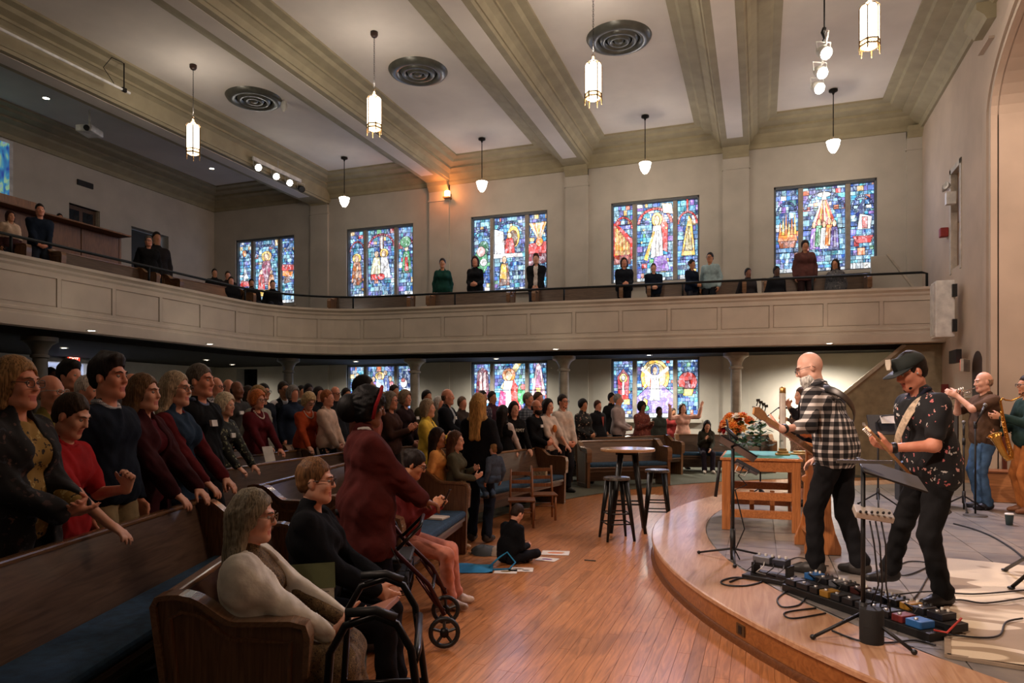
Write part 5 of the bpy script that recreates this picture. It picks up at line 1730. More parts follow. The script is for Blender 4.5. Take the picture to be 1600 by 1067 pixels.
# long pedal board
p0, p1 = onz(1232, 922, DZ), onz(1465, 1003, DZ)
mid = (p0 + p1) / 2
rz = math.atan2(p1.y - p0.y, p1.x - p0.x)
Lp = (p1 - p0).length
t = thing('pedal_board', 'long black guitar pedal board full of coloured effects pedals', 'pedal board', (mid.x + .06, mid.y + .06, DZ + .001), rz)
B().box(-Lp / 2, Lp / 2, -.14, .0, .0, .05).box(-Lp / 2, Lp / 2, .04, .18, .03, .08).build('frame', M_BLACK, t, bevel=.004)
rnd = random.Random(4)
x = -Lp / 2 + .02
k = 0
pcs = [(36, 92, 150), (26, 26, 30), (84, 86, 92), (24, 24, 26), (60, 28, 26), (30, 30, 34), (26, 26, 30), (24, 24, 26), (150, 110, 40), (30, 32, 36), (26, 26, 30), (28, 28, 32), (44, 44, 48), (24, 24, 26), (110, 36, 34)]
while x < Lp / 2 - .08:
 w = rnd.choice((.075, .09, .11, .16 if k == 0 else .08))
 c = pcs[k % len(pcs)]
 o = B().box(x, x + w, .05, .17, .08, .125).build('effects_pedal', mat(c, .4), t, bevel=.006)
 B().lathe([(.012, 0), (.012, .012), (0, .012)], (x + w / 2, .075, .125), 8).build('foot_switch', mat((190, 190, 190), .3, metal=.8), o, True)
 for q in (-.02, .02):
  B().lathe([(.009, 0), (.008, .016), (0, .016)], (x + w / 2 + q, .14, .125), 8).build('knob', M_BLACK if k % 2 else mat((210, 204, 190), .4), o, True)
 c = pcs[(k + 5) % len(pcs)]
 o = B().box(x, x + w, -.125, -.01, .05, .095).build('effects_pedal', mat(c, .4), t, bevel=.006)
 B().lathe([(.012, 0), (.012, .012), (0, .012)], (x + w / 2, -.1, .095), 8).build('foot_switch', mat((190, 190, 190), .3, metal=.8), o, True)
 if k % 2:
  B().tube([(x, .05, .1), (x - .01, .0, .14), (x + w, .0, .13), (x + w, -.03, .1)], .005, 5).build('patch_wire', M_BLACK, t, True)
 x += w + .02
 k += 1
B().tube([(Lp / 2, .1, .1), (Lp / 2 + .06, .04, .14), (Lp / 2 + .04, -.05, .06), (Lp / 2 - .02, -.08, .06)], .007, 6).build('red_wire', mat((190, 60, 50), .5), t, True)
# pole with counterweight, music desk and small mixer
p = onz(1359, 1003, DZ)
t = thing('music_stand', 'black pole stand with desk, silver mixer and canister before the guitarist', 'music stand', (p.x, p.y, DZ))
X, Y = p.x, p.y
B().lathe([(0, 0), (.065, 0), (.066, .01), (.066, .19), (.06, .2), (0, .2)], (X + .01, Y, DZ), 24).build('canister', mat((24, 24, 24), .8, bump=.3), t, 'auto', world=True)
B().cyl((X - .03, Y + .04, DZ + .05), (X - .03, Y + .04, 1.25), .013, n=8).build('pole', M_BLACK, t, True, world=True)
tripod(t, X - .03, Y + .04, DZ, .3, 3.5, .16)
B().obox((X + .12, Y + .06, 1.2), (.36, .24, .012), .15, .3, .32).build('desk', M_BLACK, t, bevel=.003, world=True)
B().obox((X - .03, Y + .0, 1.275), (.3, .02, .02), .1).build('desk_lip', mat((90, 84, 78), .4), t, world=True)
mx = B().obox((X + .02, Y + .02, .97), (.21, .1, .04), .15, .4, .14)
mo = mx.build('mixer', mat((190, 180, 168), .4), t, bevel=.006, world=True)
for k in range(6):
 B().lathe([(.008, 0), (.007, .012), (0, .012)], (X - .055 + .03 * k, Y - .04, .985), 8, axis=(0, -.9, .4)).build('mixer_knob', M_BLACK, t, True, world=True)
for k in range(3):
 B().tube([(X + .03 * k, Y, .93), (X + .03 * k + .02, Y - .02, .8), (X + .05 + .02 * k, Y + .03, .55), (X + .06 * k, Y + .06, DZ + .15)], .005, 5).build('hanging_wire', M_BLACK, t, True, world=True)
# music stand with gooseneck lamp between the players
p = onz(1372, 792, DZ)
t = thing('music_stand', 'low black music stand with curved gooseneck lamp behind the guitarist', 'music stand', (p.x, p.y, DZ))
X, Y = p.x, p.y
tripod(t, X, Y, DZ, .28, .4, .2)
B().cyl((X, Y, DZ + .1), (X, Y, 1.25), .012, n=8).build('pole', M_BLACK, t, True, world=True)
B().obox((X + .12, Y, 1.35), (.5, .02, .3), .2, -.5).build('desk', M_BLACK, t, world=True)
B().tube([(X - .02, Y, 1.15), (X - .04, Y, 1.35), (X + .04, Y - .05, 1.47), (X + .22, Y - .1, 1.49), (X + .4, Y - .1, 1.47)], .009, 6).build('gooseneck', M_BLACK, t, True, world=True)
B().obox((X + .14, Y - .05, 1.42), (.24, .008, .12), .2, -.6).build('sheet_music', mat((214, 208, 198), .8), t, world=True)
# dark amplifier behind the players
p = onz(1425, 800, DZ)
t = thing('amplifier', 'dark amplifier cabinet half hidden behind the guitarist', 'amplifier', (p.x + .25, p.y + .75, DZ))
B().box(-.3, .3, -.2, .2, .05, .95).build('cabinet', mat((26, 24, 24), .8), t, bevel=.02)
B().box(-.26, .26, -.215, -.2, .12, .75).build('grille', mat((40, 38, 36), .9, bump=.4, bscale=300), t)
B().box(-.26, .26, -.215, -.2, .79, .9).build('control_panel', mat((80, 70, 56), .4), t)
for k in range(4):
 B().sphere((-.24 + .16 * k, 0, .025), (.025, .025, .025), 8, 5).build('caster', M_BLACK, t, True)
# microphones
def mic_stand(label, px, py, h, boom, mic_dir, round_base=True, rz=0):
 p = onz(px, py, DZ)
 t = thing('microphone_stand', label, 'microphone', (p.x, p.y, DZ), 0, 'microphone stands')
 if round_base:
  B().lathe([(0, .03), (.03, .03), (.06, .018), (.13, .012), (.135, 0), (0, 0)], n=24).build('round_base', mat((90, 86, 82), .4, metal=.4), t, 'auto')
 else:
  tripod(t, p.x, p.y, DZ, .3, rz, .2)
 B().cyl((0, 0, .02), (0, 0, h), .011, n=8).build('pole', M_DKMET, t, True)
 e = Vector((boom[0], boom[1], h + boom[2]))
 B().cyl((-boom[0] * .3, -boom[1] * .3, h - boom[2] * .3), e, .008, n=6).build('boom', M_DKMET, t, True)
 d = Vector(mic_dir).normalized()
 B().cyl(e, e + d * .15, .012, .016, 10).build('microphone', mat((40, 40, 42), .4), t, True)
 B().sphere(e + d * .17, .026, 10, 7).build('mic_head', mat((120, 118, 114), .4, metal=.6), t, True)
 B().cyl((0, 0, h - .05), (0, 0, h + .04), .02, n=8).build('clutch', M_BLACK, t, True)
 return t
mic_stand('microphone on boom stand in front of the trumpet player', 1524, 806, 1.15, (.02, -.1, .1), (.3, .2, .6))
mic_stand('thin microphone stand beside the guitarist elbow', 1506, 798, .92, (.0, .0, .08), (.0, .0, 1), False, .4)
mic_stand('boom microphone held to the singer mouth', 1188, 784, 1.16, (.24, .0, .2), (.9, -.1, .0), False, 1.2)
# cup
p = onz(1577, 820, DZ)
t = thing('paper_cup', 'paper coffee cup with white lid on the stage floor', 'cup', (p.x, p.y, DZ + .001))
B().lathe([(0, 0), (.034, 0), (.045, .12)], n=18).build('cup_wall', mat((60, 76, 76), .6), t, True)
B().lathe([(.048, .12), (.048, .128), (.04, .135), (0, .135)], n=18).build('lid', M_WHITEP, t, True)
# tripod legs at the right edge of the rug
t = thing('cymbal_stand', 'black tripod stand with legs reaching in at the right edge of the rug', 'stand', (1.9, 5.0, DZ + .02))
for k, ((ax, ay), (bx, by)) in enumerate((((1570, 890), (1640, 850)), ((1580, 918), (1650, 860)))):
 a = onz(ax, ay, DZ + .03)
 q = at(bx, by, 4.9)
 B().cyl(a, q, .014, n=8).build('leg', M_DKMET, t, True, world=True)
 B().sphere(a, (.028, .028, .012), 8, 5).build('rubber_foot', M_BLACK, t, True, world=True)
q = at(1645, 855, 4.9)
B().cyl((q.x, q.y, q.z - .05), (q.x, q.y, 1.3), .014, n=8).build('pole', M_DKMET, t, True, world=True)
B().cyl(q, (q.x + .3, q.y + .2, DZ + .03), .014, n=8).build('leg', M_DKMET, t, True, world=True)
B().cyl((q.x, q.y, q.z - .06), (q.x, q.y, q.z + .08), .025, n=8).build('hub', M_BLACK, t, True, world=True)
# wooden box and chair bits behind the wind players
p = onz(1572, 792, DZ)
t = thing('wooden_crate', 'small tan wooden box behind the trumpet player', 'box', (p.x + .1, p.y + .7, DZ), R(-12))
B().box(-.3, .3, -.2, .2, .0, .42).build('body', wood((150, 98, 56), (180, 122, 74), 0), t, bevel=.01)
B().box(-.32, .32, -.22, .22, .42, .45).build('lid', wood((110, 64, 36), (140, 86, 50), 0), t, bevel=.008)
t = thing('stage_railing', 'brown wooden railing sloping beside the stage wall', 'railing', (3.6, 12.6, DZ))
a, c = at(1568, 668, 11.4), at(1640, 632, 11.0)
B().bar(a, c, .07, .1).build('handrail', wood((92, 40, 26), (120, 58, 36), 1), t, world=True)
for f in (0.02, .55):
 q = a.lerp(c, f)
 B().box(q.x - .03, q.x + .03, q.y - .03, q.y + .03, DZ, q.z).build('baluster', wood((92, 40, 26), (120, 58, 36), 2), t, world=True)
# fireplace like stone surround under the niche
p = onX(1500, 640, XR - .02)
t = structure(B().box(XR - .25, XR, 15.2, 16.4, .2, 1.62).build('trim_mantel', mat((150, 132, 104), .8)), 'stone door surround on the lower stage wall')
B().box(XR - .3, XR, 15.1, 16.5, 1.62, 1.76).build('lintel', mat((160, 142, 112), .8), t)
B().box(XR - .27, XR - .24, 15.45, 16.15, .22, 1.5).build('opening_shade', mat((46, 30, 24), .7), t)  # dark panel stands in for the shade inside the opening
p = at(1484, 605, 13.2)
tag(B().box(-.06, .06, -.05, .05, 0, .28).build('wall_box', mat((120, 36, 30), .6)), 'small dark red box on the wall behind the guitarist', 'box').location = (XR - .08, 17.3, 1.8)
# electrical box on platform riser
a = R(180 + 30)
p = onz(1176, 985, .1)
t = thing('riser_outlet', 'small black outlet box set in the platform riser', 'outlet')
an = math.atan2(p.y - DC[1], p.x - DC[0])
t.location = (DC[0] + DR * math.cos(an), DC[1] + DR * math.sin(an), .11)
t.rotation_euler = (0, 0, an)
B().box(-.005, .008, -.05, .05, -.035, .035).build('plate', mat((92, 66, 40), .5, metal=.3), t)
B().box(.008, .011, -.02, .02, -.025, .025).build('socket', M_BLACK, t)
# ================================================================ people
V3 = lambda *a: np.array(a, dtype=np.float64)
def unit(v):
 v = np.asarray(v, float)
 n = np.linalg.norm(v)
 return v / n if n > 1e-9 else v
def rot(axis, a):
 axis = unit(axis)
 x, y, z = axis
 c, s = math.cos(a), math.sin(a)
 C = 1 - c
 return np.array([[c + x * x * C, x * y * C - z * s, x * z * C + y * s], [y * x * C + z * s, c + y * y * C, y * z * C - x * s], [z * x * C - y * s, z * y * C + x * s, c + z * z * C]])
class Field:
 """smooth union of tapered capsules and ellipsoids -> one closed surface"""
 def __init__(s, k=.03):
  s.p, s.k, s.noise = [], k, None
 def cone(s, a, b, r0, r1=None, flat=None, f=1.0, tag=0, k=None, sub=False):
  s.p.append(('c', V3(*a), V3(*b), r0, r0 if r1 is None else r1, None if flat is None else unit(flat), f, tag, k, sub))
 def ball(s, c, r, Rm=None, tag=0, k=None, sub=False):
  r = V3(*r) if hasattr(r, '__len__') else V3(r, r, r)
  s.p.append(('e', V3(*c), r, np.eye(3) if Rm is None else Rm, None, None, 1.0, tag, k, sub))
 def cut(s, c, n, tag=0):
  """remove the half space in front of point c along n"""
  s.p.append(('h', V3(*c), unit(n), None, None, None, 1.0, tag, None, True))
 @staticmethod
 def dist(p, X, Y, Z):
  if p[0] == 'c':
   a, b, r0, r1, fl, f = p[1:7]
   ab = b - a
   L = ab @ ab + 1e-12
   dx, dy, dz = X - a[0], Y - a[1], Z - a[2]
   t = np.clip((dx * ab[0] + dy * ab[1] + dz * ab[2]) / L, 0, 1)
   ex, ey, ez = dx - t * ab[0], dy - t * ab[1], dz - t * ab[2]
   d2 = ex * ex + ey * ey + ez * ez
   if fl is not None and f != 1.0:
    q = ex * fl[0] + ey * fl[1] + ez * fl[2]
    d2 = d2 + (f * f - 1) * q * q
   return np.sqrt(d2) - (r0 + (r1 - r0) * t)
  if p[0] == 'e':
   c, r, M = p[1], p[2], p[3]
   dx, dy, dz = X - c[0], Y - c[1], Z - c[2]
   u = (dx * M[0, 0] + dy * M[1, 0] + dz * M[2, 0]) / r[0]
   v = (dx * M[0, 1] + dy * M[1, 1] + dz * M[2, 1]) / r[1]
   w = (dx * M[0, 2] + dy * M[1, 2] + dz * M[2, 2]) / r[2]
   k0 = np.sqrt(u * u + v * v + w * w)
   k1 = np.sqrt((u / r[0]) ** 2 + (v / r[1]) ** 2 + (w / r[2]) ** 2) + 1e-9
   return k0 * (k0 - 1) / k1
  c, n = p[1], p[2]
  return -((X - c[0]) * n[0] + (Y - c[1]) * n[1] + (Z - c[2]) * n[2])
 def bounds(s):
  lo, hi = V3(9, 9, 9), V3(-9, -9, -9)
  for p in s.p:
   if p[9]:
    continue
   if p[0] == 'c':
    r = max(p[3], p[4])
    lo = np.minimum(lo, np.minimum(p[1], p[2]) - r)
    hi = np.maximum(hi, np.maximum(p[1], p[2]) + r)
   else:
    r = max(p[2])
    lo, hi = np.minimum(lo, p[1] - r), np.maximum(hi, p[1] + r)
  return lo, hi
 def mesh(s, h, default_tag=0):
  lo, hi = s.bounds()
  lo, hi = lo - 2.5 * h, hi + 2.5 * h
  n = np.ceil((hi - lo) / h).astype(int) + 1
  ax = [(lo[i] + h * np.arange(n[i])).astype(np.float32) for i in range(3)]
  D = np.full(n, .3, np.float32)
  for p in s.p:
   k = s.k if p[8] is None else p[8]
   if p[0] == 'h':
    d = self_d = Field.dist(p, ax[0][:, None, None], ax[1][None, :, None], ax[2][None, None, :])
    D = np.maximum(D, -d).astype(np.float32)
    continue
   if p[0] == 'c':
    r = max(p[3], p[4])
    a, b = np.minimum(p[1], p[2]) - r, np.maximum(p[1], p[2]) + r
   else:
    r = max(p[2])
    a, b = p[1] - r, p[1] + r
   if p[9] and p[6] < 1:
    a, b = a - .13, b + .13
   m = max(k, 2.2 * h) + h
   i0 = np.clip(np.floor((a - m - lo) / h).astype(int), 0, n)
   i1 = np.clip(np.ceil((b + m - lo) / h).astype(int) + 1, 0, n)
   if np.any(i1 <= i0):
    continue
   sl = tuple(slice(i0[q], i1[q]) for q in range(3))
   d = Field.dist(p, ax[0][sl[0], None, None], ax[1][None, sl[1], None], ax[2][None, None, sl[2]]).astype(np.float32)
   cur = D[sl]
   if p[9]:
    d = -d
    hh = np.maximum(k - np.abs(cur - d), 0) / k
    D[sl] = np.maximum(cur, d) + hh * hh * k * .25
   else:
    hh = np.maximum(k - np.abs(cur - d), 0) / k
    D[sl] = np.minimum(cur, d) - hh * hh * k * .25
  if s.noise:
   D += s.noise(ax[0][:, None, None], ax[1][None, :, None], ax[2][None, None, :]).astype(np.float32)
  return surface_nets(D, lo, h)
def surface_nets(D, lo, h):
 S = D < 0
 c = np.zeros(tuple(q - 1 for q in D.shape), np.int8)
 nx, ny, nz = c.shape
 offs = [(i, j, k) for i in (0, 1) for j in (0, 1) for k in (0, 1)]
 for i, j, k in offs:
  c += S[i:i + nx, j:j + ny, k:k + nz]
 act = (c > 0) & (c < 8)
 idx = np.full(c.shape, -1, np.int32)
 I, J, K = np.nonzero(act)
 idx[act] = np.arange(len(I))
 P = np.zeros((len(I), 3), np.float32)
 cnt = np.zeros(len(I), np.float32)
 vals = {o: D[I + o[0], J + o[1], K + o[2]] for o in offs}
 for o in offs:
  for d in range(3):
   if o[d] == 0:
    o2 = list(o)
    o2[d] = 1
    fa, fb = vals[o], vals[tuple(o2)]
    cr = (fa < 0) != (fb < 0)
    t = np.where(cr, fa / np.where(fa == fb, 1, fa - fb), 0)
    for q in range(3):
     P[:, q] += np.where(cr, o[q] + (t if q == d else 0), 0)
    cnt += cr
 P /= cnt[:, None]
 P += np.stack([I, J, K], 1)
 verts = lo + P * h
 quads = []
 for d in range(3):
  a, b = (d + 1) % 3, (d + 2) % 3
  sl0 = [slice(1, q) for q in c.shape]
  sl0[d] = slice(0, c.shape[d])
  sl1 = list(sl0)
  sl1[d] = slice(1, c.shape[d] + 1)
  s0, s1 = S[tuple(sl0)], S[tuple(sl1)]
  e = np.nonzero(s0 != s1)
  flip = s0[e]
  base = [e[0].copy(), e[1].copy(), e[2].copy()]
  for q in range(3):
   if q != d:
    base[q] = base[q] + 1
  def cell(da, db):
   q = [base[0], base[1], base[2]]
   q[a] = q[a] - da
   q[b] = q[b] - db
   return idx[q[0], q[1], q[2]]
  v = np.stack([cell(1, 1), cell(0, 1), cell(0, 0), cell(1, 0)], 1)
  v[~flip] = v[~flip][:, ::-1]
  quads.append(v)
 return verts, np.concatenate(quads)
def np_mesh(name, V, Q, mats, midx=None, parent=None):
 me = bpy.data.meshes.new(name)
 me.vertices.add(len(V))
 me.vertices.foreach_set('co', np.ascontiguousarray(V, np.float32).ravel())
 me.loops.add(len(Q) * 4)
 me.loops.foreach_set('vertex_index', np.ascontiguousarray(Q, np.int32).ravel())
 me.polygons.add(len(Q))
 me.polygons.foreach_set('loop_start', np.arange(0, len(Q) * 4, 4, dtype=np.int32))
 for m in mats:
  me.materials.append(m)
 if midx is not None:
  me.polygons.foreach_set('material_index', np.ascontiguousarray(midx, np.int32))
 me.polygons.foreach_set('use_smooth', np.ones(len(Q), bool))
 me.update(calc_edges=True)
 o = bpy.data.objects.new(name, me)
 COL.objects.link(o)
 if parent is not None:
  o.parent = parent
 return o
def tags_of(field, V, Q):
 C = V[Q].mean(1).astype(np.float32)
 best = np.full(len(C), 9.0, np.float32)
 tg = np.zeros(len(C), np.int32)
 for p in field.p:
  if p[9]:
   continue
  d = Field.dist(p, C[:, 0], C[:, 1], C[:, 2])
  m = d < best
  best[m] = d[m]
  tg[m] = p[7]
 return tg
def ik(a, t, l1, l2, pole):
 a, t = V3(*a), V3(*t)
 d = t - a
 D = np.linalg.norm(d)
 D = min(max(D, abs(l1 - l2) + .02), (l1 + l2) * .998)
 u = unit(d)
 t = a + u * D
 x = (l1 * l1 - l2 * l2 + D * D) / (2 * D)
 y = math.sqrt(max(0, l1 * l1 - x * x))
 p = V3(*pole) - u * (V3(*pole) @ u)
 return a + u * x + unit(p) * y, t
# ---- fabrics
def plaid_mat(c0, c1, c2, sc=24):
 key = ('plaid', c0, c1, c2, sc)
 if key in _M:
  return _M[key]
 m, nt, b = _nt('plaid_cloth')
 v = _coord(nt, (sc, sc, sc))
 sp = nt.nodes.new('ShaderNodeSeparateXYZ')
 nt.links.new(v, sp.inputs[0])
 at2 = nt.nodes.new('ShaderNodeMath')
 at2.operation = 'ARCTAN2'
 nt.links.new(sp.outputs['X'], at2.inputs[0])
 nt.links.new(sp.outputs['Y'], at2.inputs[1])
 ad = nt.nodes.new('ShaderNodeMath')
 ad.operation = 'MULTIPLY'
 ad.inputs[1].default_value = sc * .16
 nt.links.new(at2.outputs[0], ad.inputs[0])
 def stripe(src, w):
  f = nt.nodes.new('ShaderNodeMath')
  f.operation = 'FRACT'
  nt.links.new(src, f.inputs[0])
  l = nt.nodes.new('ShaderNodeMath')
  l.operation = 'LESS_THAN'
  l.inputs[1].default_value = w
  nt.links.new(f.outputs[0], l.inputs[0])
  return l.outputs[0]
 s1, s2 = stripe(ad.outputs[0], .4), stripe(sp.outputs['Z'], .4)
 sm = nt.nodes.new('ShaderNodeMath')
 sm.operation = 'ADD'
 nt.links.new(s1, sm.inputs[0])
 nt.links.new(s2, sm.inputs[1])
 dv = nt.nodes.new('ShaderNodeMath')
 dv.operation = 'MULTIPLY'
 dv.inputs[1].default_value = .5
 nt.links.new(sm.outputs[0], dv.inputs[0])
 c = _ramp(nt, dv.outputs[0], [(0, c0), (.5, c1), (1, c2)], 'LINEAR')
 nt.links.new(c, b.inputs['Base Color'])
 b.inputs['Roughness'].default_value = .9
 _M[key] = m
 return m
def spot_mat(base, spots, sc=18, thr=.12, rough=.85, sharp=True):
 """scattered motifs on a plain ground"""
 key = ('spot', base, tuple(spots), sc, thr)
 if key in _M:
  return _M[key]
 m, nt, b = _nt('printed_cloth')
 vo = nt.nodes.new('ShaderNodeTexVoronoi')
 vo.inputs['Scale'].default_value = sc
 n = nt.nodes.new('ShaderNodeTexNoise')
 n.inputs['Scale'].default_value = sc * 1.5
 v = _coord(nt)
 nt.links.new(v, n.inputs['Vector'])
 ad = nt.nodes.new('ShaderNodeMixRGB')
 ad.inputs[0].default_value = .06
 nt.links.new(v, ad.inputs[1])
 nt.links.new(n.outputs['Color'], ad.inputs[2])
 nt.links.new(ad.outputs[0], vo.inputs['Vector'])
 lt = nt.nodes.new('ShaderNodeMath')
 lt.operation = 'LESS_THAN'
 lt.inputs[1].default_value = thr
 nt.links.new(vo.outputs['Distance'], lt.inputs[0])
 sep = nt.nodes.new('ShaderNodeSeparateColor')
 nt.links.new(vo.outputs['Color'], sep.inputs[0])
 stops = []
 for i, c in enumerate(spots):
  stops.append((i / len(spots), c))
 cr = _ramp(nt, sep.outputs[0], stops, 'CONSTANT')
 mx = nt.nodes.new('ShaderNodeMixRGB')
 mx.inputs[1].default_value = (*lin(base), 1)
 nt.links.new(lt.outputs[0], mx.inputs[0])
 nt.links.new(cr, mx.inputs[2])
 nt.links.new(mx.outputs[0], b.inputs['Base Color'])
 b.inputs['Roughness'].default_value = rough
 _M[key] = m
 return m
def cloth(c):
 if not isinstance(c, tuple):
  return c
 return mat(c, .9, var=.14, scale=9, bump=.7, bscale=20, spec=.15)
def denim(c):
 return mat(c, .9, var=.25, scale=5, bump=.6, bscale=22, spec=.15)
_SK = {}
def skin(c):
 if c in _SK:
  return _SK[c]
 m, nt, b = _nt('skin_%d_%d_%d' % c)
 n = nt.nodes.new('ShaderNodeTexNoise')
 n.inputs['Scale'].default_value = 14
 n.inputs['Detail'].default_value = 5
 nt.links.new(_coord(nt), n.inputs['Vector'])
 lo = tuple(x * f for x, f in zip(c, (.93, .84, .8)))
 col = _ramp(nt, n.outputs['Fac'], [(.3, lo), (.7, c)])
 nt.links.new(col, b.inputs['Base Color'])
 b.inputs['Roughness'].default_value = .5
 b.inputs['Subsurface Weight'].default_value = 0.0
 _bump(nt, b, n.outputs['Fac'], .06, .004)
 _SK[c] = m
 return m
def hair_mat(c):
 key = ('hair', c)
 if key in _M:
  return _M[key]
 m, nt, b = _nt('hair_%d_%d_%d' % c)
 n = nt.nodes.new('ShaderNodeTexNoise')
 n.inputs['Scale'].default_value = 1.0
 n.inputs['Detail'].default_value = 4
 nt.links.new(_coord(nt, (140, 140, 14)), n.inputs['Vector'])
 lo = tuple(x * .55 for x in c)
 hi = tuple(min(255, x * 1.25) for x in c)
 col = _ramp(nt, n.outputs['Fac'], [(.3, lo), (.7, hi)])
 nt.links.new(col, b.inputs['Base Color'])
 b.inputs['Roughness'].default_value = .55
 b.inputs['Specular IOR Level'].default_value = .2
 _bump(nt, b, n.outputs['Fac'], .5, .006)
 _M[key] = m
 return m
def hand_prims(F, w, d, n, side, tag, curl=.5, lod=0, thumb=.6, spread=.12):
 """palm + five fingers; w wrist, d pointing direction, n palm normal, side +1 = person's right hand"""
 d = unit(d)
 n = unit(n - d * (n @ d))
 s = unit(np.cross(d, n)) * side            # towards the thumb side
 if lod == 2:
  F.cone(w, w + d * .08, .03, .034, n, 1.5, tag, .015)
  F.cone(w + d * .08, w + d * .13 + n * .02, .032, .018, n, 1.5, tag, .015)
  F.cone(w + d * .03 + s * .025, w + d * .075 + s * .055 + n * .015, .014, .012, tag=tag, k=.01)
  return
 kk = .006 if lod == 0 else .008
 F.cone(w - d * .02, w + d * .03, .026, .03, n, 1.3, tag, .02)
 for q, (off, L) in enumerate(((.030, .072), (.010, .082), (-.010, .076), (-.029, .06))):
  kn = w + d * (.088 - abs(q - 1.2) * .004) + s * off
  F.cone(w + d * .015 + s * off * .6, kn, .016, .0125, n, 1.05, tag, .012)
  ang = curl * (.75 + .12 * q)
  p = kn
  dirv = d + s * spread * (1.2 - q) * .5
  for seg, (f, r0, r1) in enumerate(((.46, .0105, .0095), (.3, .0095, .0088), (.24, .0088, .0075))):
   dd = unit(dirv)
   dd = unit(dd * math.cos(ang * (seg * .75 + .55)) + n * math.sin(ang * (seg * .75 + .55)))
   e = p + dd * L * f
   F.cone(p, e, r0, r1, tag=tag, k=kk if seg else .008)
   p = e
 b0 = w + d * .02 + s * .026
 b1 = b0 + unit(d * .75 + s * .7 + n * thumb * .5) * .042
 b2 = b1 + unit(d * .9 + s * .25 + n * thumb) * .034
 b3 = b2 + unit(d * .95 + n * thumb * 1.1) * .027
 F.cone(b0, b1, .0165, .0135, tag=tag, k=.012)
 F.cone(b1, b2, .0125, .011, tag=tag, k=kk)
 F.cone(b2, b3, .011, .0085, tag=tag, k=kk)
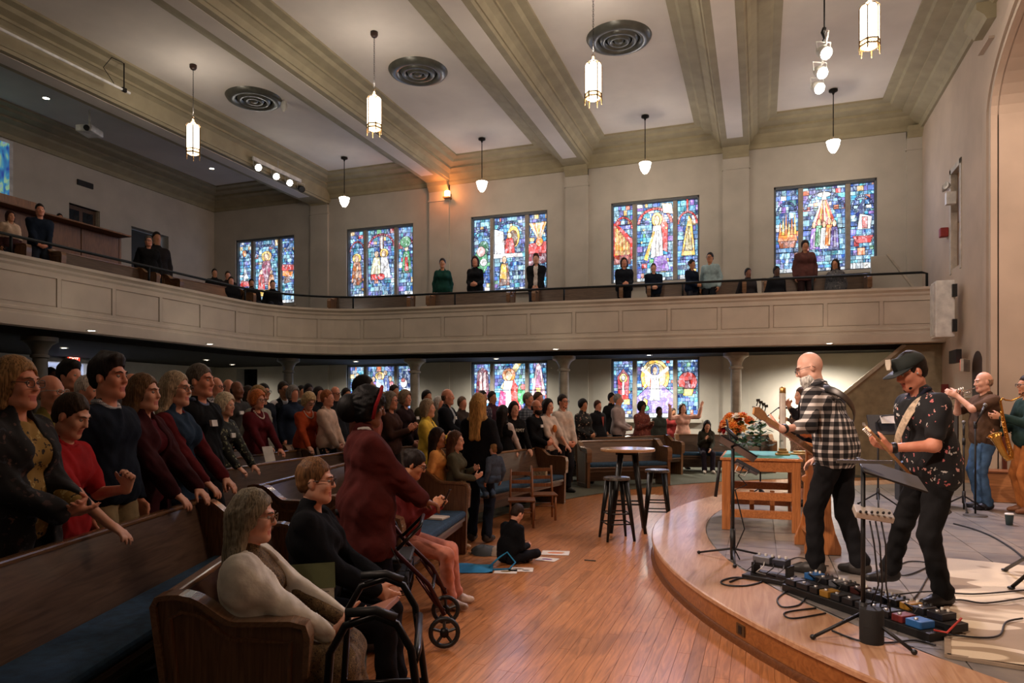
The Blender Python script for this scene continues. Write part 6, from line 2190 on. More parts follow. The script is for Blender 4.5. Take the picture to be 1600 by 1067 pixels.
def person(name_label, loc, face, H=1.72, lod=1, skin_c=(214, 160, 128), hair=('short', (60, 44, 32)), top=(60, 60, 70), sleeve=1.0, bottom=(40, 42, 52), legs='trousers', shoe=(36, 32, 30),
     pose='stand', lh=None, rh=None, lean=0.0, hpitch=0.0, hyaw=0.0, roll=0.0, fat=1.0, collar=None, jacket=None, glasses=None, beard=None, hem=.86, tag_on=None, necklace=None, extra=None,
     group='people', lf=None, rf=None, lhd=None, rhd=None, lpole=None, rpole=None, twist=0.0, hipx=0.0, seat=.47, feet=None, sex='m', child=False, category='person', earring=False, shoes_on=True):
 """local frame: +y is where the person faces, +x the person's right, z up; unit figure is 1.75 m"""
 S = H / 1.75 if pose != 'sit' and pose != 'floor' else H / 1.75
 root = thing('person', name_label, category, loc, face - math.pi / 2, group)
 root.scale = (S, S, S)
 hs = 1.12 if child else 1.0
 vb = {0: .0097, 1: .018, 2: .026}[lod]
 vg = {0: .0125, 1: .02, 2: .026}[lod]
 M_SK = skin(skin_c)
 lipc = tuple(int(a * f) for a, f in zip(skin_c, (.86, .66, .66)))
 # ---- skeleton
 pel = V3(0, 0, .94)
 if pose == 'sit':
  pel = V3(0, 0, seat / S + .11)
 elif pose == 'floor':
  pel = V3(0, 0, .12)
 RL = rot((1, 0, 0), -lean) @ rot((0, 1, 0), roll)
 RT = RL @ rot((0, 0, 1), twist)
 def up(v):
  return pel + RT @ V3(*v)
 mid = pel + rot((1, 0, 0), -lean * .5) @ V3(0, -.005, .16)
 chest = up((0, .0, .33))
 neck = up((0, -.012, .53))
 shw = (.172 if sex == 'm' else .148) * (0.5 + .5 * fat if fat > 1 else 1)
 sh = {1: up((shw, -.012, .448)), -1: up((-shw, -.012, .448))}
 hip = {1: pel + V3(.09, 0, -.03), -1: pel + V3(-.09, 0, -.03)}
 RH = rot((1, 0, 0), -lean * .55) @ rot((0, 0, 1), twist + hyaw) @ rot((1, 0, 0), -hpitch) @ rot((0, 1, 0), roll)
 hc = neck + rot((1, 0, 0), -lean * .7 - hpitch * .5) @ V3(0, .02, .145 + .01)
 def hd(v):
  return hc + RH @ (V3(*v) * hs)
 # feet
 if pose == 'stand':
  ft = {1: V3(.1, .0, .08) if rf is None else V3(*rf), -1: V3(-.1, .02, .08) if lf is None else V3(*lf)}
 elif pose == 'sit':
  ft = {1: V3(.1, .44, .08) if rf is None else V3(*rf), -1: V3(-.1, .46, .08) if lf is None else V3(*lf)}
 else:
  ft = {1: V3(-.12, .3, .07) if rf is None else V3(*rf), -1: V3(.12, .36, .07) if lf is None else V3(*lf)}
 kn, an = {}, {}
 for s in (1, -1):
  pole = (s * .08, 1, .1) if pose != 'floor' else (s * 1.2, .4, .25)
  kn[s], an[s] = ik(hip[s], ft[s], .43, .42, pole)
 # arms
 dflt = {1: up((shw + .06, .03, -.06)), -1: up((-shw - .06, .03, -.06))}
 el, wr = {}, {}
 for s, tgt, pl in ((1, rh, rpole), (-1, lh, lpole)):
  tg = dflt[s] if tgt is None else V3(*tgt)
  el[s], wr[s] = ik(sh[s], tg, .285, .255, (s * .45, -.8, -.5) if pl is None else pl)
 mb = 1.0 if sex == 'm' else .9
 # ---- body
 F = Field(.03)
 inn = 0.0 if lod == 2 else -.012
 def torso(F, g, tg, to=.0):
  fy = RT @ V3(0, 1, 0)
  F.cone(up((.075 * fat, 0, .36)), up((-.075 * fat, 0, .36)), .118 * mb * (.6 + .4 * fat) + g, flat=fy, f=1.12, tag=tg, k=.06)
  F.cone(sh[1] + (sh[-1] - sh[1]) * .13, sh[-1] + (sh[1] - sh[-1]) * .13, .052 * mb + g, tag=tg, k=.05)
  F.cone(up((0, -.015, .47)), neck, .075 * mb + g, .052 + g, tag=tg, k=.05)
  F.cone(mid + RT @ V3(.06 * fat, .012 * (fat - 1) * 6, 0), mid + RT @ V3(-.06 * fat, .012 * (fat - 1) * 6, 0), .1 * mb * fat + g, flat=fy, f=1.1, tag=tg, k=.07)
  if sex == 'f':
   for q in (1, -1):
    F.ball(up((q * .07, .085, .34)), (.062 + g, .055 + g, .06 + g), tag=tg, k=.05)
 torso(F, inn, 0)
 F.cone(hip[1] + V3(-.02, 0, .05), hip[-1] + V3(.02, 0, .05), .108 + inn, flat=(0, 1, 0), f=1.0, tag=0, k=.06)
 for s in (1, -1):
  F.cone(hip[s], kn[s], .082 * (.7 + .3 * fat) + inn, .056 + inn, tag=0)
  F.cone(kn[s], an[s], .056 + inn, .038 + inn * .5, tag=0)
  F.ball(kn[s] * .75 + an[s] * .25 - V3(0, .015, 0), .05 + inn, tag=0)
  fd = V3(s * .12, 1, 0) if pose != 'floor' else V3(s * .5, .8, .0)
  F.cone(an[s] + V3(0, -.03, -.04), an[s] + unit(fd) * .13 + V3(0, 0, -.05), .03, .026, tag=0)
  F.cone(sh[s], el[s], .05 * mb + inn * (sleeve > 0), .04 * mb + inn * (sleeve > .5), tag=0)
  F.cone(el[s], wr[s], .041 * mb + inn * (sleeve > .7), .027 * mb, tag=0)
  fdir = unit(wr[s] - el[s])
  hdv, hn, cu = (None, None, .5)
  spec = rhd if s == 1 else lhd
  if spec is not None:
   hdv, hn, cu = spec
  if hdv is None:
   hdv = fdir
  if hn is None:
   hn = V3(-s, 0, 0) if abs(fdir[0]) < .8 else V3(0, 0, -1)
  hand_prims(F, wr[s] + unit(V3(*hdv)) * .012, V3(*hdv), V3(*hn), s, 0, cu, lod)
 # head
 F.cone(neck - RT @ V3(0, 0, .04), hd((0, -.012, -.06)), .056 * mb, .052, tag=0, k=.03)
 F.ball(hd((0, -.012, .03)), V3(.074, .094, .1) * hs, RH, 0, .02)
 F.ball(hd((0, .018, -.045)), V3(.06, .072, .078) * hs, RH, 0, .03)
 if lod < 2:
  F.ball(hd((0, .068, -.1)), .021 * hs, None, 0, .03)
  for q in (1, -1):
   F.cone(hd((q * .052, .0, -.07)), hd((q * .018, .068, -.1)), .018 * hs, .015 * hs, tag=0, k=.03)
   F.ball(hd((q * .04, .062, -.022)), .024 * hs, None, 0, .03)
   F.cone(hd((q * .012, .089, .03)), hd((q * .045, .075, .033)), .011 * hs, .009 * hs, tag=0, k=.014)
   F.ball(hd((q * .03, .1, .008)), V3(.015, .013, .010) * hs, RH, 0, .012, sub=True)
   F.ball(hd((q * .077, -.008, -.008)), V3(.010, .02, .031) * hs, RH @ rot((0, 0, 1), -q * .35), 0, .008)
  F.cone(hd((0, .088, .022)), hd((0, .107, -.022)), .009 * hs, .0125 * hs, tag=0, k=.01)
  for q in (1, -1):
   F.ball(hd((q * .011, .1, -.026)), .009 * hs, None, 0, .008)
  F.cone(hd((.017, .0855, -.0605)), hd((-.017, .0855, -.0605)), .0055 * hs, tag=1, k=.006)
  F.cone(hd((.013, .0845, -.0695)), hd((-.013, .0845, -.0695)), .006 * hs, tag=1, k=.006)
  F.cone(hd((.02, .094, -.065)), hd((-.02, .094, -.065)), .0025 * hs, tag=0, k=.004, sub=True)
 else:
  F.cone(hd((0, .088, .02)), hd((0, .108, -.025)), .012, .016, tag=0, k=.012)
 def legs_f(F, g, tg):
  F.cone(hip[1] + V3(-.015, 0, .06), hip[-1] + V3(.015, 0, .06), .112 * (.75 + .25 * fat) + g, flat=(0, 1, 0), f=1.0, tag=tg, k=.06)
  F.cone(mid + V3(.045 * fat, 0, -.1), mid + V3(-.045 * fat, 0, -.1), .09 * fat + g, flat=(0, 1, 0), f=1.08, tag=tg, k=.05)
  for s in (1, -1):
   F.cone(hip[s], kn[s], .09 * (.7 + .3 * fat) + g, .066 + g, tag=tg)
   F.cone(kn[s], an[s] + V3(0, 0, .0), .064 + g, .056 + g, tag=tg)
   F.ball(an[s] + V3(0, .01, .04), (.058 + g, .062 + g, .04), tag=tg)
 def skirt_f(F, g, tg, hemz):
  if pose == 'sit':
   legs_f(F, g + .012, tg)
   F.cone((kn[1] + hip[1]) / 2, (kn[-1] + hip[-1]) / 2, .11 + g, tag=tg, k=.06)
   F.cone(kn[1] * .9 + an[1] * .1, kn[-1] * .9 + an[-1] * .1, .085 + g, tag=tg, k=.06)
   F.cone((kn[1] + an[1]) / 2, (kn[-1] + an[-1]) / 2, .09 + g, tag=tg, k=.06)
   return
  F.cone(pel + V3(0, 0, .1), V3(0, 0, hemz + .12), .15 * fat + g, .225 + g, (0, 1, 0), 1.2, tg, .05)
  F.cone(pel + V3(.06, 0, 0), pel + V3(-.06, 0, 0), .12 * fat + g, tag=tg, k=.05)
 def top_f(F, g, tg, slv, hz):
  torso(F, g, tg)
  hb = pel + V3(0, 0, (hz - .94) if pose == 'stand' else -.02)
  if pose != 'stand':
   hb = pel + V3(0, .02, .0)
  lo_ = hb + V3(0, 0, .08)
  F.cone(lo_ + V3(.07 * fat, 0, 0), lo_ + V3(-.07 * fat, 0, 0), .108 * (.8 + .2 * fat) * (mb * .3 + .72) + g, flat=(0, 1, 0), f=1.02, tag=tg, k=.06)
  F.cone(mid, lo_, .13 * fat * mb + g, .13 * mb + g, (0, 1, 0), 1.22, tg, .05)
  if pose == 'stand':
   F.cone(hip[1] + V3(-.015, 0, .07), hip[-1] + V3(.015, 0, .07), .11 * (.75 + .25 * fat) + g, tag=tg, k=.05)
  for s in (1, -1):
   if slv > 0:
    e = sh[s] + (el[s] - sh[s]) * min(1, slv * 2)
    F.cone(sh[s], e, .053 * mb + g, .045 * mb + g, tag=tg, k=.035)
   if slv > .5:
    w = el[s] + (wr[s] - el[s]) * min(1, (slv - .5) * 2 * .97)
    F.cone(el[s], w, .045 * mb + g, .033 * mb + g, tag=tg, k=.02)
 seed = abs(hash(name_label)) % 97 if False else sum(ord(c) for c in name_label) % 97
 def wr_noise(amp, fq=26.0):
  def f(X, Y, Z):
   return amp * (np.sin(fq * Z + 9 * np.sin(7 * X + seed) + 6 * Y) * np.sin(fq * .6 * X + 8 * Y + 5 * Z + seed) + .7 * np.sin(58 * Z + 30 * X * Y + 5 * np.sin(19 * X + seed) + 20 * Y) * np.sin(31 * X - 22 * Y + seed))
  return f
 shoe_m = mat(shoe, .5, var=.15)
 def shoes_f(F, tg, g=0.0):
  for s in (1, -1):
   fd = unit(V3(s * .14, 1, 0)) if pose != 'floor' else unit(V3(s * .5, .8, 0))
   a = an[s]
   if lod < 2:
    F.cone(a + V3(0, -.035, -.028) * 1, a + fd * .06 + V3(0, 0, -.035), .044, .044, tag=tg, k=.03)
    F.cone(a + fd * .06 + V3(0, 0, -.042), a + fd * .155 + V3(0, 0, -.05), .042, .032, tag=tg, k=.03)
    F.cone(a + V3(0, -.01, .02), a + V3(0, -.01, -.03), .046, .048, tag=tg, k=.02)
   else:
    F.cone(a + V3(0, -.03, -.04), a + fd * .15 + V3(0, 0, -.045), .045, .034, tag=tg)
 bot_m = bottom if not isinstance(bottom, tuple) else (denim(bottom) if legs == 'jeans' else cloth(bottom))
 top_m = cloth(top)
 jk_m = cloth(jacket[0]) if jacket else None
 if lod == 2:
  mats_ = [M_SK, M_SK, top_m, bot_m, shoe_m, jk_m or top_m]
  if legs == 'skirt':
   skirt_f(F, .012, 3, .35)
  elif legs == 'dress':
   skirt_f(F, .014, 2, .35)
  else:
   legs_f(F, .0, 3)
  top_f(F, .016 if not jacket else .022, 5 if jacket else 2, sleeve, hem)
  shoes_f(F, 4)
  V, Q = F.mesh(vb)
  np_mesh('body', V, Q, mats_, tags_of(F, V, Q), root)
  if jacket:                                     # shirt front showing in the jacket opening
   b = B()
   w = .045
   c0, c1 = up((0, .158 * (.5 + .5 * fat), .44)), up((0, .175 * (.45 + .55 * fat), .2))
   sx = RT @ V3(1, 0, 0)
   b.add([c0 - sx * w, c0 + sx * w, c1], [(0, 1, 2)])
   b.build('shirt_front', top_m, root)
 else:
  V, Q = F.mesh(vb)
  np_mesh('body', V, Q, [M_SK, skin(lipc)], tags_of(F, V, Q), root)
  nz = .0052 if lod == 0 else .004
  if legs in ('skirt', 'dress'):
   G = Field(.04)
   skirt_f(G, .014, 0, .3)
   if legs == 'dress':
    top_f(G, .008, 0, 0 if collar == 'pinafore' else sleeve, hem)
   if pose == 'stand':
    G.cut((0, 0, .28), (0, 0, -1))
   G.noise = wr_noise(nz)
   V, Q = G.mesh(vg)
   np_mesh('dress' if legs == 'dress' else 'skirt', V, Q, [top_m if legs == 'dress' else bot_m], None, root)
  else:
   G = Field(.03)
   legs_f(G, .004, 0)
   G.noise = wr_noise(nz, 30)
   V, Q = G.mesh(vg * (1.0 if group == 'musicians' else 1.3))
   np_mesh('jeans' if legs == 'jeans' else 'trousers', V, Q, [bot_m], None, root)
  if legs != 'dress':
   G = Field(.035)
   top_f(G, .017, 0, sleeve, hem)
   G.ball(up((0, .045, .545)), (.062, .05, .05), None, 0, .01, sub=True)
   if pose == 'stand':
    G.cut((0, 0, hem - .02), (0, 0, -1))
   G.noise = wr_noise(nz)
   V, Q = G.mesh(vg)
   np_mesh('shirt', V, Q, [top_m], None, root)
  if jacket:
   G = Field(.035)
   jh = jacket[1]
   top_f(G, .027, 0, jacket[4] if len(jacket) > 4 else 1.0, jh)
   if jh < .8 and pose == 'stand':
    G.cone(V3(.07, 0, jh + .1), V3(-.07, 0, jh + .1), .13 * fat, flat=(0, 1, 0), f=1.0, tag=0, k=.06)
    G.cone(pel + V3(.06, 0, .02), pel + V3(-.06, 0, .02), .128 * fat + .02, flat=(0, 1, 0), f=1.0, tag=0, k=.06)
    G.cone(pel, V3(0, 0, jh + .1), .16 * fat, .17 * fat, (0, 1, 0), 1.15, 0, .06)
   if len(jacket) > 2 and jacket[2]:            # open front
    w = jacket[2]
    G.cone(up((0, .22, .56)), up((0, .22, .1)), w, w * 1.1, RT @ V3(0, 1, 0), .05, 0, .01, sub=True)
    G.cone(up((0, .22, .1)), pel + V3(0, .22, -.5), w * 1.1, w * 1.4, V3(0, 1, 0), .05, 0, .01, sub=True)
   else:
    G.ball(up((0, .05, .545)), (.06, .06, .05), None, 0, .01, sub=True)
   if pose == 'stand':
    G.cut((0, 0, jh), (0, 0, -1))
   G.noise = wr_noise(nz * 1.2, 20)
   V, Q = G.mesh(vg)
   np_mesh(jacket[3] if len(jacket) > 3 else 'jacket', V, Q, [jk_m], None, root)
  if shoes_on:
   for s in (1, -1):
    G = Field(.02)
    shoes_f(G, 0)
    G.p = [p for p in G.p if np.linalg.norm((p[1] - an[s])) < np.linalg.norm((p[1] - an[-s]))]
    V, Q = G.mesh(.014 if lod == 0 else .02)
    np_mesh('shoe', V, Q, [shoe_m], None, root)
  if collar and collar != 'pinafore':
   G = Field(.01)
   pts = [neck + RT @ V3(.068 * math.cos(a), .06 * math.sin(a) + .004, .012 - .05 * max(0, math.sin(a)) - .0) for a in [2 * math.pi * k / 14 for k in range(15)]]
   for a_, b_ in zip(pts[:-1], pts[1:]):
    G.cone(a_, b_, .017, tag=0, k=.008)
   V, Q = G.mesh(.009)
   np_mesh('collar', V, Q, [cloth(collar)], None, root)
 # ---- hair
 style, hcol = hair
 hv = .009 if lod == 0 else (.014 if lod == 1 else .022)
 if style != 'bald':
  G = Field(.02)
  puff = {'puffy': .028, 'bob': .018, 'long': .014, 'curly': .03, 'short': .012, 'fringe': .007, 'bun': .01, 'pony': .01, 'spiky': .018, 'updo': .02, 'hood': .03}.get(style, .012)
  if style in ('short', 'spiky', 'fringe'):
   G.ball(hd((0, -.016, .034)), V3(.074 + puff * .55, .094 + puff * .8, .1 + puff) * hs, RH, 0, .02)
   G.ball(hd((0, -.045, -.02)), V3(.068, .058, .06) * hs, RH, 0, .02)
  else:
   G.ball(hd((0, -.016, .034)), (V3(.074, .094, .1) + puff) * hs, RH, 0, .02)
  if style not in ('short', 'spiky', 'fringe', 'bun', 'updo', 'pony'):
   G.ball(hd((0, -.03, -.01)), (V3(.073, .076, .08) + puff * .8) * hs, RH, 0, .03)
  fy_, fz_ = RH @ V3(0, 1, 0), RH @ V3(0, 0, 1)
  down = RT @ V3(0, 0, -1)
  if style in ('long', 'hood'):
   L_ = .3 if style == 'long' else .34
   for q in (1, -1):
    a = hd((q * .07, -.01, .02))
    G.cone(a, hd((q * .075, -.03, -.1)), .026 + puff * .3, .028, tag=0, k=.03)
    G.cone(hd((q * .075, -.03, -.1)), neck + RT @ V3(q * .1, -.02 if style == 'long' else -.05, -.02), .028, .03, tag=0, k=.03)
    G.cone(neck + RT @ V3(q * .1, -.03, -.02), neck + RT @ V3(q * .1, .03 if style == 'long' else -.06, -L_ + .1), .03, .02, tag=0, k=.03)
   G.cone(hd((.035, -.08, .0)), neck + RT @ V3(.04, -.1, -L_ + .06), .05, .035, tag=0, k=.04)
   G.cone(hd((-.035, -.08, .0)), neck + RT @ V3(-.04, -.1, -L_ + .06), .05, .035, tag=0, k=.04)
  elif style in ('bob', 'puffy', 'curly'):
   zl = -.1 if style == 'bob' else -.05
   for q in (1, -1):
    G.cone(hd((q * .07, -.015, .03)), hd((q * .074, -.02, zl)), .026 + puff * .4, .022 + puff * .4, tag=0, k=.03)
   G.cone(hd((.03, -.075, .0)), hd((.03, -.07, zl)), .045, .035, tag=0, k=.03)
   G.cone(hd((-.03, -.075, .0)), hd((-.03, -.07, zl)), .045, .035, tag=0, k=.03)
  elif style == 'pony':
   G.cone(hd((0, -.1, .03)), hd((0, -.15, -.03)), .03, .032, tag=0, k=.03)
   G.cone(hd((0, -.15, -.03)), hd((0, -.12, -.2)), .032, .015, tag=0, k=.03)
  elif style in ('bun', 'updo'):
   G.ball(hd((0, -.1, .07)), .045 * hs, None, 0, .02)
  elif style == 'spiky':
   G.cone(hd((.03, .05, .11)), hd((-.03, .05, .11)), .03, tag=0, k=.03)
   G.cone(hd((0, .06, .12)), hd((0, -.03, .14)), .022, tag=0, k=.03)
  # open the face and trim the nape
  G.ball(hd((0, .075 if style != 'hood' else .1, -.022 if style in ('long', 'bob', 'puffy') else -.035)), V3(.071 if style not in ('short', 'fringe', 'spiky') else .085, .072, .098 if style not in ('short', 'spiky') else .104) * hs, RH, 0, .012, sub=True)
  if style in ('short', 'spiky'):
   G.ball(hd((0, .07, -.09)), V3(.13, .09, .085) * hs, RH, 0, .012, sub=True)
   for q in (1, -1):
    G.ball(hd((q * .08, .0, -.03)), V3(.022, .03, .046) * hs, RH, 0, .006, sub=True)
   G.cut(hd((0, -.06, -.066)), -fz_)
  elif style == 'fringe':
   G.cut(hd((0, 0, .028)), fz_)
   G.cut(hd((0, .03, 0)), fy_)
   G.cut(hd((0, -.06, -.06)), -fz_)
   for q in (1, -1):
    G.ball(hd((q * .08, .0, -.02)), V3(.022, .03, .04) * hs, RH, 0, .006, sub=True)
  elif style in ('bun', 'updo', 'pony'):
   G.ball(hd((0, .06, -.09)), V3(.12, .1, .07) * hs, RH, 0, .012, sub=True)
  amp = {'puffy': .004, 'curly': .008, 'long': .0035, 'bob': .003, 'hood': .0}.get(style, .003) * (1 if lod < 2 else 0)
  if amp:
   def hn_(X, Y, Z):
    if style in ('curly', 'puffy'):
     return amp * np.sin(70 * X + 3 * np.sin(50 * Z)) * np.sin(66 * Y + 2 * np.sin(40 * X)) * np.sin(60 * Z)
    return amp * np.sin(120 * X + 14 * np.sin(9 * Z + 2)) * np.cos(105 * Y + 10 * np.sin(8 * Z))
   G.noise = hn_
  V, Q = G.mesh(hv)
  if len(Q):
   np_mesh('hair' if style != 'hood' else 'head_covering', V, Q, [hair_mat(hcol) if style != 'hood' else cloth(hcol)], None, root)
 if beard:
  G = Field(.015)
  bc, bl = beard
  if bl > .005:
   G.ball(hd((0, .022, -.076)), V3(.07, .08, .066) * hs, RH, 0, .02)
  else:
   G.ball(hd((0, .068, -.1)), V3(.034, .026, .026) * hs, RH, 0, .02)
   for q in (1, -1):
    G.cone(hd((q * .03, .064, -.096)), hd((q * .056, .0, -.066)), .016, .014, tag=0, k=.01)
  G.cone(hd((.052, .0, -.05)), hd((.066, -.005, .0)), .014, .008, tag=0)
  G.cone(hd((-.052, .0, -.05)), hd((-.066, -.005, .0)), .014, .008, tag=0)
  if bl > .01:
   G.cone(hd((0, .058, -.1)), hd((0, .06, -.1 - bl)), .058, .026, RH @ V3(0, 1, 0), 1.3, 0, .03)
  G.cone(hd((.026, .088, -.052)), hd((-.026, .088, -.052)), .009 if bl > .005 else .006, tag=0, k=.008)
  G.ball(hd((0, .085, -.02)), V3(.08, .06, .028) * hs, RH, 0, .01, sub=True)
  G.cone(hd((.014, .102, -.068)), hd((-.014, .102, -.068)), .0075, tag=0, k=.005, sub=True)
  if lod < 2:
   G.noise = lambda X, Y, Z: .0025 * np.sin(130 * X + 6 * np.sin(20 * Z)) * np.cos(110 * Y)
  V, Q = G.mesh(hv)
  np_mesh('beard', V, Q, [hair_mat(bc)], None, root)
 if lod < 2:
  for q in (1, -1):
   e = B()
   e.sphere(hd((q * .03, .0795, .008)), .0112 * hs, 10, 7)
   e.cur = 1
   e.sphere(hd((q * .03, .0875, .0075)), .0048 * hs, 8, 6)
   e.build('eye', [mat((172, 160, 150), .3), mat((40, 30, 24), .2)], root, True)
  if lod == 0:
   e = B()
   bcol = hcol if style not in ('bald', 'hood') else (110, 84, 66)
   for q in (1, -1):
    e.tube([hd((q * .012, .099, .028)), hd((q * .03, .096, .034)), hd((q * .05, .081, .029))], [.003, .0042, .002], 6)
   e.build('eyebrows', hair_mat(tuple(int(v * .7) for v in bcol)), root, True)
 if glasses:
  e = B()
  gr = .0022 if lod == 0 else (.003 if lod == 1 else .0045)
  for q in (1, -1):
   pts = []
   for k in range(12):
    a = 2 * math.pi * k / 12
    cx, cz = abs(math.cos(a)) ** .6 * (1 if math.cos(a) > 0 else -1), abs(math.sin(a)) ** .6 * (1 if math.sin(a) > 0 else -1)
    pts.append(hd((q * .034 + .025 * cx, .108 - .004 * abs(cx), .004 + .018 * cz)))
   e.tube(pts, gr, 5, closed=True)
   e.tube([hd((q * .06, .103, .01)), hd((q * .076, .05, .012)), hd((q * .084, -.01, .006)), hd((q * .082, -.03, -.012))], gr, 5)
  e.tube([hd((.009, .111, .008)), hd((-.009, .111, .008))], gr, 5)
  e.build('eyeglasses', mat(glasses if isinstance(glasses, tuple) else (30, 24, 22), .3), root, True)
 if tag_on:
  c = up((tag_on * .09, .155 * (.4 + .6 * fat) + (.025 if sex == 'f' else 0), .36))
  M_ = RT
  sx, sz = M_ @ V3(.036, 0, 0), M_ @ V3(0, -.004, .024)
  b = B()
  nrm = M_ @ V3(0, .022, 0)
  b.extrude([c - sx - sz + nrm, c + sx - sz + nrm, c + sx + sz + nrm, c - sx + sz + nrm], tuple(-nrm * .9)).build('name_tag', mat((226, 224, 220), .6), root)
 if necklace:
  pts = []
  for k in range(17):
   a = math.pi * (k / 16)
   pts.append(neck + RT @ V3(.075 * math.cos(a), .03 + .095 * math.sin(a), .0 - .1 * math.sin(a)))
  b = B()
  for q in pts:
   b.sphere(q, .011 if lod else .008, 8, 5)
  b.build('necklace', mat(necklace, .3), root, True)
 if earring:
  B().sphere(hd((.08, -.005, -.045)), .006, 8, 5).build('earring', mat((214, 180, 110), .2, metal=.9), root, True)
 info = dict(root=root, hd=hd, up=up, wr=wr, el=el, sh=sh, an=an, kn=kn, pel=pel, neck=neck, RT=RT, RH=RH, S=S, hip=hip)
 if extra:
  extra(info)
 return info
def facing(x, y, tx=1.2, ty=8.4):
 return math.atan2(ty - y, tx - x)
def toward(px, t, off=0):
 """world position of the ground under photo column px at depth t"""
 a = ray(px)
 return a[0] * t, a[1] * t
# ---------------------------------------------------------------- the band
def local_of(loc, face, S, p):
 d = Vector(p) - Vector(loc)
 a = -(face - math.pi / 2)
 return ((d.x * math.cos(a) - d.y * math.sin(a)) / S, (d.x * math.sin(a) + d.y * math.cos(a)) / S, d.z / S)
def world_of(info, v):
 r = info['root']
 a = r.rotation_euler[2]
 S = info['S']
 return Vector((r.location.x + S * (v[0] * math.cos(a) - v[1] * math.sin(a)), r.location.y + S * (v[0] * math.sin(a) + v[1] * math.cos(a)), r.location.z + S * v[2]))
M_MAPLE = wood((196, 140, 84), (224, 172, 112), 0, rough=.3, coat=.3)
PALE, RUDDY, TAN, BROWN_, DARK = (226, 176, 150), (222, 158, 130), (196, 142, 106), (128, 84, 60), (84, 56, 44)
def guitar(label, body_c, nut, col, head_len=.2, bass=True, face_n=None, name='bass_guitar', body_mat=None):
 """solid body guitar: local x along the neck"""
 bc, nu = Vector(body_c), Vector(nut)
 ax = (nu - bc).normalized()
 fn = Vector(face_n)
 fn = (fn - ax * fn.dot(ax)).normalized()
 up_ = fn.cross(ax)
 L = (nu - bc).length
 t = thing(name, label, 'guitar', bc)
 M = Matrix((ax, up_, fn)).transposed()
 def w(x, y, z):
  return M @ Vector((x, y, z))
 k = 1.0
 out = [(-.26, .0), (-.25, .12), (-.17, .175), (-.06, .15), (.02, .13), (.10, .16), (.2, .15), (.23, .11), (.15, .07), (.09, .035), (.09, -.035), (.13, -.06), (.17, -.1), (.13, -.14), (.04, -.125), (-.06, -.14), (-.17, -.17), (-.25, -.11)]
 b = B()
 b.extrude([w(x, y, -.02) for x, y in out], M @ Vector((0, 0, .04)))
 b.build('guitar_body', body_mat or mat((18, 18, 20), .2, coat=.5), t, bevel=.006)
 b = B()
 b.add([w(.05, -.03, .02), w(.05, .03, .02), w(L, .021, .02), w(L, -.021, .02), w(.05, -.026, .0), w(.05, .026, .0), w(L, .018, .0), w(L, -.018, .0)], [(0, 1, 2, 3), (7, 6, 5, 4), (0, 3, 7, 4), (1, 5, 6, 2), (3, 2, 6, 7), (0, 4, 5, 1)])
 b.build('neck', M_MAPLE, t)
 B().add([w(.05, -.028, .0225), w(.05, .028, .0225), w(L, .02, .0225), w(L, -.02, .0225)], [(0, 1, 2, 3)]).build('fingerboard', wood((60, 36, 24), (84, 52, 36), 0), t)
 h = head_len
 hp = [(L, -.021), (L, .021), (L + .04, .04), (L + h * .7, .045), (L + h, .02), (L + h * .95, -.03), (L + h * .4, -.035)]
 b = B().extrude([w(x, y, .0) for x, y in hp], M @ Vector((0, 0, .016)))
 b.build('headstock', M_MAPLE, t, bevel=.003)
 n = 4 if bass else 6
 for q in range(n):
  x = L + .045 + (h - .07) * q / (n - 1)
  o = B().cyl(w(x, .03, .016), w(x, .03, .036), .006, n=6).cyl(w(x, .04, .006), w(x, .075 if bass else .06, .006), .004, n=5)
  o.obox(w(x, .085 if bass else .066, .006), (.028 if bass else .014, .012, .02)).build('tuning_peg', mat((70, 66, 60) if bass else (214, 206, 196), .3, metal=.7), t)
  y = -.012 + .024 * q / (n - 1)
  B().cyl(w(-.12, y * 1.4, .03), w(L + .03, y, .026), .0014 if bass else .0008, n=4).build('string', mat((170, 164, 150), .3, metal=.9), t)
 B().obox(w(-.12, 0, .026), (.05, .07, .014)).build('bridge', mat((150, 146, 138), .3, metal=.9), t)
 B().obox(w(.0, 0, .024), (.04, .07, .01)).build('pickup', M_BLACK, t)
 return t
# bass player
bl, bf = (.60, 6.32, DZ), R(152)
bS = 1.87 / 1.75
def bass_extra(i):
 # wide leather strap over the back
 b = B()
 pts = [i['up'](v) for v in ((-.02, .17, .18), (-.1, .17, .36), (-.13, .08, .505), (-.1, -.09, .51), (.0, -.19, .4), (.11, -.195, .26), (.19, -.08, .15), (.16, .12, .1))]
 vs, fs = [], []
 side = [V3(.045, .0, .03)] * len(pts)
 for p in pts:
  c = p
  vs += [tuple(c + i['RT'] @ V3(.04, 0, .03)), tuple(c - i['RT'] @ V3(.04, 0, .03))]
 for k in range(len(pts) - 1):
  fs.append((2 * k, 2 * k + 1, 2 * k + 3, 2 * k + 2))
 o = b.add(vs, fs).build('strap', mat((22, 20, 20), .35), i['root'], True)
 s_ = o.modifiers.new('thick', 'SOLIDIFY')
 s_.thickness = .012
 s_.offset = 0
 sd = o.modifiers.new('smooth', 'SUBSURF')
 sd.levels = sd.render_levels = 2
 w = i['wr'][-1]
 e = unit(i['wr'][-1] - i['el'][-1])
 B().lathe([(.033, -.016), (.036, -.008), (.036, .008), (.033, .016)], w - e * .02, 14, axis=e).build('wrist_watch', M_BLACK, i['root'], True)
lhw, rhw = at(1222, 670, 5.45), at(1282, 714, 6.05)
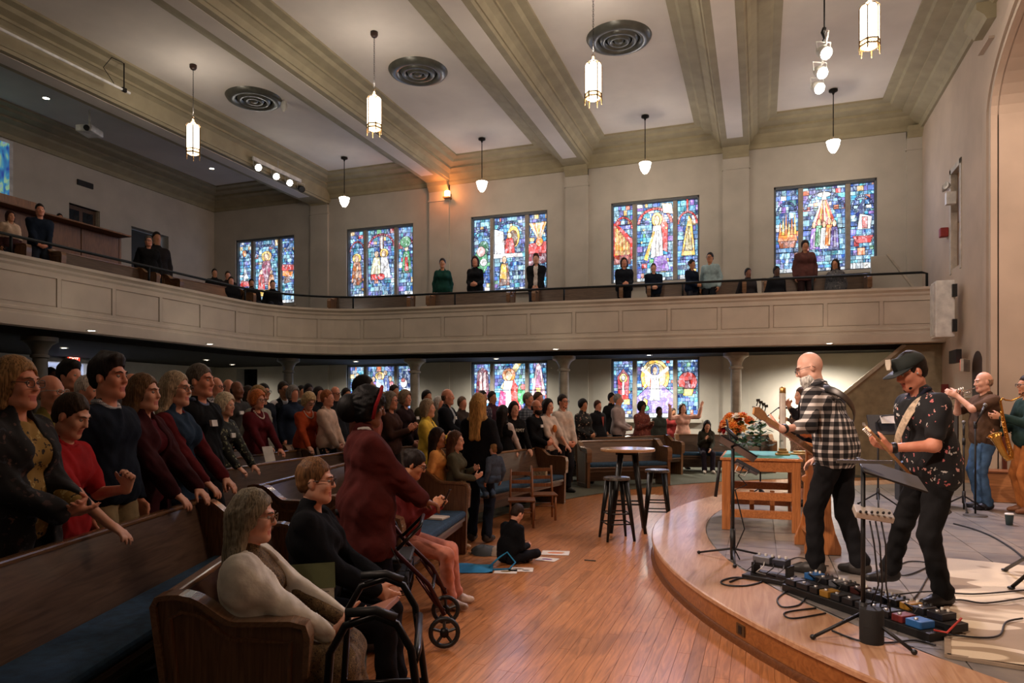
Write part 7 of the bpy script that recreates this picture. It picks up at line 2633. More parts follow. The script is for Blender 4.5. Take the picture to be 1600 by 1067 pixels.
bp = person('bald bearded bass player in black and white plaid shirt on stage', bl, bf, 1.87, 0, (238, 194, 172), ('bald', (120, 100, 90)), top=plaid_mat((22, 22, 26), (104, 100, 98), (226, 220, 214), 17), sleeve=.72, bottom=(24, 24, 26), legs='jeans', shoe=(44, 40, 36),
   lh=local_of(bl, bf, bS, lhw), rh=local_of(bl, bf, bS, rhw), lean=.3, hpitch=.2, hyaw=.55, fat=1.15, beard=((214, 206, 196), .19), glasses=(30, 20, 18), group='musicians', collar=(60, 60, 62), hem=.84, lpole=(-.5, -.3, -.9), rpole=(.8, -.5, -.4),
   lf=(-.14, .1, .08), rf=(.1, -.14, .08), lhd=((-.1, .9, .35), (.55, -.3, .75), .55), rhd=((-.5, .6, -.4), (0, -.6, -.6), .6), extra=bass_extra)
guitar('pale maple necked bass guitar held by the bald bearded player', at(1290, 718, 6.0), at(1198, 654, 5.3), None, .2, True, (-.75, -.2, .25))
# guitarist in the cap
gl, gf = (1.14, 5.58, DZ), R(203)
gS = 1.77 / 1.75
def cap_extra(i):
 hd = i['hd']
 G = Field(.015)
 RH = i['RH']
 G.ball(hd((0, -.012, .052)), V3(.087, .107, .088), RH, 0)
 G.cone(hd((0, .055, .06)), hd((0, .085, .1)), .05, .03, tag=0, k=.03)
 G.cut(hd((0, 0, .042)), -(RH @ V3(0, .12, 1)))
 V, Q = G.mesh(.009)
 c = np_mesh('cap', V, Q, [mat((26, 34, 30), .85, var=.1)], None, i['root'])
 b = B()
 vs, fs = [], []
 for k in range(9):
  a = math.pi * k / 8
  x = .085 * math.cos(a)
  y0 = .02 + .085 * math.sin(a) * .9
  y1 = .06 + .125 * math.sin(a) ** .6
  vs += [tuple(hd((x, y0, .044))), tuple(hd((x * 1.02, y1 + .005, .044 - .016 * math.sin(a) - .012 * abs(math.cos(a)))))]
 for k in range(8):
  fs.append((2 * k, 2 * k + 1, 2 * k + 3, 2 * k + 2))
 o = b.add(vs, fs).build('brim', mat((30, 36, 36), .7), c, True)
 s_ = o.modifiers.new('thick', 'SOLIDIFY')
 s_.thickness = .006
 b = B()
 q = lambda x, z: tuple(hd((x, .112 - .004 * abs(x) * 8 + .02 - (z - .1) * .35, z)))
 b.add([q(-.028, .14), q(.028, .14), q(.03, .105), q(.018, .072), q(-.018, .072), q(-.03, .105)], [(0, 1, 2, 3, 4, 5)])
 o = b.build('cap_patch', mat((206, 196, 176), .8), c)
 s_ = o.modifiers.new('thick', 'SOLIDIFY')
 s_.thickness = .006
 s_.offset = 0
 # strap
 pts = [i['up'](v) for v in ((.16, .1, .12), (.08, .185, .2), (-.04, .18, .34), (-.1, .1, .485), (-.11, -.02, .51), (-.05, -.14, .42))]
 b = B()
 vs, fs = [], []
 for p in pts:
  vs += [tuple(p + i['RT'] @ V3(.028, 0, .02)), tuple(p - i['RT'] @ V3(.028, 0, .02))]
 for k in range(len(pts) - 1):
  fs.append((2 * k, 2 * k + 1, 2 * k + 3, 2 * k + 2))
 o = b.add(vs, fs).build('strap', mat((196, 176, 150), .8, var=.25, scale=30), i['root'], True)
 s_ = o.modifiers.new('thick', 'SOLIDIFY')
 s_.thickness = .01
 s_.offset = 0
 sd = o.modifiers.new('smooth', 'SUBSURF')
 sd.levels = sd.render_levels = 2
 w = i['wr'][-1]
 e = unit(i['wr'][-1] - i['el'][-1])
 B().lathe([(.034, -.016), (.037, -.008), (.037, .008), (.034, .016)], w - e * .02, 14, axis=e).build('wrist_watch', M_BLACK, i['root'], True)
 B().sphere(hd((-.078, .008, -.012)), .008, 8, 5).build('ear_monitor', mat((190, 186, 180), .3), i['root'], True)
lhw, rhw = at(1392, 700, 4.72), at(1425, 745, 5.1)
M_FLOR = spot_mat((18, 19, 22), [(18, 19, 22), (206, 150, 140), (18, 19, 22), (196, 110, 110), (190, 186, 180), (18, 19, 22)], 27, .3)
lfw, rfw = onz(1474, 948, DZ), onz(1388, 918, DZ)
lfl, rfl = local_of(gl, gf, gS, lfw), local_of(gl, gf, gS, rfw)
gp = person('guitarist in dark cap and black flamingo print shirt on stage', gl, gf, 1.77, 0, RUDDY, ('short', (30, 24, 20)), top=M_FLOR, sleeve=.36, bottom=(26, 26, 27), legs='jeans', shoe=(20, 18, 18),
   lh=local_of(gl, gf, gS, lhw), rh=local_of(gl, gf, gS, rhw), lean=.2, hpitch=.3, fat=1.16, beard=((30, 22, 18), 0), group='musicians', collar=(30, 32, 44), hem=.82,
   lf=(lfl[0], lfl[1], .085), rf=(rfl[0], rfl[1], .085), lpole=(-.5, -.9, -.7), rpole=(.9, -.5, -.3), lhd=((.35, .75, .3), (.4, -.5, .7), .9), rhd=((-.5, .5, -.5), (0, -.6, -.6), .6), extra=cap_extra)
guitar('black electric guitar with amber headstock held by the guitarist in the cap', at(1445, 762, 5.02), at(1374, 686, 4.66), None, .16, False, (-.6, -.6, .3), 'electric_guitar')
# singer behind the bass player
sl, sf = (.56, 10.5, DZ), R(200)
person('woman singing at the microphone behind the bass player', sl, sf, 1.64, 1, PALE, ('long', (64, 44, 32)), sex='f', top=spot_mat((120, 92, 70), [(70, 50, 38), (160, 130, 104), (96, 70, 52)], 40, .4), legs='dress', shoe=(24, 22, 22), sleeve=1.0,
    rh=(-.02, .2, 1.46), lh=(-.2, .3, 1.12), group='musicians', rhd=((-.3, .5, .8), (-.8, 0, .2), .8), lhd=((-.2, .7, .3), (.6, -.2, .6), .7), jacket=((30, 28, 32), .86, .06))
guitar('amber acoustic style guitar hung on the singer', at(1268, 668, 9.4), at(1228, 655, 9.1), None, .16, False, (-.5, -.8, .2), 'acoustic_guitar', wood((170, 84, 40), (200, 110, 58), 0))
# trumpet player
tl, tf = (2.86, 11.0, DZ), R(193)
tS = 1.84 / 1.75
tp = person('man in brown shirt and jeans playing a trumpet at the right', tl, tf, 1.84, 0, PALE, ('fringe', (150, 120, 96)), top=(84, 62, 46), sleeve=.38, bottom=(74, 104, 138), legs='jeans', shoe=(34, 36, 44),
   rh=(.05, .30, 1.42), lh=(-.05, .36, 1.45), hpitch=.1, fat=1.25, group='musicians', collar=(84, 62, 46), hem=.84, rhd=((-.4, .6, .6), (-.8, .2, .2), .9), lhd=((.4, .7, .4), (.8, .2, .2), .9), lpole=(-.6, .1, -.9), rpole=(.6, .1, -.9))
mo = world_of(tp, tp['hd']((0, .1, -.065)))
fd = Vector((math.cos(tf), math.sin(tf), -.28)).normalized()
M_SILV = mat((196, 188, 176), .2, metal=.9)
M_GOLD = mat((206, 150, 70), .22, metal=.95)
t = thing('trumpet', 'silver trumpet raised by the man in the brown shirt', 'trumpet', mo)
upv = Vector((0, 0, 1))
B().lathe([(.012, 0), (.008, .02), (.005, .05)], (0, 0, 0), 10, axis=fd).build('mouthpiece', M_SILV, t, True)
p = fd * .05
B().tube([p, fd * .2, fd * .36, fd * .39 - upv * .03, fd * .36 - upv * .06, fd * .2 - upv * .06, fd * .08 - upv * .06, fd * .05 - upv * .045, fd * .07 - upv * .03, fd * .14 - upv * .03], .0065, 8).build('tubing', M_SILV, t, True)
B().lathe([(.007, 0), (.009, .2), (.014, .27), (.026, .32), (.06, .35), (.058, .35), (.02, .31)], fd * .1 - upv * .06, 18, axis=fd).build('bell', M_SILV, t, True)
for k in range(3):
 B().cyl(fd * (.17 + .028 * k) - upv * .09, fd * (.17 + .028 * k) + upv * .06, .011, n=10).build('valve', M_SILV, t, True)
# saxophone player (cut by the right edge)
xl, xf = (3.27, 10.75, DZ), R(190)
sp = person('saxophone player in green jacket and tan trousers at the right edge', xl, xf, 1.78, 1, TAN, ('short', (36, 28, 24)), top=(34, 52, 46), bottom=(170, 104, 54), shoe=(120, 76, 48), beard=((40, 30, 26), 0), glasses=True,
   rh=(.12, .3, .98), lh=(-.1, .34, 1.22), group='musicians', rhd=((-.5, .7, .1), (-.6, -.3, .3), .8), lhd=((.3, .7, .1), (.7, -.2, .2), .8))
TS = 8.75
pts = [at(*q, TS) for q in ((1598, 618), (1590, 622), (1580, 626), (1571, 625), (1566, 622), (1563, 628))]
t = thing('saxophone', 'golden saxophone with upturned bell held at the right edge', 'saxophone', at(1575, 700, TS))
B().tube(pts, [.006, .008, .009, .010, .011, .012], 10).build('neck_pipe', M_GOLD, t, True, world=True)
body = [at(*q, TS - .05) for q in ((1563, 626), (1566, 645), (1570, 668), (1575, 692), (1580, 708), (1580, 716), (1574, 717), (1568, 708), (1562, 696), (1557, 686), (1554, 680))]
B().tube(body, [.013, .017, .021, .026, .03, .033, .036, .04, .046, .056, .075], 14, cap=False).build('body_tube', M_GOLD, t, True, world=True)
ax_ = (body[-1] - body[-2]).normalized()
B().lathe([(.072, -.02), (.085, .0), (.088, .004), (.07, -.01), (.04, -.05), (0, -.08)], body[-1], 20, axis=ax_).build('bell_mouth', M_GOLD, t, True, world=True)
for k in range(9):
 f = k / 8
 q = body[1].lerp(body[4], f) + Vector((-.02, -.03, .005))
 B().lathe([(0, .008), (.012 + .006 * f, .008), (.012 + .006 * f, 0), (0, 0)], q, 10, axis=(-.5, -.8, .1)).build('key_cup', M_GOLD, t, True, world=True)
B().tube([body[1] + Vector((-.03, -.03, 0)), body[3] + Vector((-.03, -.04, 0)), body[4] + Vector((-.03, -.04, 0))], .004, 6).build('key_rod', M_GOLD, t, True, world=True)
# ---------------------------------------------------------------- the congregation
PEWH = dict(lh=(-.15, .33, .91), rh=(.15, .33, .91), lhd=((.1, .75, -.6), (0, -.6, -.75), .5), rhd=((-.1, .75, -.6), (0, -.6, -.75), .5))
CLASP = dict(lh=(-.085, .25, 1.02), rh=(.085, .25, 1.0), lhd=((.85, .45, -.1), (0, -.8, .3), .7), rhd=((-.85, .45, -.1), (0, -.8, .3), .7))
LOWC = dict(lh=(-.1, .22, .88), rh=(.1, .22, .88), lhd=((.8, .4, -.4), (0, -.8, .2), .6), rhd=((-.8, .4, -.4), (0, -.8, .2), .6))
CLAP = dict(lh=(-.06, .3, 1.2), rh=(.06, .3, 1.2), lhd=((.25, .75, .6), (1, 0, 0), .15), rhd=((-.25, .75, .6), (-1, 0, 0), .15))
SIDE = dict()
def in_pew(x, y):
 for (cx, cy, L_, rz) in PEWS:
  dx, dy = x - cx, y - cy
  u, v = dx * math.cos(rz) + dy * math.sin(rz), -dx * math.sin(rz) + dy * math.cos(rz)
  if abs(u) < L_ / 2 + .12 and -.3 < v < .52:
   return True
 return False
def PP(label, px, topy, t, lod=None, face=None, z0=.012, H=None, **k):
 x, y = toward(px, t)
 if k.get('pose', 'stand') == 'stand':            # step back until clear of the pews
  for q in range(26):
   if not in_pew(x, y):
    break
   t += .05
   x, y = toward(px, t)
 z = EYE + (HORIZON - topy) / F_PX * t
 h = (z - z0) if H is None else H
 f = facing(x, y) if face is None else R(face)
 if lod is None:
  lod = 0 if t < 5.8 else (1 if t < 11.2 else 2)
 return person(label, (x, y, z0), f, h, lod, **k)
def hold_box(info, name, label, cat, v, size, rx, material, dz=0):
 w = world_of(info, v)
 o = B().obox((0, 0, 0), size, 0, rx).build(name, material, bevel=.002)
 o.location = w
 o.rotation_euler = (0, 0, info['root'].rotation_euler[2])
 return tag(o, label, cat)
G1 = 'congregation standing at the pews'
GREYBL = (176, 152, 112)
FLOR_D = spot_mat((22, 22, 26), [(60, 44, 44), (22, 22, 26), (48, 50, 58), (90, 66, 60)], 26, .3)
# ---- front left row, nearest the camera
PP('woman in glasses and dark floral blouse at the left edge', 24, 562, 3.65, face=14, skin_c=RUDDY, sex='f', hair=('bob', (150, 116, 76)), top=spot_mat((150, 120, 60), [(60, 44, 30), (190, 170, 110), (40, 34, 28)], 30, .35), jacket=(FLOR_D, .7, .05, 'blouse'), bottom=(20, 20, 24), glasses=(60, 40, 36), group=G1, fat=1.1,
   lh=(-.05, .3, 1.02), rh=(.08, .3, 1.0), lhd=((.8, .5, 0), (0, -.6, .6), .5), rhd=((-.7, .6, .0), (0, -.5, .7), .4))
PP('boy in red polo shirt with one fist raised, head bowed', 90, 608, 3.95, face=18, skin_c=PALE, hair=('short', (56, 42, 30)), top=(160, 34, 38), sleeve=.4, bottom=(24, 26, 32), group=G1, hpitch=.35, lean=.08, H=1.66, collar=(160, 34, 38), fat=.95,
   rh=(.05, .42, .9), lh=(-.14, .34, 1.16), rhd=((0, .8, -.5), (0, -.5, -.8), .5), lhd=((.2, .3, .9), (.8, .1, .1), 1.5))
PP('tall man in navy sweater with checked collar and khaki trousers', 168, 557, 4.5, face=14, skin_c=RUDDY, hair=('spiky', (34, 26, 22)), top=(20, 28, 42), bottom=(140, 124, 92), group=G1, collar=plaid_mat((120, 124, 134), (180, 184, 190), (226, 226, 230), 60), fat=1.1, hem=.9, roll=0)
PP('girl with long brown hair in maroon cardigan, hands on the pew', 224, 587, 5.1, face=16, skin_c=PALE, sex='f', hair=('long', (104, 78, 52)), top=(84, 26, 36), bottom=(30, 20, 26), group=G1, jacket=((60, 24, 30), .68, .04, 'cardigan'), **PEWH)
PP('blond grey haired woman in blue denim pinafore over maroon sleeves', 274, 583, 5.6, 0, face=16, skin_c=PALE, sex='f', hair=('long', (168, 150, 124)), top=(96, 30, 36), legs='skirt', bottom=(40, 58, 80), jacket=((40, 58, 80), .7, 0, 'pinafore', 0), group=G1, glasses=(70, 50, 44), **PEWH)
PP('grey haired man in black sweater with white name tag', 312, 571, 6.1, 0, face=10, skin_c=RUDDY, hair=('short', (96, 88, 80)), top=(18, 20, 24), bottom=(26, 26, 30), group=G1, collar=(110, 120, 150), tag_on=1, fat=1.12)
PP('old woman with white hair in dark leafy blouse leaning on the pew', 344, 616, 8.0, 1, face=8, skin_c=PALE, sex='f', hair=('puffy', (206, 190, 162)), top=spot_mat((26, 30, 28), [(120, 124, 96), (26, 30, 28), (150, 148, 120), (60, 70, 56)], 26, .34), bottom=(30, 28, 30), group=G1, tag_on=1, lean=.1, **PEWH)
i = PP('woman with red hair, pearl necklace and maroon sweater holding a paper', 398, 611, 9.0, 1, face=-5, skin_c=RUDDY, sex='f', hair=('puffy', (186, 104, 52)), top=(88, 24, 32), bottom=(26, 22, 26), group=G1, necklace=(226, 214, 200), glasses=True, lean=.08, fat=1.15, **PEWH)
hold_box(i, 'song_sheet', 'white sheet in the hand of the red haired woman', 'paper', (.16, .42, .86), (.2, .008, .26), .3, mat((200, 196, 190), .8))
PP('blond curly haired woman in orange top with white necklace', 477, 614, 10.5, 1, face=-22, skin_c=PALE, sex='f', hair=('curly', (190, 164, 122)), top=(178, 74, 40), bottom=(60, 34, 24), group=G1, necklace=(230, 214, 200), glasses=True, lean=.12, hpitch=.3, **PEWH)
PP('sandy haired man in pale pink shirt facing the stage', 511, 610, 11.4, 1, face=8, skin_c=RUDDY, hair=('short', (150, 92, 56)), top=(210, 180, 162), bottom=(40, 38, 44), group=G1, collar=(210, 180, 162), **LOWC)
PP('man in dark vest and white sleeves with glasses', 443, 597, 13.0, 1, face=-18, skin_c=TAN, hair=('short', (50, 42, 36)), top=(206, 206, 212), jacket=((26, 30, 40), .86, .05, 'vest', 0), bottom=(96, 88, 70), group=G1, glasses=True, collar=(220, 220, 224))
# ---- woman with the rollator and the man behind her
def coat_extra(i):
 hd = i['hd']
 B().sphere(hd((0, -.13, -.02)), (.085, .085, .1), 16, 12).build('hair_bun', hair_mat((12, 12, 14)), i['root'], True)
 B().tube([hd((.108, .03, -.07)), hd((.11, .035, .02)), hd((.075, .06, .12)), hd((0, .065, .16)), hd((-.075, .06, .12)), hd((-.11, .035, .02)), hd((-.108, .03, -.07))], .012, 8).build('red_headband', cloth((120, 24, 28)), i['root'], True)
PP('woman in long burgundy coat and black hair with red band standing at the walker', 572, 616, 4.62, 0, face=46, skin_c=BROWN_, sex='f', hair=('curly', (12, 12, 14)), top=(206, 200, 192), jacket=((76, 30, 28), .62, 0, 'coat'), bottom=(22, 24, 34), shoe=(70, 72, 78), group=G1, fat=1.26, H=1.70, hyaw=-.2, hpitch=.15, collar=(214, 210, 204), extra=coat_extra,
   lh=(-.13, .36, .98), rh=(.14, .36, .98), lhd=((0, .9, -.3), (0, -.4, -.9), .8), rhd=((0, .9, -.3), (0, -.4, -.9), .8))
PP('bearded dark haired man in salmon brown jacket looking up', 572, 588, 6.3, 1, face=25, skin_c=TAN, hair=('short', (26, 22, 22)), top=(200, 190, 186), jacket=((142, 84, 74), .78, .03, 'jacket'), bottom=(40, 40, 50), group=G1, beard=((24, 20, 20), .0), hpitch=-.15, fat=1.15, collar=(190, 186, 190))
# ---- seated women on the front pew
def cardigan_extra(i):
 # the cardigan hanging down over the pew arm
 G = Field(.03)
 u = i['up']
 G.cone(u((.16, -.05, -.02)), u((.3, -.02, -.12)), .05, .03, tag=0, k=.04)
 G.cone(u((.3, -.1, -.1)), u((.31, .16, -.12)), .03, tag=0, k=.04)
 for y in (-.06, .02, .1, .16):
  G.cone(u((.305, y, -.1)), u((.33, y + .02, -.52)), .028, .02, tag=0, k=.04)
 V, Q = G.mesh(.011)
 np_mesh('cardigan_tail', V, Q, [cloth((240, 234, 220))], None, i['root'])
A0f = R(26)
LEO = spot_mat((104, 84, 54), [(30, 24, 18), (140, 118, 80), (22, 18, 16), (60, 46, 30)], 70, .42)
i = person('seated woman with long grey hair in white cardigan and leopard dress', (-2.17, 2.6, .012), R(24), 1.58, 0, PALE, ('long', (126, 116, 96)), sex='f', top=LEO, legs='dress', pose='sit', seat=.37, jacket=((240, 234, 220), .6, .09, 'cardigan'), glasses=(130, 110, 80), shoe=(22, 24, 26), group='people seated on pews', fat=1.3, lean=-.03, hpitch=.12,
     rh=(.06, .40, .62), lh=(-.1, .42, .64), rhd=((-.3, .8, .1), (-.6, 0, .7), .7), lhd=((.2, .8, .1), (.5, 0, .8), .7), earring=True, extra=cardigan_extra, category='person')
w = world_of(i, (-.02, .52, .68))
o = tag(B().box(-.11, .11, -.012, .012, -.008, .17).build('song_book', mat((150, 96, 74), .6), bevel=.004), 'thin tan booklet in the hands of the woman in white', 'book')
o.location = w
o.rotation_euler = (R(-68), 0, i['root'].rotation_euler[2] - .2)
PP('seated woman with short brown hair and glasses all in black', 490, 733, 3.75, 0, face=22, H=1.62, skin_c=PALE, sex='f', hair=('short', (112, 78, 48)), top=(16, 18, 22), bottom=(18, 18, 22), pose='sit', seat=.45, glasses=(30, 20, 18), group='people seated on pews', fat=1.2, jacket=((14, 16, 20), .7, 0, 'black_coat'), lh=(-.1, .36, .68), rh=(.1, .36, .68), hpitch=.05)
i = PP('girl in pink trousers seated on the pew looking at a phone', 632, 712, 5.6, 0, face=14, H=1.5, skin_c=TAN, sex='f', hair=('bun', (34, 26, 24)), top=(120, 44, 44), bottom=(206, 136, 116), pose='sit', seat=.45, glasses=True, shoe=(196, 176, 160), group='people seated on pews', hpitch=.35, lean=.1, rh=(.07, .3, .92), lh=(-.07, .32, .92), rhd=((-.5, .5, .6), (-.6, .2, .2), .8), lhd=((.5, .5, .6), (.6, .2, .2), .8))
hold_box(i, 'phone', 'dark phone held by the seated girl in pink trousers', 'phone', (0, .40, 1.0), (.075, .009, .15), -.4, mat((20, 20, 24), .2))
# ---- in front of the pews
PP('girl with long dark hair in peach orange T-shirt and jeans', 684, 671, 7.6, 1, face=10, skin_c=TAN, sex='f', hair=('long', (46, 32, 26)), top=(250, 174, 100), sleeve=.4, bottom=(52, 66, 82), legs='jeans', shoe=(180, 170, 160), group='children in front of the pews', child=True)
PP('girl in grey green top and green cargo trousers, hands raised', 712, 676, 7.75, 1, face=6, skin_c=PALE, sex='f', hair=('long', (84, 56, 38)), top=(84, 82, 66), bottom=(92, 102, 84), shoe=(206, 182, 150), group='children in front of the pews', child=True, rh=(.1, .32, 1.08), lh=(-.06, .26, 1.2), rhd=((-.2, .8, .5), (-.7, 0, .5), .6))
i = PP('woman with long blond hair seen from behind in black jacket and jeans', 748, 616, 8.2, 1, face=88, skin_c=PALE, sex='f', hair=('long', (176, 136, 78)), top=(22, 22, 26), bottom=(26, 34, 48), legs='jeans', group=G1, jacket=((20, 20, 24), .82, 0, 'jacket'), rh=(.16, .2, 1.12), lh=(-.1, .26, 1.1), fat=1.1)
x, y = toward(772, 8.05)
person('toddler in jeans carried on the hip of the blond woman', (x, y, .62), R(150), .85, 1, PALE, ('short', (150, 112, 70)), top=(70, 80, 96), bottom=(70, 88, 112), legs='jeans', pose='sit', seat=.1, shoe=(40, 38, 38), group='children in front of the pews', child=True, lf=(-.1, .16, -.1), rf=(.1, .16, -.1))
x, y = toward(792, 7.1)
person('boy in black seated on the wooden floor with drawings', (x, y, .006), R(60), 1.12, 1, PALE, ('short', (44, 32, 26)), top=(16, 18, 22), bottom=(22, 24, 30), pose='floor', group='children in front of the pews', child=True, hpitch=.45, lean=.28, rh=(.12, .34, .25), lh=(-.1, .36, .25), shoe=(40, 40, 44), fat=1.15)
i = PP('woman in yellow cardigan clapping beside a pew', 668, 625, 9.6, 1, face=12, skin_c=PALE, sex='f', hair=('bob', (150, 132, 108)), top=(60, 56, 54), jacket=((238, 204, 84), .8, .03, 'cardigan'), bottom=(26, 28, 36), group=G1, **CLAP)
PP('bald man in dark suit jacket with open pale shirt', 699, 608, 11.6, 1, face=6, skin_c=RUDDY, hair=('fringe', (80, 70, 62)), top=(170, 180, 186), jacket=((22, 24, 30), .8, .05, 'jacket'), bottom=(26, 26, 32), group=G1, collar=(180, 190, 196), tag_on=1, lh=(-.1, .34, 1.0), rh=(.12, .34, 1.02))
PP('grey haired woman in brown top clapping under the lamb window', 610, 613, 10.4, 1, face=4, skin_c=RUDDY, sex='f', hair=('bob', (120, 110, 98)), top=(62, 40, 34), bottom=(34, 28, 28), group=G1, glasses=True, fat=1.1, **CLAP)
PP('woman in dark top with name tag behind the clapping woman', 633, 611, 11.4, 1, face=-8, skin_c=RUDDY, sex='f', hair=('puffy', (130, 112, 92)), top=(44, 30, 32), bottom=(30, 28, 30), group=G1, tag_on=-1, **LOWC)
PP('dark haired man far back under the lamb window', 616, 602, 14.5, face=-15, skin_c=TAN, hair=('short', (40, 34, 30)), top=(60, 56, 52), group=G1)
PP('young dark haired man in olive jacket by the lamb window column', 667, 610, 12.4, face=-22, skin_c=TAN, hair=('short', (36, 30, 26)), top=(74, 72, 54), group=G1)
PP('old woman with white hair among the crowd left of the bald man', 686, 621, 12.0, face=-15, skin_c=RUDDY, sex='f', hair=('puffy', (196, 190, 184)), top=(110, 110, 112), group=G1)
PP('short haired older woman right of the bald man in the suit', 722, 620, 12.6, face=-20, skin_c=RUDDY, sex='f', hair=('short', (110, 90, 74)), top=(60, 50, 46), group=G1)
PP('dark haired man behind the blond woman', 754, 611, 13, face=-20, skin_c=TAN, hair=('short', (36, 30, 28)), top=spot_mat((40, 34, 50), [(150, 120, 130), (60, 50, 80), (200, 180, 180)], 30, .3), group=G1)
PP('girl with long dark hair and white sleeves leaning over the pew', 786, 640, 10.3, 1, face=75, skin_c=PALE, sex='f', hair=('long', (28, 22, 22)), top=(206, 196, 192), jacket=((22, 22, 26), .8, .0, 'vest', 0), bottom=(20, 20, 24), group=G1, H=1.6, **PEWH)
PP('dark haired girl in black sweatshirt with white lettering', 803, 628, 10.9, 1, face=-45, skin_c=PALE, sex='f', hair=('long', (34, 26, 26)), top=(20, 20, 22), bottom=(20, 20, 24), group=G1,
   extra=lambda i: [text_obj('lettering', 'ARMY', .085, i['up']((0, .178, .32)), (math.pi / 2, 0, math.pi), mat((206, 200, 186), .8), i['root'], ext=.012)], **PEWH)
PP('bearded man in glasses and black shirt holding his hands together', 838, 625, 11.6, 1, face=-18, skin_c=RUDDY, hair=('fringe', (60, 48, 40)), top=(22, 24, 28), bottom=(22, 22, 26), group=G1, beard=((44, 32, 26), .02), glasses=True, fat=1.15, tag_on=1, **CLASP)
PP('grey haired man in plaid shirt behind the bearded man', 825, 614, 12.8, 1, face=-12, skin_c=RUDDY, hair=('short', (130, 122, 112)), top=plaid_mat((50, 58, 70), (80, 90, 104), (120, 130, 140), 20), group=G1)
PP('man with brown hair farthest back behind the bearded man', 841, 613, 14, face=-20, skin_c=RUDDY, hair=('short', (70, 52, 40)), top=(50, 48, 50), group=G1)
PP('woman with dark bob in white T-shirt with orange print', 856, 624, 12.0, 1, face=-25, skin_c=PALE, sex='f', hair=('bob', (30, 24, 26)), top=(214, 198, 186), sleeve=.6, bottom=(30, 30, 36), group=G1, extra=lambda i: [B().sphere(i['up']((.0, .16, .3)), (.05, .03, .07), 10, 6).build('orange_print', mat((196, 116, 50), .9), i['root'], True)], **PEWH)
PP('bearded man in white shirt with glasses by the plain wall', 879, 617, 12.9, 1, face=-30, skin_c=RUDDY, hair=('short', (40, 32, 28)), top=(208, 194, 182), bottom=(30, 30, 36), group=G1, beard=((40, 30, 26), 0), glasses=True, collar=(208, 194, 182), **LOWC)
PP('woman in dark floral dress with feathery dark hair', 911, 624, 14.4, face=-30, skin_c=TAN, sex='f', hair=('updo', (30, 30, 32)), top=spot_mat((24, 24, 26), [(150, 110, 96), (24, 24, 26), (190, 170, 150), (70, 90, 70)], 22, .3), legs='dress', group=G1, **CLASP)
PP('person in dark jacket over a pink front', 934, 626, 15.0, face=-30, skin_c=RUDDY, hair=('short', (70, 40, 30)), top=(170, 84, 76), jacket=((26, 26, 30), .8, .05), group=G1)
PP('white haired man in grey shirt seen from the side near the window', 966, 616, 15.4, face=-12, skin_c=RUDDY, hair=('short', (150, 144, 138)), top=(168, 152, 150), bottom=(26, 30, 40), group=G1, **CLASP)
PP('dark haired person just behind the man in the grey shirt', 956, 614, 17.2, face=-30, skin_c=TAN, hair=('short', (26, 24, 24)), top=(26, 26, 28), group=G1)
PP('woman in red patterned dress below the risen figure window', 1003, 628, 16.0, face=-40, skin_c=BROWN_, sex='f', hair=('curly', (24, 22, 22)), top=spot_mat((120, 56, 46), [(60, 40, 36), (160, 100, 80), (90, 40, 36)], 24, .34), legs='dress', group=G1, fat=1.2, **CLAP)
PP('woman in grey green top beside the woman with raised arms', 1030, 636, 16.2, face=-45, skin_c=DARK, sex='f', hair=('short', (22, 20, 20)), top=(62, 70, 66), bottom=(24, 24, 28), group=G1, fat=1.2)
PP('woman in pink with both arms raised high', 1067, 631, 17.0, 1, face=-62, skin_c=PALE, sex='f', hair=('long', (50, 36, 32)), top=(214, 164, 146), bottom=(196, 138, 120), shoe=(24, 22, 24), group=G1, fat=1.05, hpitch=-.2, lh=(-.42, .22, 1.66), rh=(.42, .16, 1.62), lhd=((-.3, 0, 1), (.2, 1, 0), .2), rhd=((.3, 0, 1), (-.2, 1, 0), .2), lpole=(-.3, 0, -1), rpole=(.3, 0, -1))
PP('person in red behind the woman with raised arms', 1052, 638, 18.9, face=-60, skin_c=TAN, sex='f', hair=('short', (60, 44, 36)), top=(130, 44, 42), group=G1)
person('woman in olive jacket sitting alone on the pew by the side wall', (-1.25, 17.55, .012), R(-75), 1.6, 1, PALE, ('long', (36, 28, 28)), sex='f', top=(54, 52, 44), bottom=(40, 34, 46), pose='sit', seat=.46, shoe=(196, 186, 176), group='people seated on pews', lean=.42, hpitch=.15, rh=(.06, .34, .86), lh=(-.06, .4, .62), rhd=((-.2, .2, .9), (-.5, .5, 0), 1.2))
# ---- heads behind the front left row
PP('bald man in glasses behind the woman at the left edge', 78, 587, 5.0, 1, face=12, skin_c=RUDDY, hair=('fringe', (170, 150, 136)), top=(130, 116, 60), group=G1, glasses=(190, 180, 170))
PP('young man with swept dark hair and dark shirt before the foyer', 108, 566, 6.6, 1, face=8, skin_c=RUDDY, hair=('spiky', (26, 22, 20)), top=(34, 40, 40), group=G1)
PP('old man with white hair and orange collar behind the navy sweater', 137, 589, 6.2, 1, face=10, skin_c=RUDDY, hair=('short', (200, 190, 180)), top=(150, 84, 44), group=G1)
PP('distant bald head behind the girl with brown hair', 206, 584, 8.6, 1, face=10, skin_c=RUDDY, hair=('fringe', (150, 130, 118)), top=(70, 66, 66), group=G1)
PP('person with backpack in the bright foyer doorway', 80, 575, 15.5, face=5, skin_c=DARK, hair=('short', (24, 22, 22)), top=(50, 66, 90), group=G1)
PP('bald man in glasses and checked shirt beyond the grey haired man', 337, 590, 10.2, 1, face=0, skin_c=RUDDY, hair=('fringe', (130, 116, 104)), top=plaid_mat((90, 84, 90), (150, 146, 150), (206, 200, 200), 24), group=G1, glasses=True)
PP('bald man far back near the dark alcove', 357, 593, 13.4, face=-8, skin_c=RUDDY, hair=('fringe', (120, 104, 92)), top=(70, 64, 60), group=G1)
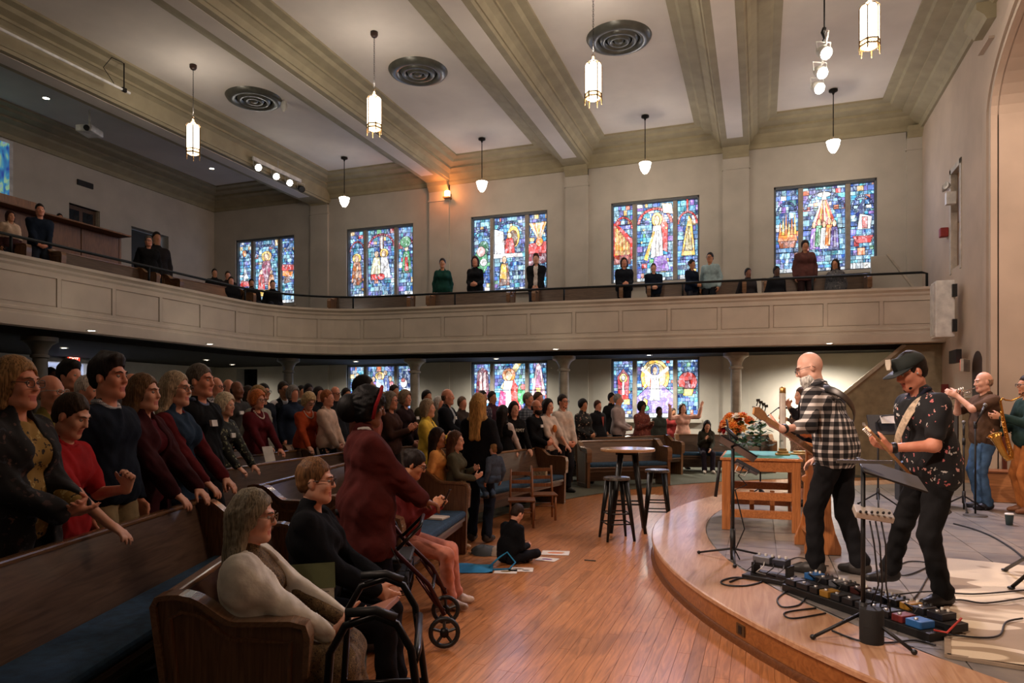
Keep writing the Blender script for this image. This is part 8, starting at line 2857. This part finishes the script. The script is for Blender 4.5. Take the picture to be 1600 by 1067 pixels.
PP('dark skinned man in grey jacket with name tag and glasses', 370, 596, 11.2, 1, face=-4, skin_c=BROWN_, hair=('fringe', (40, 34, 30)), top=(60, 58, 58), group=G1, tag_on=1, fat=1.15)
PP('woman with dark tied hair and name tag beside the column', 412, 600, 12.2, 1, face=-14, skin_c=TAN, sex='f', hair=('pony', (26, 24, 24)), top=(26, 30, 40), group=G1, glasses=True, tag_on=1)
PP('blond woman behind the red haired woman', 404, 605, 10.6, 1, face=-8, skin_c=PALE, sex='f', hair=('curly', (150, 118, 72)), top=(150, 150, 140), group=G1)
PP('woman in back row with dark hair left of the alcove screen', 388, 604, 13.0, face=-8, skin_c=TAN, sex='f', hair=('bob', (50, 40, 34)), top=(60, 50, 46), group=G1)
PP('grey haired woman beside the man in the vest', 458, 604, 12.6, face=-18, skin_c=RUDDY, sex='f', hair=('puffy', (120, 116, 112)), top=(34, 44, 62), group=G1)
PP('dark haired man in white collar behind the man in the vest', 471, 603, 15.4, face=-18, skin_c=TAN, hair=('short', (30, 26, 24)), top=(190, 186, 176), group=G1)
PP('dark skinned man by the plain wall left of centre', 482, 600, 15.0, face=-20, skin_c=DARK, hair=('short', (22, 20, 20)), top=(60, 56, 56), group=G1)
PP('woman with dark bob behind the woman in orange', 498, 605, 13.6, face=-20, skin_c=RUDDY, sex='f', hair=('bob', (40, 34, 32)), top=(26, 30, 36), group=G1)
PP('balding man in dark shirt beyond the man in pink', 524, 604, 13.0, face=-20, skin_c=RUDDY, hair=('fringe', (44, 36, 30)), top=(34, 34, 38), group=G1, glasses=True)
PP('dark haired head left of the bearded man in salmon', 541, 607, 14.0, face=-20, skin_c=TAN, hair=('short', (34, 30, 28)), top=(40, 40, 44), group=G1)
PP('man in black suit and white shirt behind the salmon jacket', 592, 615, 10.6, 1, face=5, skin_c=RUDDY, hair=('short', (30, 26, 26)), top=(200, 200, 204), jacket=((22, 22, 26), .8, .04), group=G1)
PP('blond woman with pale hair behind the clapping woman', 600, 614, 11.6, face=-10, skin_c=PALE, sex='f', hair=('bob', (170, 140, 100)), top=(120, 100, 84), group=G1)
PP('dark haired man beside the praying hands window', 769, 612, 15, face=-22, skin_c=TAN, hair=('short', (34, 28, 26)), top=(70, 40, 50), group=G1)
# ---------------------------------------------------------------- people in the balcony
GB = 'people in the balcony'
def PB(label, px, topy, back, z0=3.9, face=None, sit=False, H=None, lod=2, **k):
 """back: distance of the person behind the balcony front"""
 best = None
 for q in range(int(cum[-1] / .05)):
  p, n = pat(q * .05)
  w = (p[0] - n[0] * back, p[1] - n[1] * back)
  t = -w[0] * SY_ + w[1] * CY_
  e = abs((w[0] * CY_ + w[1] * SY_) / t - (px - CXP) / F_PX)
  if t > 0 and (best is None or e < best[0]):
   best = (e, w, t)
 (x, y), t = best[1], best[2]
 z = EYE + (HORIZON - topy) / F_PX * t
 f = facing(x, y, 2, 8) if face is None else R(face)
 if sit:
  h = H or 1.68
  # sink or lift onto the seat so that the head is where the photo has it
  return person(label, (x, y, z0), f, h, lod, pose='sit', seat=max(.3, z - z0 - .925 * h / 1.75), group=GB, **k)
 return person(label, (x, y, z0), f, z - z0, lod, group=GB, **k)
PB('woman in cream scarf at the far left of the balcony', 14, 330, 1.2, skin_c=TAN, sex='f', hair=('bob', (60, 36, 28)), top=(60, 34, 34), jacket=((206, 180, 156), 1.1), face=-10, lod=1)
PB('man in navy shirt standing in front of the sound booth', 64, 319, 1.3, skin_c=RUDDY, hair=('short', (40, 30, 26)), top=(26, 36, 52), bottom=(50, 60, 74), face=-25, lod=1, fat=1.1, **LOWC)
person('boy seated behind the sound booth', (-16.1, 12.35, 4.8), R(-20), 1.5, 2, TAN, ('short', (26, 22, 22)), top=(40, 40, 46), pose='stand', group=GB)
PB('man in black suit and glasses standing by the balcony doorway', 231, 369, 1.6, skin_c=RUDDY, hair=('short', (90, 80, 72)), top=(190, 194, 200), jacket=((18, 18, 20), .8), glasses=True, face=-30, lod=1)
PB('man half hidden behind the suited man by the doorway', 247, 363, 3.8, skin_c=TAN, hair=('short', (40, 32, 28)), top=(40, 36, 36), face=-30)
for k, (px, top, back, lab) in enumerate(((337, 420, 2.4, 'seated person at the back of the balcony corner, left one'), (357, 424, 2.2, 'seated person at the back of the balcony corner, right one'), (362, 440, 1.4, 'seated man in dark coat in the balcony corner'), (391, 446, 1.3, 'seated bearded person in the balcony corner'), (425, 452, 1.1, 'seated person in black with grey cap at the balcony curve'))):
 PB(lab, px, top, back, sit=True, skin_c=(TAN, RUDDY, RUDDY, TAN, PALE)[k], hair=('short', ((30, 26, 24), (60, 44, 34), (40, 32, 28), (26, 22, 20), (70, 76, 86))[k]), top=((30, 30, 34), (40, 34, 34), (24, 24, 28), (30, 26, 26), (20, 20, 24))[k], face=-40, beard=((30, 24, 22), 0) if k == 3 else None)
PB('person in green jersey and light trousers standing in the balcony', 692, 404, 1.9, skin_c=TAN, sex='f', hair=('pony', (30, 26, 26)), top=(22, 62, 54), bottom=(120, 130, 136), face=-70, lod=1)
PB('woman in black with clasped hands before the sunrise window', 742, 401, 1.9, skin_c=RUDDY, sex='f', hair=('bob', (40, 30, 28)), top=(20, 22, 26), legs='dress', face=-75, lod=1, **CLASP)
PB('man in dark suit and white shirt before the sunrise window', 838, 397, 1.9, skin_c=PALE, hair=('spiky', (70, 42, 30)), top=(220, 210, 204), jacket=((22, 24, 28), .8, .04), face=-78, lod=1, **LOWC)
PB('heavy woman in black before the organ pipe window', 976, 403, 1.0, 3.75, skin_c=RUDDY, sex='f', hair=('bob', (60, 38, 30)), top=(20, 24, 32), bottom=(20, 20, 26), face=-72, fat=1.4, lod=1, **CLASP)
PB('man in dark navy jersey below the angel window', 1022, 412, 1.0, 3.72, skin_c=PALE, hair=('short', (60, 44, 36)), top=(20, 28, 44), bottom=(24, 24, 30), face=-75, fat=1.3, lod=1, **CLASP)
PB('woman in navy top looking at the man in the blue shirt', 1080, 406, 1.1, 3.72, skin_c=TAN, sex='f', hair=('bun', (30, 26, 28)), top=(18, 28, 46), face=-40, fat=1.2, lod=1, **CLASP)
PB('man in pale blue shirt below the harp', 1108, 395, 1.1, 3.72, skin_c=TAN, hair=('short', (26, 22, 22)), top=(150, 174, 180), bottom=(30, 32, 38), face=-110, lod=1, glasses=True)
PB('seated person in dark top between the harp and dove windows', 1170, 419, .95, 3.6, sit=True, skin_c=BROWN_, hair=('short', (24, 22, 22)), top=(44, 40, 44), face=-60)
PB('seated person in black left of the standing woman in the balcony', 1212, 416, .8, 3.6, sit=True, skin_c=DARK, hair=('short', (20, 20, 22)), top=(24, 26, 32), face=-60)
PB('woman in rust sweater standing before the dove window', 1258, 376, 1.2, 3.9, skin_c=TAN, sex='f', hair=('updo', (40, 32, 32)), top=(92, 56, 52), bottom=(50, 34, 34), face=-85, fat=1.2, lod=1, jacket=((92, 58, 54), .76, 0, 'sweater'))
PB('seated woman in patterned top right of the standing woman', 1304, 405, 1.0, 3.7, sit=True, skin_c=TAN, sex='f', hair=('long', (40, 32, 32)), top=spot_mat((84, 84, 88), [(50, 50, 54), (130, 126, 124)], 24, .34), face=-110)
